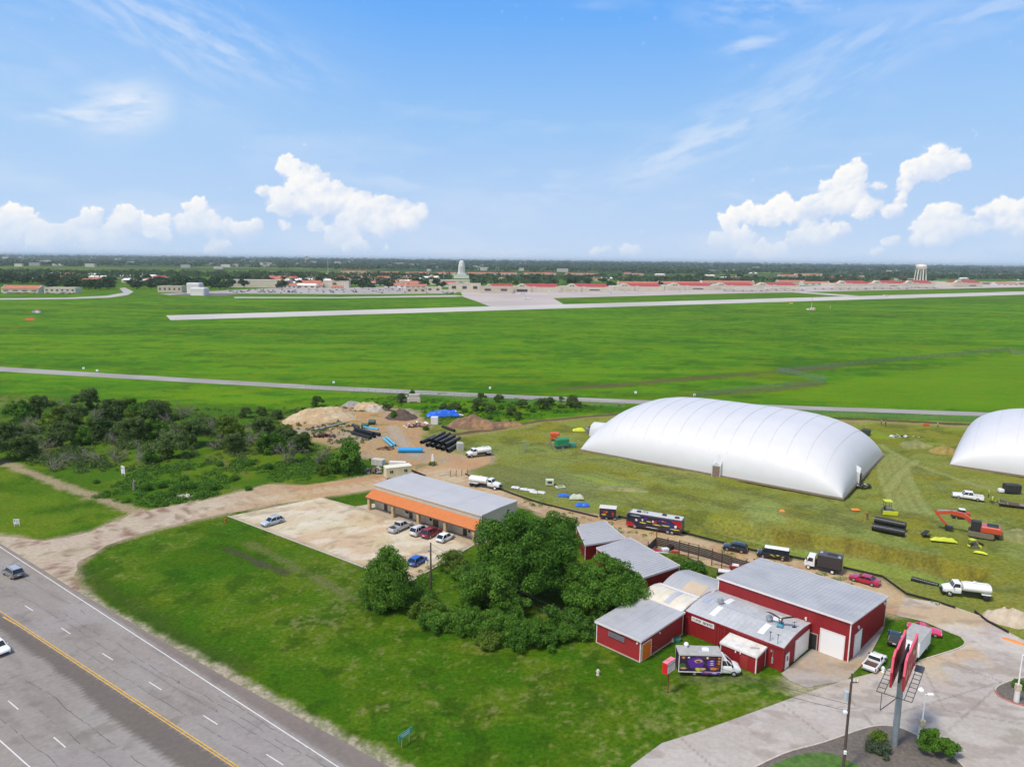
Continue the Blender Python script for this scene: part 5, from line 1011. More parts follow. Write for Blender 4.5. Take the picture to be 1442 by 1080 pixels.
# small concession trailer
t=thing('enclosed_trailer','small dark decorated trailer with a pale roof parked ahead of the motor coach','trailer',(21.1,152.1),R(-13))
MB().bbox(-1.75,-1,.5,1.75,1,2.55,.05).build('body',COACH,t); MB().bbox(-1.85,-1.08,2.55,1.85,1.08,2.68,.05).build('roof',mat('trailer_roof',(.60,.58,.54),.6,var=.05),t)
MB().box(.3,-1.04,.7,1.5,-1.0,2.3).build('serving_hatch',DARK,t); graphics(t,-1.03,[(MAG,-.7,1.7,.7,.8),(YEL,-.8,1.2,1.2,.24),(ORA,-.2,1.8,.4,.5),(MAG,1.1,1.5,.5,1.0)],face=-1)
for s in(-1,1): wheel(t,-.2,s*1.05,.33,.2)
MB().tube((1.75,0,.45),(2.9,0,.45),.06).build('tow_bar',DARK,t); MB().box(1.3,-1.1,.3,1.8,1.1,.5).build('step_frame',GALV,t)
# food truck with van cab
x,y=G(1000,952); t=thing('food_truck','food truck with a white van cab and a purple picture covered box','food truck',(x-.1,y+1.0),R(-1.5))
BX0,BX1=-4.2,1.55; MB().bbox(BX0,-1.15,.75,BX1,1.15,3.15,.06).build('box_body',mat('wrap_dark',(.03,.012,.05),.45),t)
MB().bbox(BX0-.05,-1.2,3.15,BX1+.05,1.2,3.24,.05).build('roof',mat('dusty_roof',(.36,.35,.33),.8,var=.15,vscale=.6),t)
mb=MB(); 
for xx in(BX0-.02,BX1-.08):
    for yy in(-1.18,1.1): mb.box(xx,yy,.7,xx+.1,yy+.08,3.15)
mb.box(BX0,-1.19,.62,BX1,-1.13,.74); mb.box(BX0,-1.185,3.05,BX1,-1.15,3.16); mb.build('corner_trim',TRIM,t)
TAN=mat('picture_tan',(.55,.38,.20),.5); GRN=mat('picture_green',(.06,.12,.03),.5); BRN=mat('picture_brown',(.10,.03,.02),.5)
graphics(t,-1.155,[(PUR,-1.9,2.0,2.6,1.9),(PUR,.1,1.9,1.2,1.8),(GRN,-3.7,1.5,1.0,1.0),(BRN,-.3,2.7,2.2,.5),(BRN,1.1,1.9,.9,1.4)],face=-1)
graphics(t,-1.168,[(TAN,-1.6,2.25,1.3,.6),(ORA,-3.6,2.75,.5,.4),(TAN,-3.55,1.2,.9,.3),(YEL,-1.6,1.1,.9,.55),(TAN,-1.0,1.15,1.0,.4),(ORA,.5,1.2,1.3,.45),(YEL,.6,1.15,.6,.22),(MAG,1.0,1.3,.35,.25),(WLET,-2.9,2.75,.3,.35),(WLET,-.4,2.75,.3,.3),(YEL,.2,2.3,.6,.16),(YEL,.2,2.0,.6,.14),(WLET,.2,1.75,.7,.10),(ORA,1.15,2.75,.4,.3),(ORA,1.15,2.3,.4,.3),(ORA,1.15,1.95,.35,.25)],face=-1)
graphics(t,-1.183,[(BRN,-1.6,2.2,.7,.3),(MAG,.9,1.15,.3,.2)],face=-1)
MB().box(-1.2,-1.2,.42,1.4,-1.12,.72).build('skirt',PUR,t); graphics(t,-1.215,[(MAG,-.4,.58,.9,.2),(WLET,.6,.58,.8,.1)],face=-1)
MB().bbox(-.9,-.3,3.24,.0,.4,3.46,.06).build('roof_vent',WHITE,t)
mb=MB(); mb.tube((-2.9,.75,3.24),(-2.9,.75,3.6),.2,n=10); mb.tube((-2.9,.75,3.58),(-2.9,.75,3.8),.34,.28,12); mb.tube((-2.9,.75,3.8),(-2.9,.75,3.9),.28,.12,12); mb.build('exhaust_fan',WHITE,t)
mb=MB(); mb.loft([sec(*q) for q in[(1.5,.98,.5,1.55),(2.9,.98,.45,1.5),(3.5,.95,.45,1.35),(4.0,.9,.5,1.2),(4.25,.82,.55,1.0)]]); mb.build('cab',WHITE,t,smooth=True)
MB().loft([[(1.5,-.93,1.45),(3.3,-.88,1.4),(3.3,.88,1.4),(1.5,.93,1.45)],[(1.5,-.8,2.25),(2.35,-.76,2.3),(2.35,.76,2.3),(1.5,.8,2.25)]]).build('windows',GLASS,t)
MB().loft([[(1.5,-.84,2.2),(2.45,-.8,2.2),(2.45,.8,2.2),(1.5,.84,2.2)],[(1.5,-.8,2.7),(2.0,-.7,2.65),(2.0,.7,2.65),(1.5,.8,2.7)]]).build('cab_roof',WHITE,t)
mb=MB(); 
for s in(-1,1): mb.tube((3.25,s*.88,1.42),(2.38,s*.77,2.27),.06,n=5); mb.tube((1.62,s*.93,1.42),(1.6,s*.8,2.25),.09,n=5); mb.tube((2.5,s*.91,1.42),(2.1,s*.79,2.27),.04,n=4)
mb.build('pillar',WHITE,t)
for s in(-1,1):
    MB().cbox((4.12,s*.68,.95),(.22,.26,.2)).build('headlight',LAMP,t); MB().cbox((3.0,s*1.12,1.6),(.14,.2,.3)).build('mirror',DARK,t); wheel(t,3.3,s*1.0,.38,.25); wheel(t,-2.0,s*1.05,.38,.3)
MB().box(4.1,-.85,.4,4.4,.85,.65).build('bumper',DARK,t); MB().box(-4.2,-.5,.5,1.5,.5,.72).build('chassis',DARK,t)
# box truck (dark body, white cab)
t=thing('box_truck','truck with a white cab over and a dark brown box body on the dirt road','truck',(56.9,126.2),R(180-31))
MB().bbox(-3.1,-1.15,1.0,.95,1.15,3.2,.05).build('box_body',mat('box_dark_brown',(.045,.036,.038),.55),t); MB().bbox(-3.12,-1.17,3.2,.97,1.17,3.26,.03).build('roof',mat('box_roof',(.07,.07,.08),.5),t)
MB().bbox(-2.2,-.4,3.26,-.6,.35,3.4,.05).build('roof_hatch',DARK,t); MB().bbox(.2,-.7,3.26,.7,.0,3.34,.03).build('roof_panel',GALV,t); MB().bbox(-2.9,.3,3.26,-2.5,.9,3.34,.03).build('roof_panel',GALV,t)
mb=MB(); mb.loft([[(x,-w_,z0),(x,w_,z0),(x,w_,z1*.72+z0*.28),(x,w_*.86,z1),(x,-w_*.86,z1),(x,-w_,z1*.72+z0*.28)] for x,w_,z0,z1 in((1.35,.98,.75,2.65),(2.5,.98,.7,2.65),(2.95,.95,.7,1.75),(3.1,.9,.75,1.5))]); mb.build('cab',WHITE,t)
for s in(-1,1):
    MB().xprism([(1.65,1.6),(2.6,1.6),(2.35,2.3),(1.65,2.3)],s*.985-.01,s*.985+.01).build('side_window',GLASS,t); MB().cbox((3.08,s*.7,1.05),(.1,.28,.22)).build('headlight',LAMP,t); MB().cbox((2.7,s*1.15,2.0),(.12,.18,.4)).build('mirror',DARK,t)
    wheel(t,2.35,s*1.0,.42,.26,rim=WHITE); wheel(t,-1.7,s*1.08,.42,.4,rim=WHITE)
MB().add([(2.53,-.86,2.58),(2.53,.86,2.58),(2.99,.9,1.76),(2.99,-.9,1.76),(2.56,-.86,2.60),(2.56,.86,2.6),(3.02,.9,1.78),(3.02,-.9,1.78)],[(3,2,1,0),(4,5,6,7),(0,1,5,4),(1,2,6,5),(2,3,7,6),(3,0,4,7)]).build('windscreen',GLASS,t)
MB().box(-3.1,-.45,.6,2.9,.45,.9).build('chassis',DARK,t); MB().box(.98,-.8,.9,1.3,-.3,1.7).build('tool_box',DARK,t)
# white box truck under the billboard
t=thing('box_truck','white box truck with a dusty grey roof just behind the red billboard','truck',(57.9,97.4),R(46))
MB().bbox(-2.2,-1.25,.85,3.4,1.25,3.05,.05).build('box_body',mat('clean_white',(.74,.75,.77),.4),t); MB().bbox(-2.23,-1.28,3.05,3.43,1.28,3.11,.03).build('roof',mat('dusty_roof',(.36,.35,.33),.8,var=.15,vscale=.6),t)
mb=MB(); mb.loft([[(x,-w_,.6),(x,w_,.6),(x,w_,z*.8),(x,w_*.85,z),(x,-w_*.85,z),(x,-w_,z*.8)] for x,w_,z in((-2.35,1.02,2.25),(-3.1,1.02,2.2),(-3.5,.98,1.5),(-4.1,.9,1.25))]); mb.build('cab',WHITE,t)
for s in(-1,1):
    MB().xprism([(-2.6,1.4),(-3.3,1.4),(-3.1,1.95),(-2.6,1.95)],s*1.015-.012,s*1.015+.012).build('side_window',GLASS,t); wheel(t,-3.6,s*1.02,.42,.26); wheel(t,2.3,s*1.15,.42,.4); MB().cbox((-4.08,s*.7,.95),(.1,.25,.2)).build('headlight',LAMP,t)
MB().box(-3.9,-.45,.5,3.3,.45,.84).build('chassis',DARK,t)
# tankers
def tanker(label,loc,rz,L=7.5,rear=2,big=True):
    t=thing('water_truck',label,'tanker truck',loc,rz); hw=1.1
    TK=mat('tank_white',(.70,.70,.69),.4,var=.06,vscale=1.2)
    rg=lambda x,k:[(x,1.12*k*math.cos(a),1.75+(.72 if not big else .80)*k*math.sin(a)) for a in [2*math.pi*i/20 for i in range(20)]]
    x0,x1=-L/2,L*.10
    MB().loft([rg(x0,.80),rg(x0+.1,.97),rg(x0+.2,1),rg(x1-.2,1),rg(x1-.1,.97),rg(x1,.8)]).build('tank',TK,t,smooth=True)
    mb=MB(); mb.tube((-1.2,0,2.5),(-1.2,0,2.72),.3,n=12); mb.box(x0+.4,-.25,2.46,x1-.4,.25,2.6); mb.build('walkway_hatch',TK,t)
    MB().box(x0,-.45,.55,L/2-.4,.45,.95).build('chassis',DARK,t)
    for s in(-1,1): MB().bbox(x0+.1,s*.75-.35,.95,x0+(2.6 if rear==2 else 1.5),s*.75+.35,1.08,.04).build('fender',TK,t)
    cx0=L*.13
    mb=MB(); mb.loft([sec(*q,r=.1) for q in[(cx0,1.02,.7,1.75),(cx0+1.25,1.02,.65,1.72),(L/2-.5,.9,.65,1.55),(L/2-.05,.8,.7,1.4),(L/2,.72,.75,1.25)]]); mb.build('cab',WHITE,t,smooth=True)
    MB().loft([[(cx0+.05,-.95,1.65),(cx0+1.4,-.9,1.62),(cx0+1.4,.9,1.62),(cx0+.05,.95,1.65)],[(cx0+.12,-.86,2.4),(cx0+.95,-.82,2.4),(cx0+.95,.82,2.4),(cx0+.12,.86,2.4)]]).build('windows',GLASS,t)
    MB().loft([[(cx0+.04,-.9,2.36),(cx0+1.05,-.86,2.36),(cx0+1.05,.86,2.36),(cx0+.04,.9,2.36)],[(cx0+.12,-.8,2.5),(cx0+.9,-.75,2.5),(cx0+.9,.75,2.5),(cx0+.12,.8,2.5)]]).build('cab_roof',WHITE,t)
    mb=MB()
    for s in(-1,1): mb.tube((cx0+1.36,s*.91,1.65),(cx0+.98,s*.83,2.38),.05,n=4); mb.tube((cx0+.1,s*.96,1.65),(cx0+.12,s*.86,2.38),.07,n=4)
    mb.build('pillar',WHITE,t)
    for s in(-1,1):
        wheel(t,L/2-1.0,s*1.05,.48,.28,rim=WHITE if big else RIM); MB().cbox((L/2-.08,s*.66,1.05),(.16,.24,.2)).build('headlight',LAMP,t); MB().cbox((cx0+1.2,s*1.2,1.9),(.12,.2,.4)).build('mirror',DARK,t)
        for k in range(rear): wheel(t,x0+.75+k*1.15,s*1.1,.48,.42,rim=DARK)
    MB().box(L/2-.1,-.5,.8,L/2+.03,.5,1.25).build('grille',DARK,t); MB().box(L/2-.1,-1.0,.5,L/2+.16,1.0,.75).build('bumper',DARK,t); return t
tanker('long nosed white water tanker with two rear axles behind the beige building',(-6.3,173.2),R(-24.5),8.2,2)
tanker('white service truck with a pale tank, farthest of the tankers, beside the pipe stack',(-9.2,202.0),R(180+27),7.2,1,False)
tanker('white water truck with black bull bar on the muddy slope above the concrete drive',(76.8,116.3),R(180-16),7.2,1,False)
# site pickup with flat trailer
pickup('pickup_truck','white crew cab pickup with a trailer hitched, on the olive mud right of the dome',(109.0,168.4),R(180-25.5),WHITE,6.4,2.05,1.95)
t=thing('flatbed_trailer','long low flatbed trailer hitched behind the white pickup','trailer',(117.4,161.9),R(-28))
MB().box(-4.5,-1.2,.75,5,1.2,.88).build('deck',mat('deck_planks',(.22,.17,.14),.8,var=.3,vscale=.3),t)
mb=MB(); mb.box(-4.6,-1.28,.6,5,-1.2,.9); mb.box(-4.6,1.2,.6,5,1.28,.9); mb.box(-6.3,-.08,.55,-4.5,.08,.7); mb.build('frame',DARK,t)
for s in(-1,1):
    for xx in(.9,1.9): wheel(t,xx,s*1.22,.38,.25)
    MB().at((5,s*.7,.8),0,R(-25)).box(-.0,-.3,0,1.8,.3,.1).build('ramp',DARK,t)
MB().bbox(-4.2,-.6,.88,-3.0,.6,1.7,.1).build('load_box',mat('load_olive',(.12,.13,.05),.7,var=.3),t); MB().bbox(-2.6,-.9,.88,-.5,.2,1.15,.1).build('load_timber',WOOD,t)
# excavator
EXO=paint('excavator_red_orange',(.50,.06,.022),.4)
t=thing('excavator','orange red tracked excavator with its boom stretched over the olive mud','excavator',(97.2,144.6),R(180-32)); t.scale=(1.12,)*3
for s in(-1,1):
    mb=MB(); pr=[]; 
    for k in range(9): a=math.pi/2+math.pi*k/8; pr.append((-1.6+.45*math.cos(a),.45+.45*math.sin(a)))
    for k in range(9): a=-math.pi/2+math.pi*k/8; pr.append((1.6+.45*math.cos(a),.45+.45*math.sin(a)))
    mb.xprism(pr[::-1],s*1.25-.28,s*1.25+.28); mb.build('track',mat('muddy_track',(.16,.14,.09),.9,var=.3,vscale=.3),t)
MB().box(-.9,-1,.4,.9,1,.95).build('undercarriage',DARK,t)
MB().bbox(-3.0,-1.25,1.05,.3,1.25,2.15,.2).build('engine_housing',EXO,t); MB().bbox(-2.6,-.9,2.15,-.8,.9,2.3,.08).build('engine_cover',DARK,t); MB().bbox(-3.15,-1.2,1.0,-2.7,1.2,1.9,.15).build('counterweight',EXO,t)
MB().bbox(.1,.35,1.1,1.7,1.25,2.95,.12).build('cab',DARK,t); MB().box(.3,.32,1.8,1.5,.345,2.8).build('cab_window',GLASS,t)
mb=MB(); P_=[(.9,2.0),(3.0,3.3),(5.0,3.5),(7.4,2.9)]
def beam(pts,w0,ws): 
    m=MB(); rings=[]
    for (x_,z_),h_ in zip(pts,ws): rings.append([(x_,-w0,z_-h_),(x_,w0,z_-h_),(x_,w0,z_+h_),(x_,-w0,z_+h_)])
    return m.loft(rings)
beam(P_,.22,(.3,.42,.36,.25)).build('boom',EXO,t); beam([(7.7,3.4),(6.6,2.0),(5.4,.8)],.17,(.35,.3,.18)).build('arm',EXO,t)
MB().xprism([(5.7,1.1),(5.2,.7),(4.5,.75),(4.4,.3),(5.0,0.02),(5.8,.3)],-.5,.5).build('bucket',DARK,t)
MB().path([(1.3,0,1.5),(2.8,0,2.8)],.1).build('hydraulic_ram',GALV,t); MB().path([(4.2,0,3.9),(7.2,0,3.5)],.08).build('hydraulic_ram',GALV,t)
# skid steer behind the boom
t=thing('track_loader','compact red and white track loader behind the excavator boom','loader',(99.6,154.8),R(160))
for s in(-1,1): MB().bbox(-1.2,s*.8-.2,0,1.2,s*.8+.2,.75,.15).build('track',DARK,t); beam([(-1.3,1.5),(.3,1.6),(1.6,.6)],.08,(.12,.1,.1)).build('lift_arm',EXO,t)
MB().bbox(-1.3,-.6,.4,-.2,.6,1.6,.12).build('engine_housing',EXO,t); MB().bbox(-.3,-.55,.5,.9,.55,2.05,.1).build('cab',DARK,t); MB().bbox(-.35,-.6,2.05,.9,.6,2.15,.05).build('cab_roof',WHITE,t); MB().xprism([(1.5,.1),(2.1,.05),(2.2,.5),(1.6,.7)],-.9,.9).build('bucket',DARK,t)
# yellow green roller/dozer
LIME=mat('lime_paint',(.55,.60,.03),.45)
def smalldozer(label,loc,rz,sc=1):
    t=thing('compact_dozer',label,'bulldozer',loc,rz)
    for s in(-1,1): MB().bbox(-1.3,s*.85-.25,0,1.3,s*.85+.25,.8,.2).build('track',mat('muddy_track2',(.13,.13,.07),.9,var=.3,vscale=.3),t)
    MB().bbox(-.2,-.55,.5,1.3,.55,1.45,.12).build('engine_hood',mat('machine_grey',(.12,.13,.13),.5),t); MB().bbox(-1.2,-.6,.6,-.2,.6,1.2,.1).build('seat_deck',DARK,t)
    for xx,yy in((-1.1,-.6),(-1.1,.6),(.1,-.6),(.1,.6)): MB().tube((xx,yy,1.1),(xx,yy,2.5),.05).build('post',DARK,t)
    MB().bbox(-1.3,-.8,2.5,.3,.8,2.62,.05).build('canopy',LIME,t); MB().bbox(1.6,-1.5,.1,1.75,1.5,.95,.05).build('blade',LIME,t); MB().box(1.2,-.9,.35,1.6,.9,.5).build('push_frame',LIME,t); MB().box(-1.6,-.5,.3,-1.3,.5,.9).build('ripper',LIME,t)
    t.scale=(sc,)*3; return t
smalldozer('compact dozer with a lime green canopy, blade facing the viewer, below the dome corner',(*G(1250,722),0),R(-100),1.05)
smalldozer('tiny lime green and black machine in front of the excavator',(*G(1370,770),gheight(*[np.array(v) for v in G(1370,770)])+0),R(10),.65)
# dark bin, compressor
t=thing('dark_container','black mesh sided bin on a small white chassis near the right dome','container',(*G(1424,694),0),R(-10)); MB().bbox(-1.7,-1.1,.3,1.7,1.1,2.2,.06).build('bin',DARK,t)
for k in range(6): MB().box(-1.6+k*.6,-1.16,.3,-1.5+k*.6,-1.11,2.2).build('rib',mat('bin_rib',(.04,.04,.04),.6),t)
MB().bbox(-2.9,-.6,.2,-1.75,.6,.9,.1).build('drawbar_box',WHITE,t)
t=thing('dark_container','small dark bin behind the far corner of the big dome','container',(*G(1219,612),0),R(-36)); MB().bbox(-1.3,-1,.1,1.3,1,1.7,.06).build('bin',mat('bin_green_black',(.03,.045,.04),.5),t); MB().bbox(-1.1,-.8,1.7,1.1,.8,1.8,.04).build('lid',DARK,t)
# ================================================================ POLES, SIGNS, FENCES
PWOOD=mat('creosote_pole',(.085,.06,.045),.85,var=.25,vscale=.5)
def gz(p): return float(gheight(np.array(p[0],float),np.array(p[1],float)))
x,y=G(607,838); t=thing('utility_pole','wooden pole with a small lamp in front of the concrete lot','utility pole',(x,y,0)); MB().tube((0,0,0),(0,0,9.2),.17,.12,8).build('pole',PWOOD,t)
MB().bbox(-.5,-.12,7.6,-.2,.12,8.0,.04).build('cable_box',GALV,t); MB().at((-.75,0,5.4)).tube((0,0,0),(0,0,.5),.16,n=8).build('lamp',WHITE,t); MB().tube((-.75,0,5.9),(0,0,6.3),.03).build('bracket',GALV,t)
pl1=(x,y)
x,y=G(1187,1085); t=thing('utility_pole','tall wooden pole carrying a grey transformer at the front right lawn','utility pole',(x,y,0)); MB().tube((0,0,0),(0,0,11.6),.17,.12,8).build('pole',PWOOD,t)
MB().at((-.42,0,8.6)).tube((0,0,0),(0,0,.95),.27,n=12).build('transformer',mat('transformer_grey',(.42,.46,.50),.4),t); MB().cbox((.3,0,10.6),(.9,.1,.1)).build('crossarm',PWOOD,t)
for k in(-.1,.3,.65): MB().tube((k,0,10.65),(k,0,10.95),.05).build('insulator',WHITE,t)
MB().bbox(-.6,-.2,7.0,-.15,.15,7.25,.05).build('street_lamp_head',WHITE,t); MB().bbox(-.2,-.3,2.2,.1,-.1,2.6,.03).build('meter_box',WHITE,t)
pl2=(x,y)
WIRE=mat('wire',(.03,.03,.03),.6)
def wire(a,b,sag,label,r=.02):
    mb=MB(); a=Vector(a);b=Vector(b); n=20; P=[]
    for k in range(n+1):
        u=k/n; p=a.lerp(b,u); p.z-=sag*4*u*(1-u); P.append(tuple(p))
    mb.path(P,r,4); return tag(mb.build('power_line',WIRE),label,'cable')
wire((pl1[0],pl1[1],9.0),(pl2[0],pl2[1],8.0),2.5,'upper power line sagging from the middle pole to the front pole')
wire((pl1[0],pl1[1],7.8),(pl2[0],pl2[1],7.2),2.8,'lower power line sagging from the middle pole to the front pole')
# orange marker balls on the wire corner
x,y=G(815,882); t=thing('grass_marker','orange marker on a short stake in the grass beside the big trees','marker',((pl1[0]*.5+pl2[0]*.5)-2.9,(pl1[1]*.5+pl2[1]*.5)+1.9,0)); 
t.location=(*G(816,890),.55); MB().tube((0,0,.2),(0,0,.75),.3,.22,8).build('marker',mat('marker_orange',(.75,.10,.02),.5),t); MB().tube((0,0,-.55),(0,0,.3),.03,n=5).build('stake',DARK,t)
# billboard
BW=8.0
x,y=G(1259,1050); t=thing('billboard','double sided red billboard with a fringed outline on one thick grey steel post','billboard',(x,y,.1),R(53))
MB().tube((0,0,0),(0,0,8.6),.36,.33,16).build('post',mat('post_blue_grey',(.27,.31,.34),.5,.3,var=.12),t)
BRD=mat('billboard_red',(.42,.02,.035),.5,var=.12,vscale=.8); BPK=mat('billboard_pink',(.72,.10,.16),.5)
for s in(-1,1):
    pr=[(-3.0,8.5),(4.3,8.5),(4.9,9.6),(4.7,11.2),(4.2,12.3),(3.0,12.0),(1.2,12.2),(-.6,12.0),(-1.8,12.4),(-2.9,12.0),(-3.2,10.4)]
    p0=MB().at((0,s*.62,0),0,0,0).xprism(pr,-.11,.11).build('panel',BRD,t)
    mb=MB().at((0,s*.62,0),0,0,0)
    for a,b in zip(pr[2:-1],pr[3:]): mb.tube((a[0],0,a[1]),(b[0],0,b[1]),.16,n=4)
    mb.build('edge_trim',BPK,p0)
    tm=text_mesh('lettering','BAR-B-Q' if False else 'OPEN',2.2,mat('billboard_yellow',(.70,.52,.22),.5),p0,(0,s*.80,10.6),(R(90)*1,0,0 if s<0 else math.pi),.01,1.1) if False else None
    rr=random.Random(s+4); it=[]
    for k in range(9): it.append((mat('billboard_yellow',(.70,.52,.22),.5),-2.4+k*.8,10.3+rr.uniform(-.8,.8),.6,rr.uniform(.5,1.1)))
    graphics(p0,s*.74,it,name='painted_mark',face=s)
mb=MB(); mb.box(-2.0,-.10,8.8,3.4,.10,11.2); mb.build('inner_frame',DARK,t)
FR=mat('catwalk_steel',(.10,.10,.10),.5,.4)
mb=MB()
for s in(-1,1):
    for q in(1.0,1.75): mb.tube((-4.3,s*q,8.3),(4.3,s*q,8.3),.05,n=4)
    for k in range(9): mb.tube((-4.3+k*1.07,s*1.0,8.3),(-4.3+k*1.07,s*1.75,8.3),.04,n=4)
for xx in(-4.3,4.3): mb.tube((xx,-1.75,8.3),(xx,1.75,8.3),.05,n=4)
mb.build('catwalk',FR,t); MB().box(2.9,-1.75,8.28,4.5,-.85,8.36).build('floor_grate',FR,t)
mb=MB().path([(-4.3,1.2,8.3),(-4.3,1.2,6.2),(-.3,.1,6.2)],.05,4); mb.build('access_ladder',FR,t)
# white lamp posts
def lamp_post(label,px,py,h,mailbox=True):
    x,y=G(px,py); t=thing('lamp_post',label,'street lamp',(x,y,.1)); MB().tube((0,0,1.6),(0,0,h),.10,.07,10).build('pole',WHITE,t)
    mb=MB(); mb.tube((0,0,h),(.45,0,h+.05),.05,n=6); mb.build('arm',WHITE,t); MB().bbox(.25,-.2,h-.03,.95,.2,h+.14,.06).build('lamp_head',WHITE,t)
    MB().tube((0,0,0),(0,0,1.6),.34,.30,14).build('base',mat('lamp_base',(.62,.60,.56),.7),t); MB().bbox(-.3,-.3,1.6,.3,.3,2.4,.05).build('junction_box',mat('box_tan',(.50,.42,.30),.6,var=.3,vscale=.2),t); return t
lamp_post('white lamp post at the right end of the mulch bed beside the steel billboard post',1296,1040,5.6); lamp_post('white lamp post in the bed with the red kerb, cut by the right edge',1431,988,6.4)
# red sign box on a rusty pole
x,y=G(940,975); t=thing('pole_sign','small box sign with red end and pink top on a thin rusty pole','sign',(x,y,0),R(45)); MB().tube((0,0,0),(0,0,3.1),.10,n=8).build('pole',mat('rust_red_pole',(.22,.05,.015),.7,var=.2),t)
bx=MB().box(-.95,-.35,3.0,.95,.35,4.5).build('sign_box',mat('sign_red',(.60,.012,.02),.4),t); MB().box(-.97,-.37,4.5,.97,.37,4.56).build('top',mat('sign_pink',(.78,.22,.26),.5),bx)
for s in(-1,1): MB().box(-.85,min(s*.352,s*.37),3.08,.85,max(s*.352,s*.37),4.42).build('sign_face',mat('sign_face',(.66,.60,.60),.4),bx)
mb=MB(); mb.box(-.85,-.375,4.1,.85,-.371,4.2); mb.build('stripe',mat('sign_dark',(.08,.07,.12),.5),bx)
for k,z_ in enumerate((3.85,3.55,3.3)): MB().box(-.65,-.376,z_,.6-.2*k,-.371,z_+.09).build('lettering',mat('sign_grey_text',(.30,.28,.33),.5),bx)
# green road sign, white notice boards
x,y=G(571,1048); t=thing('road_sign','narrow green highway sign in the grass, seen almost edge on','sign',(x,y,0),R(53)); MB().tube((-.6,0,0),(-.6,0,1.7),.04).build('post',GALV,t); MB().tube((.6,0,0),(.6,0,1.7),.04).build('post',GALV,t)
sb=MB().box(-1.1,-.03,1.0,1.1,.03,1.75).build('sign_panel',mat('sign_green',(.05,.32,.22),.4),t)
for s in(-1,1): MB().box(-.8,min(s*.032,s*.04),1.45,.7,max(s*.032,s*.04),1.56).build('lettering',WLET,sb); MB().box(-.5,min(s*.032,s*.04),1.2,.6,max(s*.032,s*.04),1.31).build('lettering',WLET,sb)
def board(label,px,py,w_,h_,rz,z0=1.0):
    x,y=G(px,py); t=thing('notice_board',label,'sign',(x,y,0),rz)
    for s in(-1,1): MB().tube((s*w_*.42,0,0),(s*w_*.42,0,z0+h_),.06,n=5).build('post',TRIM,t)
    b_=MB().box(-w_/2,-.08,z0,w_/2,-.02,z0+h_).build('panel',mat('board_white',(.70,.69,.72),.5),t)
    MB().box(-w_*.36,-.095,z0+h_*.55,-w_*.2,-.085,z0+h_*.85).build('printed_mark',mat('board_print',(.12,.08,.16),.6),b_); MB().box(-w_*.05,-.095,z0+h_*.5,w_*.36,-.085,z0+h_*.8).build('printed_mark',mat('board_print_pale',(.50,.40,.55),.6),b_); MB().box(-w_*.1,-.095,z0+h_*.15,w_*.36,-.085,z0+h_*.35).build('printed_mark',mat('board_print_pale',(.50,.40,.55),.6),b_)
    return t
board('tall white notice board in the weeds in front of the thicket',174,670,1.5,2.0,R(-30),.6); board('small square white notice board in the verge by the highway',24,741,1.1,1.1,R(10),.5)
x,y=G(189,690); t=thing('tree_stump','pale dead stump standing in the weeds near the notice board','stump',(x,y,0)); MB().tube((0,0,0),(.1,0,2.2),.35,.28,9).build('stem',GBARK,t)
for a in(0.5,2.2,4.1): MB().tube((.1,0,1.9),(.1+.7*math.cos(a),.7*math.sin(a),2.7),.08,.04,5).build('branch_stub',GBARK,t)
# hydrants
def hydrant(label,px,py,m):
    x,y=G(px,py); t=thing('fire_hydrant',label,'hydrant',(x,y,0)); MB().loft([[(r*math.cos(a),r*math.sin(a),z) for a in [2*math.pi*i/12 for i in range(12)]] for z,r in((0,.24),(.08,.24),(.09,.16),(.6,.16),(.62,.21),(.68,.21),(.8,.14),(.86,.05))]).build('barrel',m,t)
    for s in (-1,1): MB().tube((0,0,.48),(s*.28,0,.48),.08,n=8).build('nozzle',m,t)
    MB().tube((0,0,.40),(0,-.28,.40),.1,n=8).build('nozzle',m,t)
hydrant('red fire hydrant at the far left corner of the concrete lot',318,735,mat('hydrant_red',(.5,.03,.02),.5)); hydrant('pale hydrant standing in the lawn left of the red annex',842,950,mat('hydrant_pale',(.60,.50,.42),.6))
hydrant('white valve post on the grass near the old white pickup',1243,946,WHITE)
# chain link fence by the perimeter road and silt fence
def fence(name,label,cat,pts,h,step,panel,post,pr=.03,pz=None,rail=True,hp=None):
    P=smooth(GP(pts),1); t=thing(name,label,cat,(P[0][0],P[0][1],0)); o=np.array(P[0]); mb=MB(); rl=MB(); posts=[]
    for a,b in zip(P[:-1],P[1:]):
        a=np.array(a)-o;b=np.array(b)-o; L=np.linalg.norm(b-a); n=max(1,int(L/step)); 
        for k in range(n): posts.append(a+(b-a)*k/n)
        za,zb_=gz(a+o),gz(b+o); mb.add([(a[0],a[1],za),(b[0],b[1],zb_),(b[0],b[1],zb_+h),(a[0],a[1],za+h)],[(0,1,2,3)]) if panel else None
        rl.tube((a[0],a[1],za+h),(b[0],b[1],zb_+h),pr*.7,n=4)
    posts.append(b)
    if panel: mb.build('mesh_panel',panel,t)
    if rail: rl.build('top_rail',post,t)
    pm=None
    for p in posts[:98]:
        if pm is None: pm=MB().tube((0,0,-.3),(0,0,hp or h+.1),pr,n=5).build('post',post,t); q=pm
        else: q=pm.copy(); COL.objects.link(q); q.parent=t
        q.location=(p[0],p[1],gz(p+o))
    return t
def mesh_mat(name,col,alpha,sc=9):
    m=bpy.data.materials.new(name); m.use_nodes=True; N=m.node_tree.nodes; Lk=m.node_tree.links; b=N['Principled BSDF']; b.inputs['Base Color'].default_value=(*col,1); b.inputs['Roughness'].default_value=.5; b.inputs['Alpha'].default_value=alpha; return m
CHAIN=mesh_mat('chain_link',(.30,.33,.32),.16); SILT=mat('silt_fabric',(.018,.02,.018),.8)
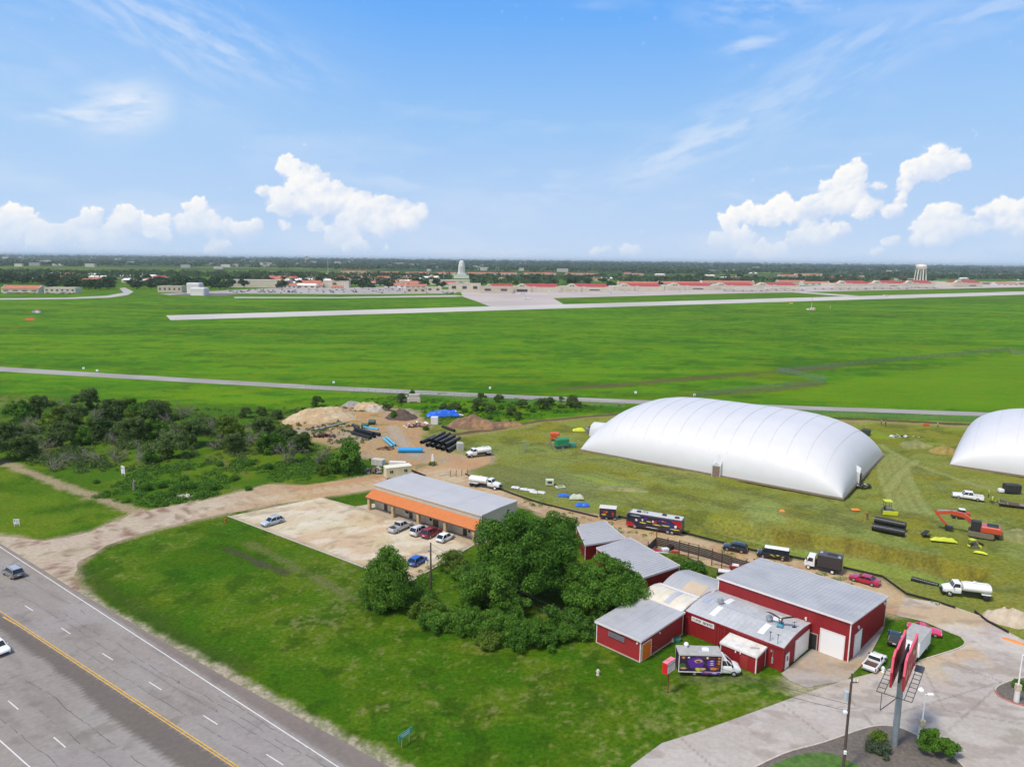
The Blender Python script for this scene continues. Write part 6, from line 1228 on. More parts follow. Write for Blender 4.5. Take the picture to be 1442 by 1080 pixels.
SIL=[[(655,668),(672,676),(700,688),(730,699),(760,709),(800,719),(842,729)],[(871,728),(955,749),(1013,764),(1062,776),(1105,783),(1135,789)],[(1187,800),(1243,813),(1276,837),(1314,847),(1345,857)]]
for pts,lb in zip(SIL,('black silt fence along the dirt road from the water tanker to the small trailer','black silt fence along the dirt road behind the motor coach and black vehicles','black silt fence curving from the red sedan toward the white water truck')):
    fence('silt_fence',lb,'fence',pts,.45,3.0,SILT,WOOD,.03)
fence('silt_fence','black silt fence beside the pale pallets and the cream cabin','fence',[(520,648),(545,660),(556,664),(575,662),(600,672)],.6,3,SILT,WOOD,.04)
fence('silt_fence','short black silt fence by the sand heap at the concrete drive edge','fence',[(1372,862),(1390,876),(1405,884),(1420,892)],.5,3,SILT,WOOD,.04)
STEELP=mat('fence_steel',(.22,.23,.22),.5,.3)
fence('chain_link_fence','long chain link fence along the near side of the perimeter road behind the brush','fence',[(430,549),(560,557),(640,561),(720,566),(830,571),(880,574)],2.1,3.2,CHAIN,STEELP,.045)
fence('chain_link_fence','chain link fence between the right dome and the perimeter road','fence',[(1040,581),(1150,585),(1250,589),(1350,593),(1442,597)],2.1,3.2,CHAIN,STEELP,.045)
fence('chain_link_fence','airfield fence running away across the grass to the right edge','fence',[(978,559),(1060,550),(1160,541),(1163,537),(1110,526),(1095,524),(1200,515),(1320,503),(1420,494),(1424,498),(1442,499)],2.3,6.0,mesh_mat('chain_link_dense',(.16,.22,.20),.32),STEELP,.05)
fence('chain_link_fence','small chain link enclosure around the green generator','fence',[(772,622),(775,632),(782,638),(800,634),(812,630)],2.0,2.5,CHAIN,STEELP,.04)
# rusty pipe and board fence round the yard
BOARD=mat('dark_boards',(.055,.048,.045),.85,var=.35,vscale=.4)
t=thing('yard_fence','dark board fence with rusty steel gate frames around the scrap yard','fence',(*G(924,768),0)); o=np.array(G(924,768)); P=[np.array(G(*p))-o for p in [(908,784),(924,768),(956,775),(1000,787),(1030,797),(1062,806)]]
mb=MB()
for a,b in zip(P[:-1],P[1:]):
    L=np.linalg.norm(b-a); mb.at((a[0],a[1],0),math.atan2(b[1]-a[1],b[0]-a[0]))
    for k in range(5): mb.box(0,-.03,.1+k*.34,L,.03,.38+k*.34)
mb.build('board_panel',BOARD,t)
for i,(px,py,h_) in enumerate([(912,781,2.6),(924,771,3.4),(940,775,2.6),(956,783,3.2),(969,786,3.0),(983,790,3.2),(1002,796,3.2),(1016,800,3.0),(1029,803,2.6),(1050,806,2.4)]):
    q=np.array(G(px,py))-o; MB().tube((q[0],q[1],0),(q[0],q[1],h_),.09,n=6).build('post',RUST,t)
for a,b,z1 in [((956,783),(983,790),3.1),((1002,796),(1029,803),2.7)]:
    a=np.array(G(*a))-o;b=np.array(G(*b))-o; mb=MB()
    for z_ in(z1,z1*.55,.5): mb.tube((a[0],a[1],z_),(b[0],b[1],z_),.06,n=5)
    mb.build('gate_frame',RUST,t)
# scrap in the yard
def junk(name,label,cat,px,py,items,rz=0,z=0):
    x,y=G(px,py); t=thing(name,label,cat,(x,y,z),rz)
    for nm,m,b in items:
        mb=MB().at(b[0],b[3] if len(b)>3 else 0,b[4] if len(b)>4 else 0); mb.bbox(-b[1][0]/2,-b[1][1]/2,0,b[1][0]/2,b[1][1]/2,b[1][2],.04); mb.build(nm,m,t)
    return t
junk('scrap_pile','heap of pink, white and black scrap panels inside the dark yard fence','scrap',934,776,[('panel',PINK,((-1.2,0,.2),(1.4,1.0,.15),0,.5,.3)),('panel',WHITE,((.4,.1,.1),(1.3,.9,.5),0,.2)),('panel',DARK,((1.5,.9,.1),(1.2,1.0,.7),0,.7)),('panel',mat('red_scrap',(.5,.03,.03),.5),((2.2,-.5,.05),(1.6,.5,.25),0,-.3)),('panel',WHITE,((-2.2,.5,.1),(1.8,.3,.2),0,.9,.3)),('panel',mat('pale_scrap',(.5,.5,.48),.6),((-.4,-.9,.05),(2.4,.4,.15),0,-.2))])
junk('concrete_block','flat pale concrete slab lying in the fenced yard','block',975,796,[('block',CONC,((0,0,0),(3.2,1.8,.5),0,-.3)),('bar',RUST,((0,1.0,.5),(3.6,.12,.12),0,-.3))])
junk('parked_trailer','small red trailer half hidden behind the tall garage corner','trailer',1037,803,[('body',mat('trailer_red',(.25,.03,.03),.5),((0,0,.5),(2.4,1.4,.5),0,-.4)),('cover',TRIM,((-.2,0,1.0),(1.2,1.0,.12),0,-.4))])
junk('parked_trailer','white framed cart beside the tall garage roof corner','trailer',1020,809,[('frame',TRIM,((0,0,.6),(2.2,1.2,.2),0,-.3)),('axle',DARK,((0,0,.1),(2.6,1.4,.45),0,-.3))])
# ---------------------------------------------------------------- construction stock
PIPE=mat('black_corrugated_pipe',(.016,.017,.018),.4); BPIPE=mat('blue_pipe',(.01,.27,.62),.4); LBPIPE=mat('light_blue_pipe',(.08,.42,.62),.4)
def pipe(label,a,b,r,m=PIPE,z=0,ribs=True,name='drain_pipe',th=.06,ang=None,grp=None):
    A,B=np.array(G(*a)),np.array(G(*b)); c=(A+B)/2; L=np.linalg.norm(B-A); rz=math.atan2(B[1]-A[1],B[0]-A[0]); zz=gz(c)
    mb=MB().hollow((-L/2,0,r),(L/2,0,r),r,th,18,int(L/.32) if ribs else 0,.035*r/.4)
    o=mb.build(name,m,None,smooth=False); o.location=(c[0],c[1],zz+z); o.rotation_euler=(0,0,rz); return tag(o,label,'pipe',grp)
pipe('thick black ribbed culvert pipe on the rim of the excavated basin',(1228,745),(1274,754),.8,PIPE,th=.08)
pipe('second thick black culvert pipe lying close behind its twin at the basin rim',(1231,739),(1275,748),.8,PIPE,.55,th=.08)
pipe('thin black pipe lying in the excavated basin',(1285,801),(1323,811),.5,PIPE,.5)
for i,(a,b,z) in enumerate([((593,625),(613,616),0),((601,629),(622,618),0),((608,630),(628,619),0),((615,633),(634,621),0),((622,635),(641,624),0),((630,638),(649,627),0),((605,627),(626,616),.95),((612,629),(633,618),.95),((619,631),(640,621),.95),((627,634),(647,624),.95)]):
    pipe('black corrugated pipe in the stack behind the white pickup tanker',a,b,.55,PIPE,z,grp='stacked black pipes in the earth yard')
for i,(a,b,z) in enumerate([((495,611),(522,619),0),((499,608),(528,617),0),((503,606),(535,614),0),((497,601),(505,606),.2),((500,609),(526,617),.9)]):
    pipe('black corrugated pipe in the heap in the middle of the earth yard',a,b,.5,PIPE,z,grp='heaped black pipes in the earth yard')
pipe('bright blue pipe bundle lying crosswise in the yard behind the cabin',(561,637),(595,637),.75,BPIPE,ribs=False)
pipe('light blue pipe lying on the black pipes',(512,606),(533,610),.3,LBPIPE,1.0,ribs=False); pipe('second light blue pipe beside the earth yard puddle',(540,620),(553,631),.32,LBPIPE,.3,ribs=False); pipe('light blue pipe next to its twin by the yard puddle',(544,618),(557,629),.32,LBPIPE,.3,ribs=False)
pipe('light blue pipe lying behind the excavator tail',(1396,743),(1407,757),.35,LBPIPE,.0,ribs=False)
for i in range(7): pipe('long pale plastic pipe on the ground below the sand heap',(435+i*4,606-i*.5),(468+i*4,600-i*1.0),.13,mat('pale_pipe',(.55,.56,.58),.5) if i%3 else mat('slate_pipe',(.2,.22,.27),.5),(i%2)*.2,False,grp='pale plastic pipes below the sand heap')
pipe('black hose roll lying before the brown soil heap',(623,602),(640,608),.45,PIPE)
def mound(label,px,py,rx,ry,h,m,seed,rz=0,name='soil_heap',cat='heap'):
    x,y=G(px,py); n=40; U,V=np.meshgrid(np.linspace(-1,1,n),np.linspace(-1,1,n)); r=np.hypot(U,V)
    r=r*(1+.35*(fbm(U*rx+seed*5,V*ry,max(rx,ry)*.5,seed+40,4,.6)-.5)); z=h*np.clip(1-r**2.0,0,1)*(.15+1.55*fbm(U*rx+seed*9,V*ry,max(rx,ry)*.35,seed,5,.65)); z+= -.25*sst(.8,1.05,r)
    idx=np.arange(n*n).reshape(n,n); Fq=np.stack([idx[:-1,:-1],idx[:-1,1:],idx[1:,1:],idx[1:,:-1]],-1).reshape(-1,4)
    k=(np.hypot(U,V).ravel()[Fq].max(1)<1.25); o=np_mesh(name,np.stack([U*rx,V*ry,z],-1).reshape(-1,3),Fq[k],m,None,smooth=True); o.location=(x,y,0); o.rotation_euler=(0,0,rz); return tag(o,label,cat)
SAND=mat('sand_soil',(.42,.30,.17),.95,var=.2,vscale=1.5,col2=(.50,.40,.26),c2scale=4,bump=.6,bscale=2); BRNS=mat('brown_soil',(.17,.10,.06),.95,var=.3,vscale=1.2,col2=(.30,.17,.08),c2scale=4,bump=.8,bscale=2); OLS=mat('olive_soil',(.17,.18,.06),.95,var=.25,vscale=1.5,col2=(.24,.22,.08),c2scale=4,bump=.8,bscale=2); DKS=mat('dark_soil',(.09,.06,.045),.95,var=.3,vscale=1,bump=.8,bscale=2)
mound('long sand heap at the left end of the earth yard',452,590,13,7,3.6,SAND,1,R(25)); mound('smaller sand and rubble heap behind the long sand heap',520,575,6,4,2.6,SAND,2); mound('pale rubble heap right of the small sand heap',528,578,4,3,1.8,mat('rubble_pale',(.40,.35,.28),.9,var=.35,vscale=.5,bump=.8,bscale=3),3)
mound('grey rubble heap by the perimeter side of the yard',497,572,4.5,3,1.8,mat('rubble_grey',(.26,.24,.22),.9,var=.35,vscale=.5,bump=.8,bscale=3),4); mound('dark soil heap in the middle of the yard back edge',565,588,6,5,2.4,DKS,5); mound('big brown soil heap right of the blue sheeting',668,600,9,6,3.4,BRNS,6,R(-10)); mound('low brown bank continuing right from the big soil heap',708,600,8,3,1.8,BRNS,7,R(15))
mound('dark olive soil heap right of the excavator',1436,757,4.5,3.5,1.5,OLS,8); mound('small green soil heap between the two domes',1290,628,5,4,1.3,OLS,9); mound('ochre soil heap beside the right dome',1330,638,5,4,1.8,mat('ochre_soil',(.26,.19,.05),.95,var=.25,vscale=1.5,bump=.8,bscale=2),10)
mound('pale sand heap beside the concrete drive at the right edge',1420,874,3.6,2.4,1.9,mat('pale_sand',(.46,.38,.28),.95,var=.15,vscale=1.2,bump=.6,bscale=3),11,R(-30)); mound('low weedy soil ridge in the olive yard below the dome',880,690,7,2.5,1.0,OLS,12,R(-15))
# rubbish heap with blue sheet
def debris(label,px,py,n,sx,sy,h,cols,seed,name='debris_heap'):
    x,y=G(px,py); t=thing(name,label,'debris',(x,y,0)); rr=random.Random(seed)
    for j,c in enumerate(cols):
        mb=MB()
        for k in range(n):
            q=rr.uniform(-1,1);v_=rr.uniform(-1,1); s=rr.uniform(.3,.9); mb.at((q*sx,v_*sy,rr.uniform(0,h)*(1-abs(q)*.8)),rr.uniform(0,3),rr.uniform(-.5,.5),rr.uniform(-.5,.5)).box(-s,-s*.5,-.06,s,s*.5,.1)
        mb.m=Matrix.Identity(4); mb.build('loose_boards' if j else 'loose_panels',c,t)
    return t
debris('heap of white and red broken panels in the earth yard',588,600,26,4,1.6,1.6,[mat('debris_white',(.62,.60,.58),.7),mat('debris_red',(.40,.12,.09),.7),mat('debris_tan',(.40,.30,.22),.8)],31); debris('heap of white bags piled behind the blue sheeting',640,586,16,3,1.4,1.8,[mat('debris_white',(.62,.60,.58),.7)],32); debris('dull brush and timber debris in front of the large tree by the cabin',527,664,16,2,2,.8,[WOOD,mat('debris_grey',(.3,.28,.25),.8)],33); debris('dark red steel scrap behind the large tree in the yard',456,615,14,3.5,1.2,.9,[mat('oxide_steel',(.13,.045,.05),.6),DARK],34)
debris('jumble of dark timber between the blue pipes and the cabin',543,632,14,2.2,1.2,.5,[WOOD,BRNS],35)
def tarp(label,px,py,sx,sy,h,m,seed,rz=0):
    x,y=G(px,py); n=26; U,V=np.meshgrid(np.linspace(-1,1,n),np.linspace(-1,1,n)); z=h*(.3+fbm(U*sx,V*sy,1.4,seed,4,.6)*1.1)*np.clip(1.15-np.maximum(abs(U),abs(V))**3,0,1)
    idx=np.arange(n*n).reshape(n,n); top=np.stack([U*sx*(1+.1*fbm(U*9,V*9,3,seed+2)),V*sy,z],-1).reshape(-1,3); bot=top.copy(); bot[:,2]=0
    Fq=np.stack([idx[:-1,:-1],idx[:-1,1:],idx[1:,1:],idx[1:,:-1]],-1).reshape(-1,4); o=np_mesh('crumpled_sheet',top,Fq,m,None,smooth=True); o.location=(x,y,0); o.rotation_euler=(0,0,rz); return tag(o,label,'sheeting')
tarp('crumpled bright blue sheeting over rubbish at the back of the yard',624,586,5.5,2.2,2.4,mat('blue_sheet',(.01,.11,.60),.4),41,R(10)); tarp('small blue sheet on the ground near the small trailer',820,712,1.6,.8,.6,mat('blue_sheet',(.01,.11,.60),.4),42); tarp('little blue sheet on the olive ground left of the trailer',794,698,1.3,.7,.4,mat('blue_sheet',(.01,.11,.60),.4),43); tarp('grey green crumpled sheeting between the two blue sheets',812,702,1.6,1.0,1.0,mat('grey_sheet',(.45,.48,.36),.6),44); tarp('lime green safety sheet lying on the basin rim',1329,762,2.3,.5,.7,LIME,45,R(-17)); tarp('short lime sheet right of the basin rim machine',1381,779,1.1,.3,.4,LIME,46,R(-35)); tarp('lime sheeting behind the dome entrance tunnel',815,607,2.0,1.0,1.0,LIME,47)
tarp('orange safety netting lying on the concrete drive at the right edge',1429,904,1.5,.35,.25,mat('orange_net',(.75,.22,.03),.6),48,R(-47)); tarp('orange netting lying by the dome corner',1205,718,.9,.5,.3,mat('orange_net',(.75,.22,.03),.6),49)
tarp('orange cloth on the olive mud left of the dozer',1101,723,.6,.5,1.1,mat('orange_net',(.75,.22,.03),.6),50)
junk('white_tank','white square tank in front of the blue sheeting','tank',612,597,[('tank',mat('ibc_white',(.62,.62,.60),.5),((0,0,.2),(2.4,2.0,2.3))),('frame',GALV,((0,0,0),(2.6,2.2,.2)))]); junk('white_tank','grey block stack at the end of the black pipe stack','stack',648,634,[('blocks',mat('stack_grey',(.42,.42,.40),.8,var=.2,vscale=.4),((0,0,0),(1.9,1.6,2.2),0,.3)),('top_block',mat('stack_grey2',(.5,.5,.48),.8),((0,0,2.2),(1.5,1.2,.2),0,.3))])
junk('pallet_stack','wrapped pale stack of sacks left of the cream cabin','pallet',533,655,[('sacks',mat('sack_pale',(.50,.48,.44),.8,var=.2,vscale=.5),((0,0,.15),(3.4,1.8,1.6),0,-.35)),('pallet',WOOD,((0,0,0),(3.5,1.9,.15),0,-.35))],0); junk('pallet_stack','pale stack of boards behind the cream cabin','pallet',560,655,[('boards',TRIM,((0,0,.15),(4.6,1.2,.9),0,-.1)),('pallet',WOOD,((0,0,0),(4.7,1.3,.15),0,-.1))])
for px,py,s,l in [(568,565,1.0,'left stack of pale blocks by the perimeter road'),(583,566,1.4,'taller right stack of pale blocks by the perimeter road')]: junk('block_stack',l,'stack',px,py,[('blocks',mat('pale_block',(.50,.44,.38),.85,var=.25,vscale=.6),((0,0,0),(3.6*s,2.6,1.2*s),0,.1)),('blocks',mat('pale_block2',(.44,.39,.34),.85,var=.2),((.1,0,1.2*s),(3.0*s,2.0,1.0*s),0,.1)),('timber',WOOD,((0,-1.5,0),(3.0,.3,.4),0,.1))])
for px,py,l in [(514,603,'left one of two dark green round bins in the yard'),(524,598,'right one of two dark green round bins in the yard')]:
    x,y=G(px,py); t=thing('green_bin',l,'bin',(x,y,0)); MB().tube((-1.1,0,.9),(1.1,0,.9),.85,n=14).build('drum',mat('bin_green',(.015,.07,.045),.5),t); MB().tube((1.1,0,.9),(1.18,0,.9),.6,n=14).build('lid',mat('bin_dark',(.03,.05,.05),.5),t); MB().box(-1,-.6,0,1,.6,.2).build('cradle',DARK,t)
junk('yellow_beam','yellow steel beam lying at the edge of the sand heap','beam',494,588,[('beam',mat('beam_yellow',(.6,.45,.05),.5),((0,0,0),(3.5,.6,.3),0,.2)),('end_plate',mat('beam_yellow',(.6,.45,.05),.5),((1.7,.3,0),(.5,1.0,.6),0,.2))])
# vertical flowering pole sign near dirt road
x,y=G(609,655); t=thing('monument_totem','tall narrow white marker with greenery at its foot beside the dirt road','marker',(x,y,0)); MB().loft([[(-.35,-.2,0),(.35,-.2,0),(.35,.2,0),(-.35,.2,0)],[(-.3,-.15,1.6),(.3,-.15,1.6),(.3,.15,1.6),(-.3,.15,1.6)],[(-.15,-.1,3.1),(.2,-.1,3.1),(.2,.1,3.1),(-.15,.1,3.1)]]).build('panel',WHITE,t)
rs=np.random.RandomState(4); V,tn=leaf_cloud(rs,[(0,-.3,.5,.9),(-.5,0,.4,.7),(.5,.1,.5,.7)],500,.25); np_mesh('foliage',V,np.arange(len(V)).reshape(-1,4),LEAF_B,t,colattr={'tone':tn})
# bollards row / white slabs along silt fence
for i,(px,py) in enumerate([(726,687),(738,689.5),(748,691),(752,693.5),(762,694)]):
    junk('white_slab','white flat slab lying along the silt fence behind the beige building','slab',px,py,[('slab',WHITE,((0,0,0),(2.0,1.0,.25),0,-.5)),('slab',mat('slab_grey',(.5,.5,.5),.6),((.2,.1,.25),(1.2,.7,.12),0,-.2))])['group']='white slabs along the silt fence'
junk('white_hatch_box','small white concrete box with a dark opening in the olive yard','drain box',774,682,[('box',mat('box_pale',(.50,.54,.40),.8),((0,0,0),(2.0,1.5,1.3))),('opening',mat('opening_brown',(.08,.05,.03),.9),((0,-.75,.45),(1.1,.06,.6)))]); junk('flat_cover','flat pale frame lying right of the small white box','frame',789,686,[('frame',mat('box_pale',(.50,.54,.40),.8),((0,0,0),(2.3,1.6,.2),0,.3)),('infill',OLS,((0,0,.2),(1.6,1.0,.02),0,.3))])
for px,py,l in [(634,671,'left'),(642,671,'second'),(650,670,'third'),(658,669,'fourth')]:
    x,y=G(px,py); o=MB().tube((0,0,0),(0.1,0,1.7),.12,.1,6).build('wooden_stake',mat('stake_wood',(.26,.17,.11),.9)); o.location=(x,y,0); tag(o,'weathered stake standing by the rear of the nearest tanker','stake','stakes by the nearest tanker')
# generator group by dome
GRN2=mat('generator_green',(.01,.22,.09),.5)
x,y=G(791,632); t=thing('generator','green generator box on a black trailer at the left end of the dome','generator',(x,y,0),R(20)); MB().bbox(-2,-1,1.1,2,1,3.1,.15).build('housing',GRN2,t); MB().box(-2,-.9,.45,2,.9,1.1).build('trailer_frame',DARK,t)
for s in(-1,1): wheel(t,0,s*1.0,.45,.25)
x,y=G(804,630); t=thing('generator','small teal green box beside the generator trailer','box',(x,y,0),R(-5)); MB().bbox(-1.3,-.7,.1,1.3,.7,1.4,.1).build('housing',mat('teal_green',(.02,.25,.16),.5),t); MB().box(-1.3,-.7,0,1.3,.7,.1).build('skid',DARK,t)
x,y=G(781,620); t=thing('scissor_lift','orange lift machine behind the green generator','lift',(x,y,0),R(-10)); MB().bbox(-1.4,-.8,1.6,1.4,.8,2.5,.1).build('platform',mat('lift_orange',(.60,.09,.02),.5),t); MB().bbox(-1.2,-.7,.4,.6,.7,1.6,.1).build('base',mat('lift_orange',(.60,.09,.02),.5),t)
for s in(-1,1):
    for xx in(-.9,.9): wheel(t,xx,s*.8,.35,.2)
x,y=G(832,610); t=thing('blower_unit','dark grey round topped air unit behind the dome tunnel','air unit',(x,y,0)); MB().bbox(-1.6,-1.2,0,1.6,1.2,1.8,.15).build('cabinet',mat('unit_grey',(.16,.18,.19),.5),t); MB().tube((0,0,1.8),(0,0,2.2),.9,.75,14).build('fan_cowl',DARK,t)
for i in range(4): 
    x,y=G(731+i*3.5,640-i*1.2); o=MB().tube((0,0,0),(0,0,3.0),.08,n=5).build('fence_pole',STEELP); o.location=(x,y,0); tag(o,'thin grey upright pole left in the olive yard','pole','thin upright poles in the olive yard')
# dark frames between domes
debris('pile of dark steel frames between the two domes',1275,616,18,4.5,1.2,.7,[DARK,mat('frame_white',(.5,.52,.5),.6)],61,'steel_frames'); debris('small dark pallet on the rim of the basin',1301,753,3,.7,.5,.6,[DARK],62,'dark_pallet'); debris('scattered tools at the right end of the dome',1216,684,8,1.6,.5,.4,[DARK,mat('frame_white',(.5,.52,.5),.6)],63,'tool_heap'); debris('dark tyre like scrap right of the tiny lime machine',1381,768,3,.5,.4,.5,[DARK],64,'scrap')
debris('dark compacted debris at the dome tunnel',1230,655,3,.5,.5,.4,[DARK],65,'scrap')
# eagle statue
p=cpt(8.0,-4.6); t=thing('eagle_statue','dark eagle statue with raised wings on the curved workshop roof','statue',(p[0],p[1],4.2),R(-115)); EB=mat('eagle_brown',(.06,.038,.025),.7,var=.2,vscale=.2)
MB().loft([[(x_,r_*math.cos(a),.9+z_+r_*math.sin(a)) for a in [2*math.pi*k/10 for k in range(10)]] for x_,r_,z_ in((-.75,.06,-.15),(-.45,.2,-.1),(0,.30,0),(.35,.24,.15),(.55,.14,.25))]).build('body',EB,t,smooth=True)
for s in(-1,1):
    mb=MB(); 
    prof=[(.25,0,1.05),(.30,s*.8,1.6),(.15,s*1.5,1.75),(-.1,s*2.05,1.5),(-.35,s*1.7,1.4),(-.5,s*1.3,1.3),(-.5,s*.8,1.2),(-.4,s*.2,1.0)]
    n=len(prof); mb.add(prof+[(a,b,c+.06) for a,b,c in prof],[tuple(range(n-1,-1,-1)),tuple(range(n,2*n))]+[(i,(i+1)%n,n+(i+1)%n,n+i) for i in range(n)]); mb.build('wing',EB,t)
MB().tube((.5,0,1.15),(.85,0,1.25),.15,.1,10).build('head',TRIM,t); MB().tube((.84,0,1.24),(1.02,0,1.14),.06,.02,6).build('beak',mat('beak_yellow',(.7,.4,.05),.5),t)
MB().xprism([(-.7,.7),(-.7,.85),(-1.2,.62),(-1.25,.5)],-.22,.22).build('tail',TRIM,t)
for s in(-1,1): MB().tube((.1,s*.14,.8),(.12,s*.16,.35),.06,n=6).build('leg',EB,t)
MB().bbox(-.4,-.4,.0,.6,.4,.35,.05).build('plinth',mat('plinth_blue',(.08,.30,.42),.5),t); MB().box(-.45,-.45,-.05,.65,.45,0.0).build('base_plate',DARK,t)
p=cpt(6.4,-3.6); t=thing('roof_antenna','small dark antenna on the workshop roof right of the eagle','antenna',(p[0],p[1],4.1)); MB().tube((0,0,0),(0,0,.9),.03).build('mast',DARK,t); MB().tube((-.35,0,.8),(.35,.1,.8),.025,n=4).build('element',DARK,t); MB().box(-.3,-.2,-.05,.3,.2,.1).build('foot',DARK,t)
x,y=G(953,901); o=MB().loft([[(r*math.cos(a),r*math.sin(a),z) for a in [2*math.pi*i/14 for i in range(14)]] for z,r in((0,.75),(.35,.72),(.45,.5),(.5,.1))]).build('utility_cover',mat('teal_cover',(.03,.14,.10),.6)); o.location=(x,y,0); tag(o,'round teal cover in the grass corner by the orange door','cover')
x,y=G(946,901); o=mound('pale rock in the grass corner by the orange door',946,902,.5,.4,.5,CONC,71,name='rock',cat='rock')
for px,py,l in [(1297,972,'white bag on the driveway right of the billboard'),(1100,985,'x')][:1]: mound(l,px,py,.4,.35,.4,WHITE,72,name='bag',cat='bag')
debris('pale rocks and branches at the edge of the weeds above the dirt road',262,700,10,3,.6,.3,[mat('rock_pale',(.5,.46,.40),.9),GBARK],73,'rock_pile')
# people
def person(label,px,py,h,rz,top,bottom,hat,lean=.0,arm=0,z=None):
    x,y=G(px,py); z=gz((x,y)) if z is None else z; t=thing('person',label,'person',(x,y,z),rz); s=h/1.75
    me=bpy.data.meshes.new('body'); V=[(0,0,.93),(0,.02+lean*.3,1.15),(0,.02+lean,1.42),(0,.02+lean*1.1,1.52),(0,.04+lean*1.25,1.64),
       (.1,0,.88),(.12,.04,.48),(.12,-.02,.07),(.12,.12,.03),(-.1,0,.88),(-.13,-.02,.48),(-.14,-.08,.07),(-.14,.06,.03),
       (.19,.01+lean,1.40),(.25,.03+lean,1.12),(.24,.2+arm*.2+lean,.98+arm*.2),(-.19,.01+lean,1.40),(-.26,.02+lean,1.12),(-.24,.14+lean,.9)]
    Ed=[(0,1),(1,2),(2,3),(3,4),(0,5),(5,6),(6,7),(7,8),(0,9),(9,10),(10,11),(11,12),(2,13),(13,14),(14,15),(2,16),(16,17),(17,18)]
    Rd=[.14,.13,.15,.06,.095,.09,.065,.045,.04,.09,.065,.045,.04,.06,.045,.04,.06,.045,.04]
    me.from_pydata([(a*s,b*s,c*s) for a,b,c in V],Ed,[]); o=bpy.data.objects.new('body',me); COL.objects.link(o); o.parent=t
    md=o.modifiers.new('skin','SKIN'); sv=me.skin_vertices[0].data
    for i,r_ in enumerate(Rd): sv[i].radius=(r_*s,r_*s)
    sv[0].use_root=True; sb_=o.modifiers.new('sub','SUBSURF'); sb_.levels=1; sb_.render_levels=1; me.materials.append(bottom)
    MB().loft([[(r_*a_*s,(yy+r_*.7*b_)*s,z_*s) for a_,b_ in [(math.cos(q),math.sin(q)) for q in [2*math.pi*k/10 for k in range(10)]]] for z_,r_,yy in((.92,.18,0),(1.15,.175,.02+lean*.3),(1.40,.215,.02+lean),(1.47,.12,.02+lean))]).build('vest',top,t,smooth=True)
    MB().loft([[(r_*math.cos(q)*s,(.04+lean*1.25+r_*math.sin(q))*s,z_*s) for q in [2*math.pi*k/10 for k in range(10)]] for z_,r_ in((1.66,.15),(1.70,.135),(1.78,.10),(1.81,.03))]).build('hard_hat',hat,t,smooth=True); return t
ORV=mat('orange_vest',(.75,.20,.02),.6); LIV=mat('lime_vest',(.55,.70,.03),.6); PANT=mat('dark_trousers',(.05,.05,.07),.8)
person('worker in an orange vest near the basin pipe, bending forward',1221,732,1.8,R(120),ORV,PANT,mat('hat_orange',(.7,.2,.02),.5),.2,1)
person('worker in a lime vest on the flatbed trailer by the pickup, left one',1391,706,1.8,R(200),LIV,PANT,LIV,0,1,.88); person('worker in a lime vest beside the flatbed trailer, right one',1397,709,1.8,R(150),LIV,PANT,WHITE,0,.5)
person('worker in dark clothes by the far edge of the yard between the domes',1247,600,1.8,R(100),PANT,PANT,ORV); person('worker in a lime vest by the far yard edge, left of the right dome',1320,603,1.8,R(100),LIV,PANT,WHITE); person('worker in dark clothes by the far yard edge, nearest the big dome',1241,599,1.8,R(60),PANT,PANT,WHITE)
junk('orange_barrier','orange barrier near the far yard edge between the domes','barrier',1304,601,[('panel',mat('lift_orange',(.60,.09,.02),.5),((0,0,.2),(2.0,.3,.9))),('foot',DARK,((0,0,0),(2.2,.5,.2)))])
HAZE=4.0e-5
# ================================================================ THE AIR BASE AND FAR COUNTRY
CRM=mat('cream_stucco',(.55,.49,.40),.8,var=.06,vscale=6); CRM2=mat('tan_stucco',(.48,.42,.34),.8,var=.06,vscale=6); WHT2=mat('white_stucco',(.68,.66,.62),.8); RROOF=mat('red_metal_roof',(.36,.045,.035),.6,var=.1,vscale=8); TILE=mat('clay_tile_roof',(.42,.14,.08),.8,var=.12,vscale=5); WIN=mat('far_window',(.05,.05,.06),.4)
def gabled(name,label,cat,loc,rz,L,D,h,hr,wall,roof,windows=0,end_round=False,doors=0,group=None,parapet=False):
    """gable ridge along x"""
    t=thing(name,label,cat,loc,rz,group)
    MB().prism([(-L/2,-D/2),(L/2,-D/2),(L/2,D/2),(-L/2,D/2)],0,h).build('wall',wall,t)
    mb=MB(); o=.6; mb.add([(-L/2+.2,-D/2-o,h-.1),(L/2-.2,-D/2-o,h-.1),(L/2-.2,0,hr),(-L/2+.2,0,hr),(-L/2+.2,D/2+o,h-.1),(L/2-.2,D/2+o,h-.1)],[(0,1,2,3),(3,2,5,4),(1,0,4,5)]); mb.build('roof',roof,t)
    for s in(-1,1):
        pts=[(-D/2,h-.2),(-D/2,h+.6),(-D*.28,h+.6+(hr-h)*.4),(-D*.1,hr+.8),(D*.1,hr+.8),(D*.28,h+.6+(hr-h)*.4),(D/2,h+.6),(D/2,h-.2)]
        mb=MB(); a=s*L/2-.35; b=s*L/2+.35; n=8; mb.add([(a,p[0],p[1]) for p in pts]+[(b,p[0],p[1]) for p in pts],[tuple(range(n)),tuple(range(2*n-1,n-1,-1))]+[((i+1)%n,i,n+i,n+(i+1)%n) for i in range(n)]); mb.build('gable_wall',wall,t)
    if windows:
        for k in range(windows):
            x=-L/2+L*(k+.5)/windows; MB().box(x-L/windows*.28,-D/2-.12,h*.35,x+L/windows*.28,-D/2-.02,h*.62).build('window',WIN,t)
    if doors:
        MB().box(-L*.3,-D/2-.15,0,L*.3,-D/2-.03,h*.75).build('hangar_door',WIN,t)
    return t
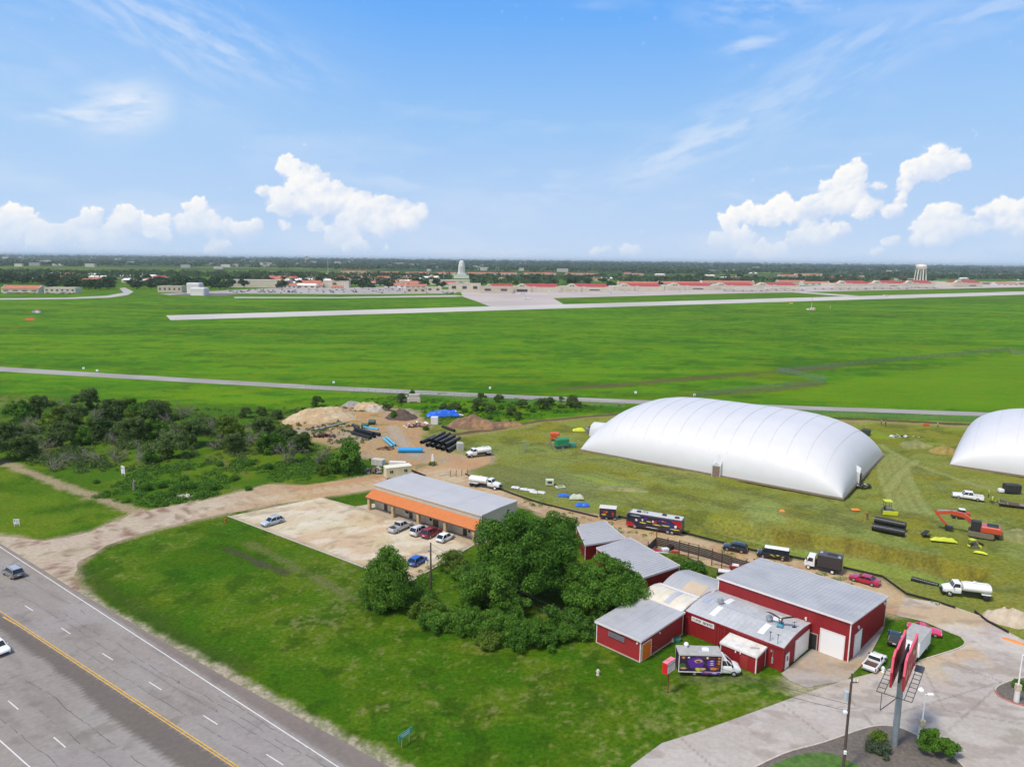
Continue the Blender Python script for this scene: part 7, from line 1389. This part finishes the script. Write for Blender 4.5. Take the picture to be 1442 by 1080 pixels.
def flatb(name,label,loc,rz,L,D,h,wall,windows=0,cat='building',roof=None,group=None):
    t=thing(name,label,cat,loc,rz,group); MB().box(-L/2,-D/2,0,L/2,D/2,h).build('wall',wall,t); MB().box(-L/2-.3,-D/2-.3,h,L/2+.3,D/2+.3,h+.8).build('roof',roof or wall,t)
    for k in range(windows):
        x=-L/2+L*(k+.5)/windows; MB().box(x-L/windows*.2,-D/2-.12,h*.4,x+L/windows*.2,-D/2-.02,h*.75).build('window',WIN,t)
    return t
# hangar line: gable ends face the apron (toward us), ridge running away to the right
def ppx(px,py): return (*G(px,py),0)
def at_span(x0,x1,py): a=G(x0,py); b=G(x1,py); return ((a[0]+b[0])/2,(a[1]+b[1])/2,0),math.hypot(b[0]-a[0],b[1]-a[1])
HG=[(680,722,412,'leftmost red roofed hangar behind the wide apron'),(722,785,411.5,'hangar with a dark red roof and a wide open bay'),(792,855,411.3,'third red roofed hangar from the left on the apron'),(866,930,410.3,'fourth red roofed hangar from the left on the apron'),(937,1000,409.2,'fifth red roofed hangar on the apron line'),(1003,1060,408.5,'sixth red roofed hangar on the apron line'),(1060,1122,408,'seventh red roofed hangar on the apron line'),(1175,1222,406.5,'hangar left of the water tower with a dark red roof'),(1224,1270,405.8,'hangar directly below the water tower'),(1271,1312,405.4,'hangar just right of the water tower'),(1340,1380,404.6,'last red roofed hangar toward the right edge')]
for i,(a,b,py,l) in enumerate(HG):
    loc,Lw=at_span(a,b,py); D=Lw*.45; k=Lw/60
    t=thing('hangar',l,'hangar',(loc[0],loc[1]+Lw*.3,0),R(2+i*1.2),'red roofed hangars along the apron')
    hh=14 if i<7 else 17; h=hh*.62
    MB().box(-Lw/2,-Lw*.25,0,Lw/2,Lw*.3,h).build('wall',CRM,t)
    mb=MB(); x0=-Lw*.22; mb.add([(x0,-Lw*.25,h),(Lw/2,-Lw*.25,h),(Lw*.46,0,hh),(x0,0,hh),(x0,Lw*.3,h),(Lw/2,Lw*.3,h)],[(0,1,2,3),(3,2,5,4),(1,5,2),(0,3,4)]); mb.build('roof',RROOF,t)
    w0=-Lw/2;w1=-Lw*.10; m_=(w0+w1)/2
    mb=MB(); mb.xprism([(w0,0),(w0,h*1.02),(w0+(w1-w0)*.22,h*1.15),(m_-2*k,hh*1.02),(m_+2*k,hh*1.02),(w0+(w1-w0)*.78,h*1.15),(w1,h*1.02),(w1,0)][::-1],-Lw*.27-1,-Lw*.2); mb.build('gable_wall',CRM,t)
    for s in (-1,1): MB().box(m_+s*1.7*k-1.1*k,-Lw*.27-1.2,h*1.12,m_+s*1.7*k+1.1*k,-Lw*.27-1.02,h*1.3).build('window',WIN,t)
    MB().box(m_-7*k,-Lw*.27-1.25,0,m_+7*k,-Lw*.27-1.02,h*.55).build('hangar_door',WIN if i in(1,) else CRM2,t)
    for s in(0,1): MB().box(-Lw*.08+s*Lw*.5,-Lw*.26,0,-Lw*.0+s*Lw*.5,-Lw*.25-.02,h*1.12).build('pier',CRM,t)
    if i%2==0: MB().box(Lw*.08,-Lw*.25-.3,h*.3,Lw*.3,-Lw*.25-.02,h*.5).build('window',WIN,t)
for i,(a,b,py,hh,l) in enumerate([(930,985,402.5,9,'long clay roofed block behind the hangars, left of its neighbour'),(872,925,403,9,'clay roofed block directly behind the fourth hangar'),(990,1058,402,10,'clay roofed block behind the fifth and sixth hangars'),(1098,1130,400,9,'clay roofed building among dark trees right of the hangars'),(1132,1165,402,9,'clay roofed building with a rounded end right of the hangars'),(1100,1120,390,8,'small clay roofed house far behind the right hangars'),(1125,1152,388.5,8,'far clay roofed building with a white rounded end'),(1186,1212,391,8,'clay roofed long building left of the water tower far back'),(1245,1262,391,8,'small clay roofed house left of the water tower'),(480,520,385,8,'long clay roofed barrack in the distance, left one'),(520,560,386,8,'long clay roofed barrack in the distance, second one'),(572,603,386.5,8,'long clay roofed barrack left of the white tower'),(616,640,387,8,'clay roofed barrack just left of the white tower'),(660,690,387,8,'clay roofed barrack just right of the white tower'),(690,725,387.3,8,'clay roofed barrack second right of the white tower'),(740,780,387.5,8,'far clay roofed barrack right of the white tower row'),(800,838,388,8,'far clay roofed barrack above the hangars'),(410,455,405,7,'low building with a clay tile roof behind the car parks'),(420,440,391,8,'clay roofed house in the trees at mid left'),(0,60,411.8,9,'long building with a red tiled roof at the left edge'),(440,470,392,7,'clay roofed house group in the trees'),(465,482,407,6,'small clay roofed shop near the car parks'),(505,525,403,7,'clay roofed house between trees and car parks'),(570,600,406,7,'clay roofed row near the flat store'),(1405,1430,402,7,'long clay roofed shed at the far right')]):
    loc,Lw=at_span(a,b,py); gabled('base_building',l,'building',(loc[0],loc[1]+8,0),R(3*(i%3)),Lw*.96,min(24,Lw*.5),hh*.62,hh*1.1,CRM if i%2 else WHT2,TILE,windows=4 if py>400 else 0)
for i,(a,b,py,hh,w_,l) in enumerate([(62,110,412.6,7,6,'low cream hangar row at the left edge with dark doors'),(222,258,411.8,9,5,'cream terminal building with a small upper storey'),(315,408,405,13,0,'very long plain cream warehouse at left'),(455,492,405,11,0,'right part of the long cream warehouse'),(572,600,413,8,3,'flat pale store building before the trees'),(600,622,411.5,8,2,'flat cream store beside the pale store'),(632,676,411.5,14,3,'white cream hangar block with three dark doors'),(676,720,413,10,2,'low cream hangar front left of the red roofs'),(605,660,401.5,10,0,'long cream wall like building below the white tower'),(1315,1338,402,10,2,'cream flat building between the last hangars'),(1385,1440,401.5,7,3,'low pale building at the right edge'),(20,32,375.5,12,0,'white building in the distant trees at left'),(1268,1290,396,8,1,'flat pale building at the water tower foot'),(960,968,376.5,22,0,'small pale blockhouse tower on the horizon'),(1062,1067,378.5,16,0,'narrow pale tower on the horizon at right')]):
    loc,Lw=at_span(a,b,py); flatb('base_building',l,(loc[0],loc[1]+Lw*.12,0),R(2),Lw,min(30,Lw*.4),hh,[CRM,CRM2,CRM][i%3],w_)
rr=random.Random(55); hs=[]
def house(i,wall,roof):
    t=thing('base_house','x','house',(0,-600-i*40,0)); L=26+6*i
    MB().box(-L/2,-7,0,L/2,7,5.2).build('wall',wall,t); mb=MB(); mb.add([(-L/2-.5,-7.6,5.1),(L/2+.5,-7.6,5.1),(L/2-3,0,8.6),(-L/2+3,0,8.6),(-L/2-.5,7.6,5.1),(L/2+.5,7.6,5.1)],[(0,1,2,3),(3,2,5,4),(1,5,2),(0,3,4),(0,4,5,1)]); mb.build('roof',roof,t)
    for k in range(3): MB().box(-L*.36+k*L*.3,-7.08,1.6,-L*.36+k*L*.3+L*.14,-7.02,3.6).build('window',WIN,t)
    return t
hs=[house(0,WHT2,TILE),house(1,CRM,RROOF),house(2,CRM,WHT2),house(3,WHT2,TILE)]; uh=set()
for i in range(120):
    if i<70: px,py=rr.uniform(375,650),rr.uniform(389,406)
    elif i<92: px,py=rr.uniform(0,230),rr.uniform(386,400)
    else: px,py=rr.uniform(690,1442),rr.uniform(386,397)
    if 634<px<668: continue
    k=rr.randrange(4); kind=['white house with a clay tile roof','cream house with a red roof','flat pale roofed cream hall','long white house with a clay tile roof'][k]; zone='between the car parks and the headquarters tower' if i<70 else 'in the tree belt at far left' if i<92 else 'in the woods behind the hangars'
    lb=kind+' '+zone; gp='houses '+zone
    if k not in uh: uh.add(k); o=hs[k]; o.location=ppx(px,py); o.rotation_euler=(0,0,rr.uniform(-.4,.4)); o['label']=lb; o['group']=gp
    else: dup(hs[k],ppx(px,py),rr.uniform(-.4,.4),lb,gp)
# two big cream hush houses left
for a,b,py,hh,l in [(263,283,414,16,'tall white cubic hangar standing on the left grass, rear one'),(268,290,416.3,11,'lower white cubic hangar in front of the tall one on the left grass')]:
    loc,Lw=at_span(a,b,py); t=thing('hush_house',l,'hangar',(loc[0],loc[1]+Lw*.3,0)); MB().bbox(-Lw/2,-Lw*.4,0,Lw/2,Lw*.4,hh,1.2).build('wall',mat('pale_hangar',(.60,.58,.58),.7),t); MB().box(-Lw*.4,-Lw*.41-.1,0,Lw*.4,-Lw*.41+.1,hh*.45).build('hangar_door',WHT2,t)
loc,Lw=at_span(232,318,416.5); sheet('dark_apron',[(loc[0]-Lw/2,loc[1]),(loc[0]+Lw/2,loc[1]),(loc[0]+Lw*.42,loc[1]+75),(loc[0]-Lw*.5,loc[1]+75)],.035,mat('dark_asphalt',(.13,.11,.105),.9,var=.1,vscale=20))
# white tower
x,y=G(650,392); t=thing('monument_tower','white stepped tower of the headquarters rising above the trees','tower',(x,y,0)); WT=mat('tower_white',(.62,.61,.60),.6)
MB().prism([(-22,-12),(22,-12),(22,12),(-22,12)],0,9).build('wing',WT,t); MB().prism([(-13,-12.5),(13,-12.5),(13,12.5),(-13,12.5)],9,15).build('lower_tier',WT,t)
def octo(r): return [(r*math.cos(math.pi/8+k*math.pi/4),r*math.sin(math.pi/8+k*math.pi/4)) for k in range(8)]
MB().loft([[(a,b,z) for a,b in octo(r)] for z,r in((9,11),(38,9.6),(38.3,8.9),(45,8.2),(45.3,7.2),(49,6.4),(51.5,3))]).build('shaft',WT,t)
for k in(-1,0,1): MB().box(k*4-.8,-10.2,16,k*4+.8,-9.4,34).build('screen_panel',mat('tower_screen',(.42,.43,.44),.7),t)
# water towers
def wtower(l,px,py,H_,r,leg):
    x,y=G(px,py); t=thing('water_tower',l,'water tower',(x,y,0)); m=mat('water_tower_cream',(.66,.60,.50),.5)
    MB().loft([[(q*math.cos(a),q*math.sin(a),z) for a in [2*math.pi*i/20 for i in range(20)]] for z,q in((H_-r*1.1,r*.35),(H_-r*1.0,r*.8),(H_-r*.75,r),(H_-r*.35,r),(H_-r*.1,r*.78),(H_,r*.15))]).build('tank',m,t,smooth=True)
    for k in range(leg):
        a=2*math.pi*(k+.5)/leg; MB().tube((r*1.1*math.cos(a),r*1.1*math.sin(a),0),(r*.8*math.cos(a),r*.8*math.sin(a),H_-r*.8),r*.10,n=8).build('leg',m,t)
    MB().tube((0,0,0),(0,0,H_-r),r*.16,n=10).build('riser',m,t); return t
wtower('cream water tower on legs rising behind the right hangars',1295,399.5,56,15,6); wtower('thin water tower on the horizon left of centre',432,371.5,75,16,4); wtower('white water tower on the horizon right of the headquarters tower',738.5,373,62,12,4)
# sun shades with aircraft
SHD=mat('shade_roof',(.58,.54,.49),.6); AIR=mat('aircraft_white',(.6,.6,.62),.4)
ac=None
def aircraft():
    t=thing('training_aircraft','x','aircraft',(0,-700,0)); MB().loft([[(x_,r_*math.cos(a),1.5+r_*math.sin(a)) for a in [2*math.pi*k/8 for k in range(8)]] for x_,r_ in((-5.5,.2),(-2,.7),(2,.85),(4.5,.5),(5.6,.1))]).build('fuselage',AIR,t); MB().prism([(1.6,-.6),(-.6,-5.2),(-1.8,-5.2),(-1.6,.0),(-1.8,5.2),(-.6,5.2),(1.6,.6)],1.2,1.35).build('wings',AIR,t)
    MB().xprism([(-5.4,1.6),(-5.6,3.8),(-4.6,3.8),(-3.6,2.0)],-.08,.08).build('tail_fin',AIR,t); MB().prism([(-4.2,-2.2),(-5.2,-2.2),(-5.2,2.2),(-4.2,2.2)],1.7,1.8).build('tailplane',AIR,t); MB().loft([[(2.8,-.3,2.1),(2.8,.3,2.1),(.2,.4,2.1),(.2,-.4,2.1)],[(2,-.15,2.9),(2,.15,2.9),(.8,.2,2.9),(.8,-.2,2.9)]]).build('canopy',WIN,t)
    for x_,y_ in((3.5,0),(-.8,1.2),(-.8,-1.2)): MB().tube((x_,y_,0),(x_,y_,1.2),.15,n=5).build('gear_leg',DARK,t)
    return t
ac=aircraft(); first=True
k=0
for a,b,py in [(1080,1130,409.6),(1150,1222,408.2),(1222,1280,407.2),(1284,1320,406.2),(1020,1078,410.4)]:
    loc,Lw=at_span(a,b,py); t=thing('sun_shade',['long sun shade roof with dark bays before the hangars, leftmost one','long sun shade roof left below the water tower','long sun shade roof directly below the water tower','short sun shade roof right of the water tower','long sun shade roof in front of the seventh hangar'][k],'shelter',(loc[0],loc[1],0),R(4)); k+=1
    MB().box(-Lw/2,-7,5.2,Lw/2,7,6.0).build('roof',SHD,t); n=int(Lw/9)
    pm=None
    for i in range(n+1):
        if pm is None: pm=MB().tube((0,-6.5,0),(0,-6.5,5.2),.35,n=5).build('post',CRM2,t); q=pm
        else: q=pm.copy(); COL.objects.link(q); q.parent=t
        q.location=(-Lw/2+Lw*i/n,0,0)
    for i in range(n):
        X=-Lw/2+Lw*(i+.5)/n; c,s=math.cos(R(4)),math.sin(R(4)); p=(loc[0]+X*c,loc[1]+X*s,0)
        if i%2: continue
        lb='small trainer aircraft parked nose out under the long sun shades'
        if first: ac.location=p; ac.rotation_euler=(0,0,R(-86)); ac['label']=lb; ac['group']='trainer aircraft under the sun shades'; first=False
        else: dup(ac,p,R(-86),lb,'trainer aircraft under the sun shades')
for i,(px,py) in enumerate([(776,412.2),(808,411.8),(822,413),(846,411.9),(880,411.4),(900,411.2),(958,410.5),(736,414),(862,413.4),(742,422)]): dup(ac,ppx(px,py),R(-60-i*13),'small trainer aircraft standing in the open on the apron','trainer aircraft standing on the apron')
dup(ac,ppx(1248,417.5),R(5),'pale small aircraft on the runway near the right grass strip','aircraft on the runway')
# far vehicles
fc=car('parked_car','small car in the distant base car park','car',(0,-650),0,WHITE,4.6,1.9,1.6,'suv',group='cars in the distant base car parks')
cols=[WHITE,SILV,BLKP,paint('dull_red_paint',(.25,.02,.02)),GREY,paint('navy_paint',(.02,.03,.10))]; fl=[fc]
for c in cols[1:]:
    o=thing('parked_car','small car in the distant base car park','car',(0,-650,0),0,'cars in the distant base car parks'); 
    for ch in fc.children:
        q=ch.copy(); COL.objects.link(q); q.parent=o
        if ch.data.materials and ch.data.materials[0]==WHITE:
            q.data=ch.data.copy(); q.data.materials.clear(); q.data.materials.append(c)
        for g_ in ch.children: d=g_.copy(); COL.objects.link(d); d.parent=q
    fl.append(o)
rr=random.Random(77); usedc=set()
for i in range(150):
    if i<30: px,py=rr.uniform(0,108),rr.uniform(413.0,414.0)
    elif i<85: px,py=rr.uniform(320,420),rr.uniform(408,413)
    elif i<140: px,py=rr.uniform(420,575),rr.uniform(407,413.3)
    else: px,py=rr.uniform(620,640),rr.uniform(412,414)
    k=rr.randrange(6); loc=ppx(px,py); rz=rr.choice([0,1.57,.3,1.8])
    if k not in usedc: usedc.add(k); fl[k].location=loc; fl[k].rotation_euler=(0,0,rz)
    else:
        q=fl[k]; r_=q.copy(); COL.objects.link(r_); r_.location=loc; r_.rotation_euler=(0,0,rz)
        for ch in q.children:
            if ch.name.split('.')[0] in('body','windows','roof'): d=ch.copy(); COL.objects.link(d); d.parent=r_
# hangar side vehicles
# airfield markers
x,y=G(42,451); t=thing('airfield_marker','red sloped marker panel in the airfield grass at left','marker',(x,y,0),R(20)); MB().at((0,0,.6),0,0,R(25)).box(-3.2,-1.6,0,3.2,1.6,.25).build('panel',mat('marker_red',(.55,.04,.02),.6),t); MB().box(-2.6,-.1,0,-2.4,.1,1).build('leg',DARK,t); MB().box(2.4,-.1,0,2.6,.1,1).build('leg',DARK,t)
x,y=G(54,440.5); junk('equipment_hut','small red and white hut in the airfield grass at left','hut',54,440.5,[('wall',WHT2,((0,0,0),(4,3,2.4))),('roof',TILE,((0,0,2.4),(4.4,3.4,.8))),('annex',mat('hut_blue',(.25,.35,.5),.6),((-4,0,0),(3,2,1.6)))])
junk('equipment_hut','orange and white checked hut in the airfield grass at right','hut',1144,436.5,[('wall',WHT2,((0,0,0),(5,3.5,2.6))),('stripe',mat('hut_orange',(.6,.12,.04),.6),((-1.4,-1.76,.3),(1.2,.1,2.0))),('stripe',mat('hut_orange',(.6,.12,.04),.6),((1.4,-1.76,.3),(1.2,.1,2.0))),('annex',WHT2,((-5.5,0,0),(2.5,2,1.6)))])
for px,py,h,l in [(1142.5,436,16,'thin red and white mast beside the checked hut'),(1169,435,9,'short white mast right of the checked hut'),(462,385,45,'thin radio mast among the distant barracks'),(625,400,30,'thin flag mast left of the white tower')]:
    x,y=G(px,py); t=thing('mast',l,'mast',(x,y,0)); MB().tube((0,0,0),(0,0,h*.5),h*.012,n=5).build('lower_mast',WHT2,t); MB().tube((0,0,h*.5),(0,0,h),h*.010,n=5).build('upper_mast',mat('marker_red',(.55,.04,.02),.6) if h<20 else WHT2,t)
x,y=G(1114.5,429); junk('yellow_marker','yellow board marker in the grass just below the runway','marker',1114,429,[('board',mat('marker_yellow',(.6,.40,.03),.6),((0,0,.8),(4,.3,2))),('leg',DARK,((0,0,0),(.3,.3,.8)))])
for px,py in [(137,523.5),(470,540),(895,554.5),(978,558),(690,548),(118,520)]:
    x,y=G(px,py); t=thing('edge_marker','small white marker box in the grass beside the perimeter road','marker',(x,y,0),0,'white marker boxes along the perimeter road'); MB().bbox(-.45,-.4,.15,.45,.4,1.0,.06).build('cabinet',WHITE,t); MB().box(-.3,-.3,0,.3,.3,.15).build('foot',CONC,t)
# ---------------------------------------------------------------- distant trees as things
rr=random.Random(101); used=set(); cnt=0
def far_tree(px,py,s,lb,grp):
    global cnt
    k=rr.randrange(4); p=far_p[k]; loc=ppx(px,py); rz=rr.uniform(0,6.28); sc=(s*rr.uniform(.9,1.3),s*rr.uniform(.9,1.3),s*rr.uniform(.8,1.15))
    if k not in used: used.add(k); p.location=loc; p.rotation_euler=(0,0,rz); p.scale=sc; p['label']=lb; p['group']=grp
    else: dup(p,loc,rz,lb,grp,sc)
    cnt+=1
g1='trees of the belt left of the long warehouse'
for i in range(125):
    px=rr.uniform(-30,325); py=rr.choice([rr.uniform(396,409),rr.uniform(398,408)])
    if 155<px<183 and py>392: continue
    if px<62 and py>400: py-=8
    far_tree(px,py,rr.uniform(1.2,1.9),'dark green tree in the belt behind the left airfield grass',g1)
for i in range(80):
    px=rr.uniform(325,680); py=rr.uniform(392,401) if rr.random()<.75 else rr.uniform(401,407)
    if 636<px<664 and py>392.5: py=392
    far_tree(px,py,rr.uniform(1.0,1.7),'dark green tree among the base buildings left of the hangars','trees among the base buildings')
for i in range(80):
    px=rr.uniform(680,1442); py=rr.uniform(392,402)-(px-680)*.004
    far_tree(px,py,rr.uniform(1.3,1.9),'dark green tree behind the line of red roofed hangars','trees behind the hangars')
for px,py,s,l in [(547,406,1.3,'round dark tree beside the flat pale store'),(622,406,1.4,'big round tree left of the cream hangar block'),(650,403,1.2,'tree right above the cream hangar block'),(672,403,1.4,'twin crowned tree behind the low cream hangar'),(860,406,1.4,'tree standing between the third and fourth hangar'),(930,404,1.2,'tree in the gap between the fourth and fifth hangar'),(318,407,1.5,'round tree at the left corner of the long warehouse'),(1170,402,1.3,'tree between the clay roofed end and the hangar')]: far_tree(px,py,s,l,None)
# ---------------------------------------------------------------- far woods: one rolling canopy sheet each, bumpy with crowns
def blobs(name,n,ylo,yhi,seed,size,h,mask,m,quads=26,leaf=3.2):
    rs=np.random.RandomState(seed); d=1/(1/ylo-(1/ylo-1/yhi)*rs.rand(n)); a=rs.uniform(R(-47),R(47),n); X=d*np.tan(a); Y=d; k=mask(X,Y,rs); X=X[k];Y=Y[k]; r=rs.uniform(.7,1.35,len(X))*size*(1+Y/9000)
    cl=[(x,y,hh*h,q) for x,y,hh,q in zip(X,Y,rs.uniform(.45,.75,len(X)),r)]
    V,t=leaf_cloud(rs,cl,len(cl)*quads,leaf*1.0,up=.5,flat=.6); V=V.reshape(-1,4,3)
    c=V.mean(1,keepdims=True); V=(V-c)*(1+c[:,:,1:2]/5000)+c; V=V.reshape(-1,3); V[:,2]=np.maximum(V[:,2],0)
    tag(np_mesh(name,V,np.arange(len(V)).reshape(-1,4),m,None,colattr={'tone':t}),kind='stuff')
def clear(X,Y,sc,seed,th): return fbm(X*.35,Y,sc,seed)>th
blobs('woodland',7000,1550,2700,501,9,10,lambda X,Y,rs:clear(X,Y,260,503,.36)&(abs(np.degrees(np.arctan2(X,Y))+4.0)>.9)&(Y>1650+.57*np.maximum(X,0))&((Y<2330)|(X>1000)),LEAF_F,22,3.6)
blobs('woodland',7500,2900,6500,511,10,11,lambda X,Y,rs:clear(X,Y,500,513,.42)&((Y>3350)|(X>1500)),LEAF_F,20,5.5)
blobs('woodland',6500,6500,22000,521,20,13,lambda X,Y,rs:clear(X,Y,1500,523,.36),LEAF_F,18,9)
# far pale buildings: a sprawl nobody could count
mb=MB(); rr=random.Random(303)
for i in range(170):
    a=R(rr.uniform(-40,40)); d=1/(1/3300-(1/2800-1/15000)*rr.random()); 
    if math.degrees(a)>-2 and rr.random()<.6: continue
    x=d*math.tan(a); s=(1+d/4000); L=rr.uniform(8,34)*s; mb.at((x,d,0),rr.uniform(-.3,.3)).box(-L/2,-8,0,L/2,8,rr.uniform(7,12)*s*.75)
mb.m=Matrix.Identity(4); tag(mb.build('distant_suburb',mat('suburb_pale',(.46,.44,.40),.8,var=.3,vscale=400)),kind='stuff')
# ---------------------------------------------------------------- air
HZ=MB().box(-60000,-500,-3,60000,82000,110).build('haze',mat('unused',(0,0,0))); HZ.data.materials.clear()
m=bpy.data.materials.new('air'); m.use_nodes=True; N=m.node_tree.nodes; N.remove(N['Principled BSDF']); pv=N.new('ShaderNodeVolumePrincipled'); pv.inputs['Color'].default_value=(.80,.88,1,1); pv.inputs['Density'].default_value=HAZE; pv.inputs['Anisotropy'].default_value=.2
m.node_tree.links.new(pv.outputs[0],N['Material Output'].inputs['Volume']); HZ.data.materials.append(m); tag(HZ,kind='stuff')
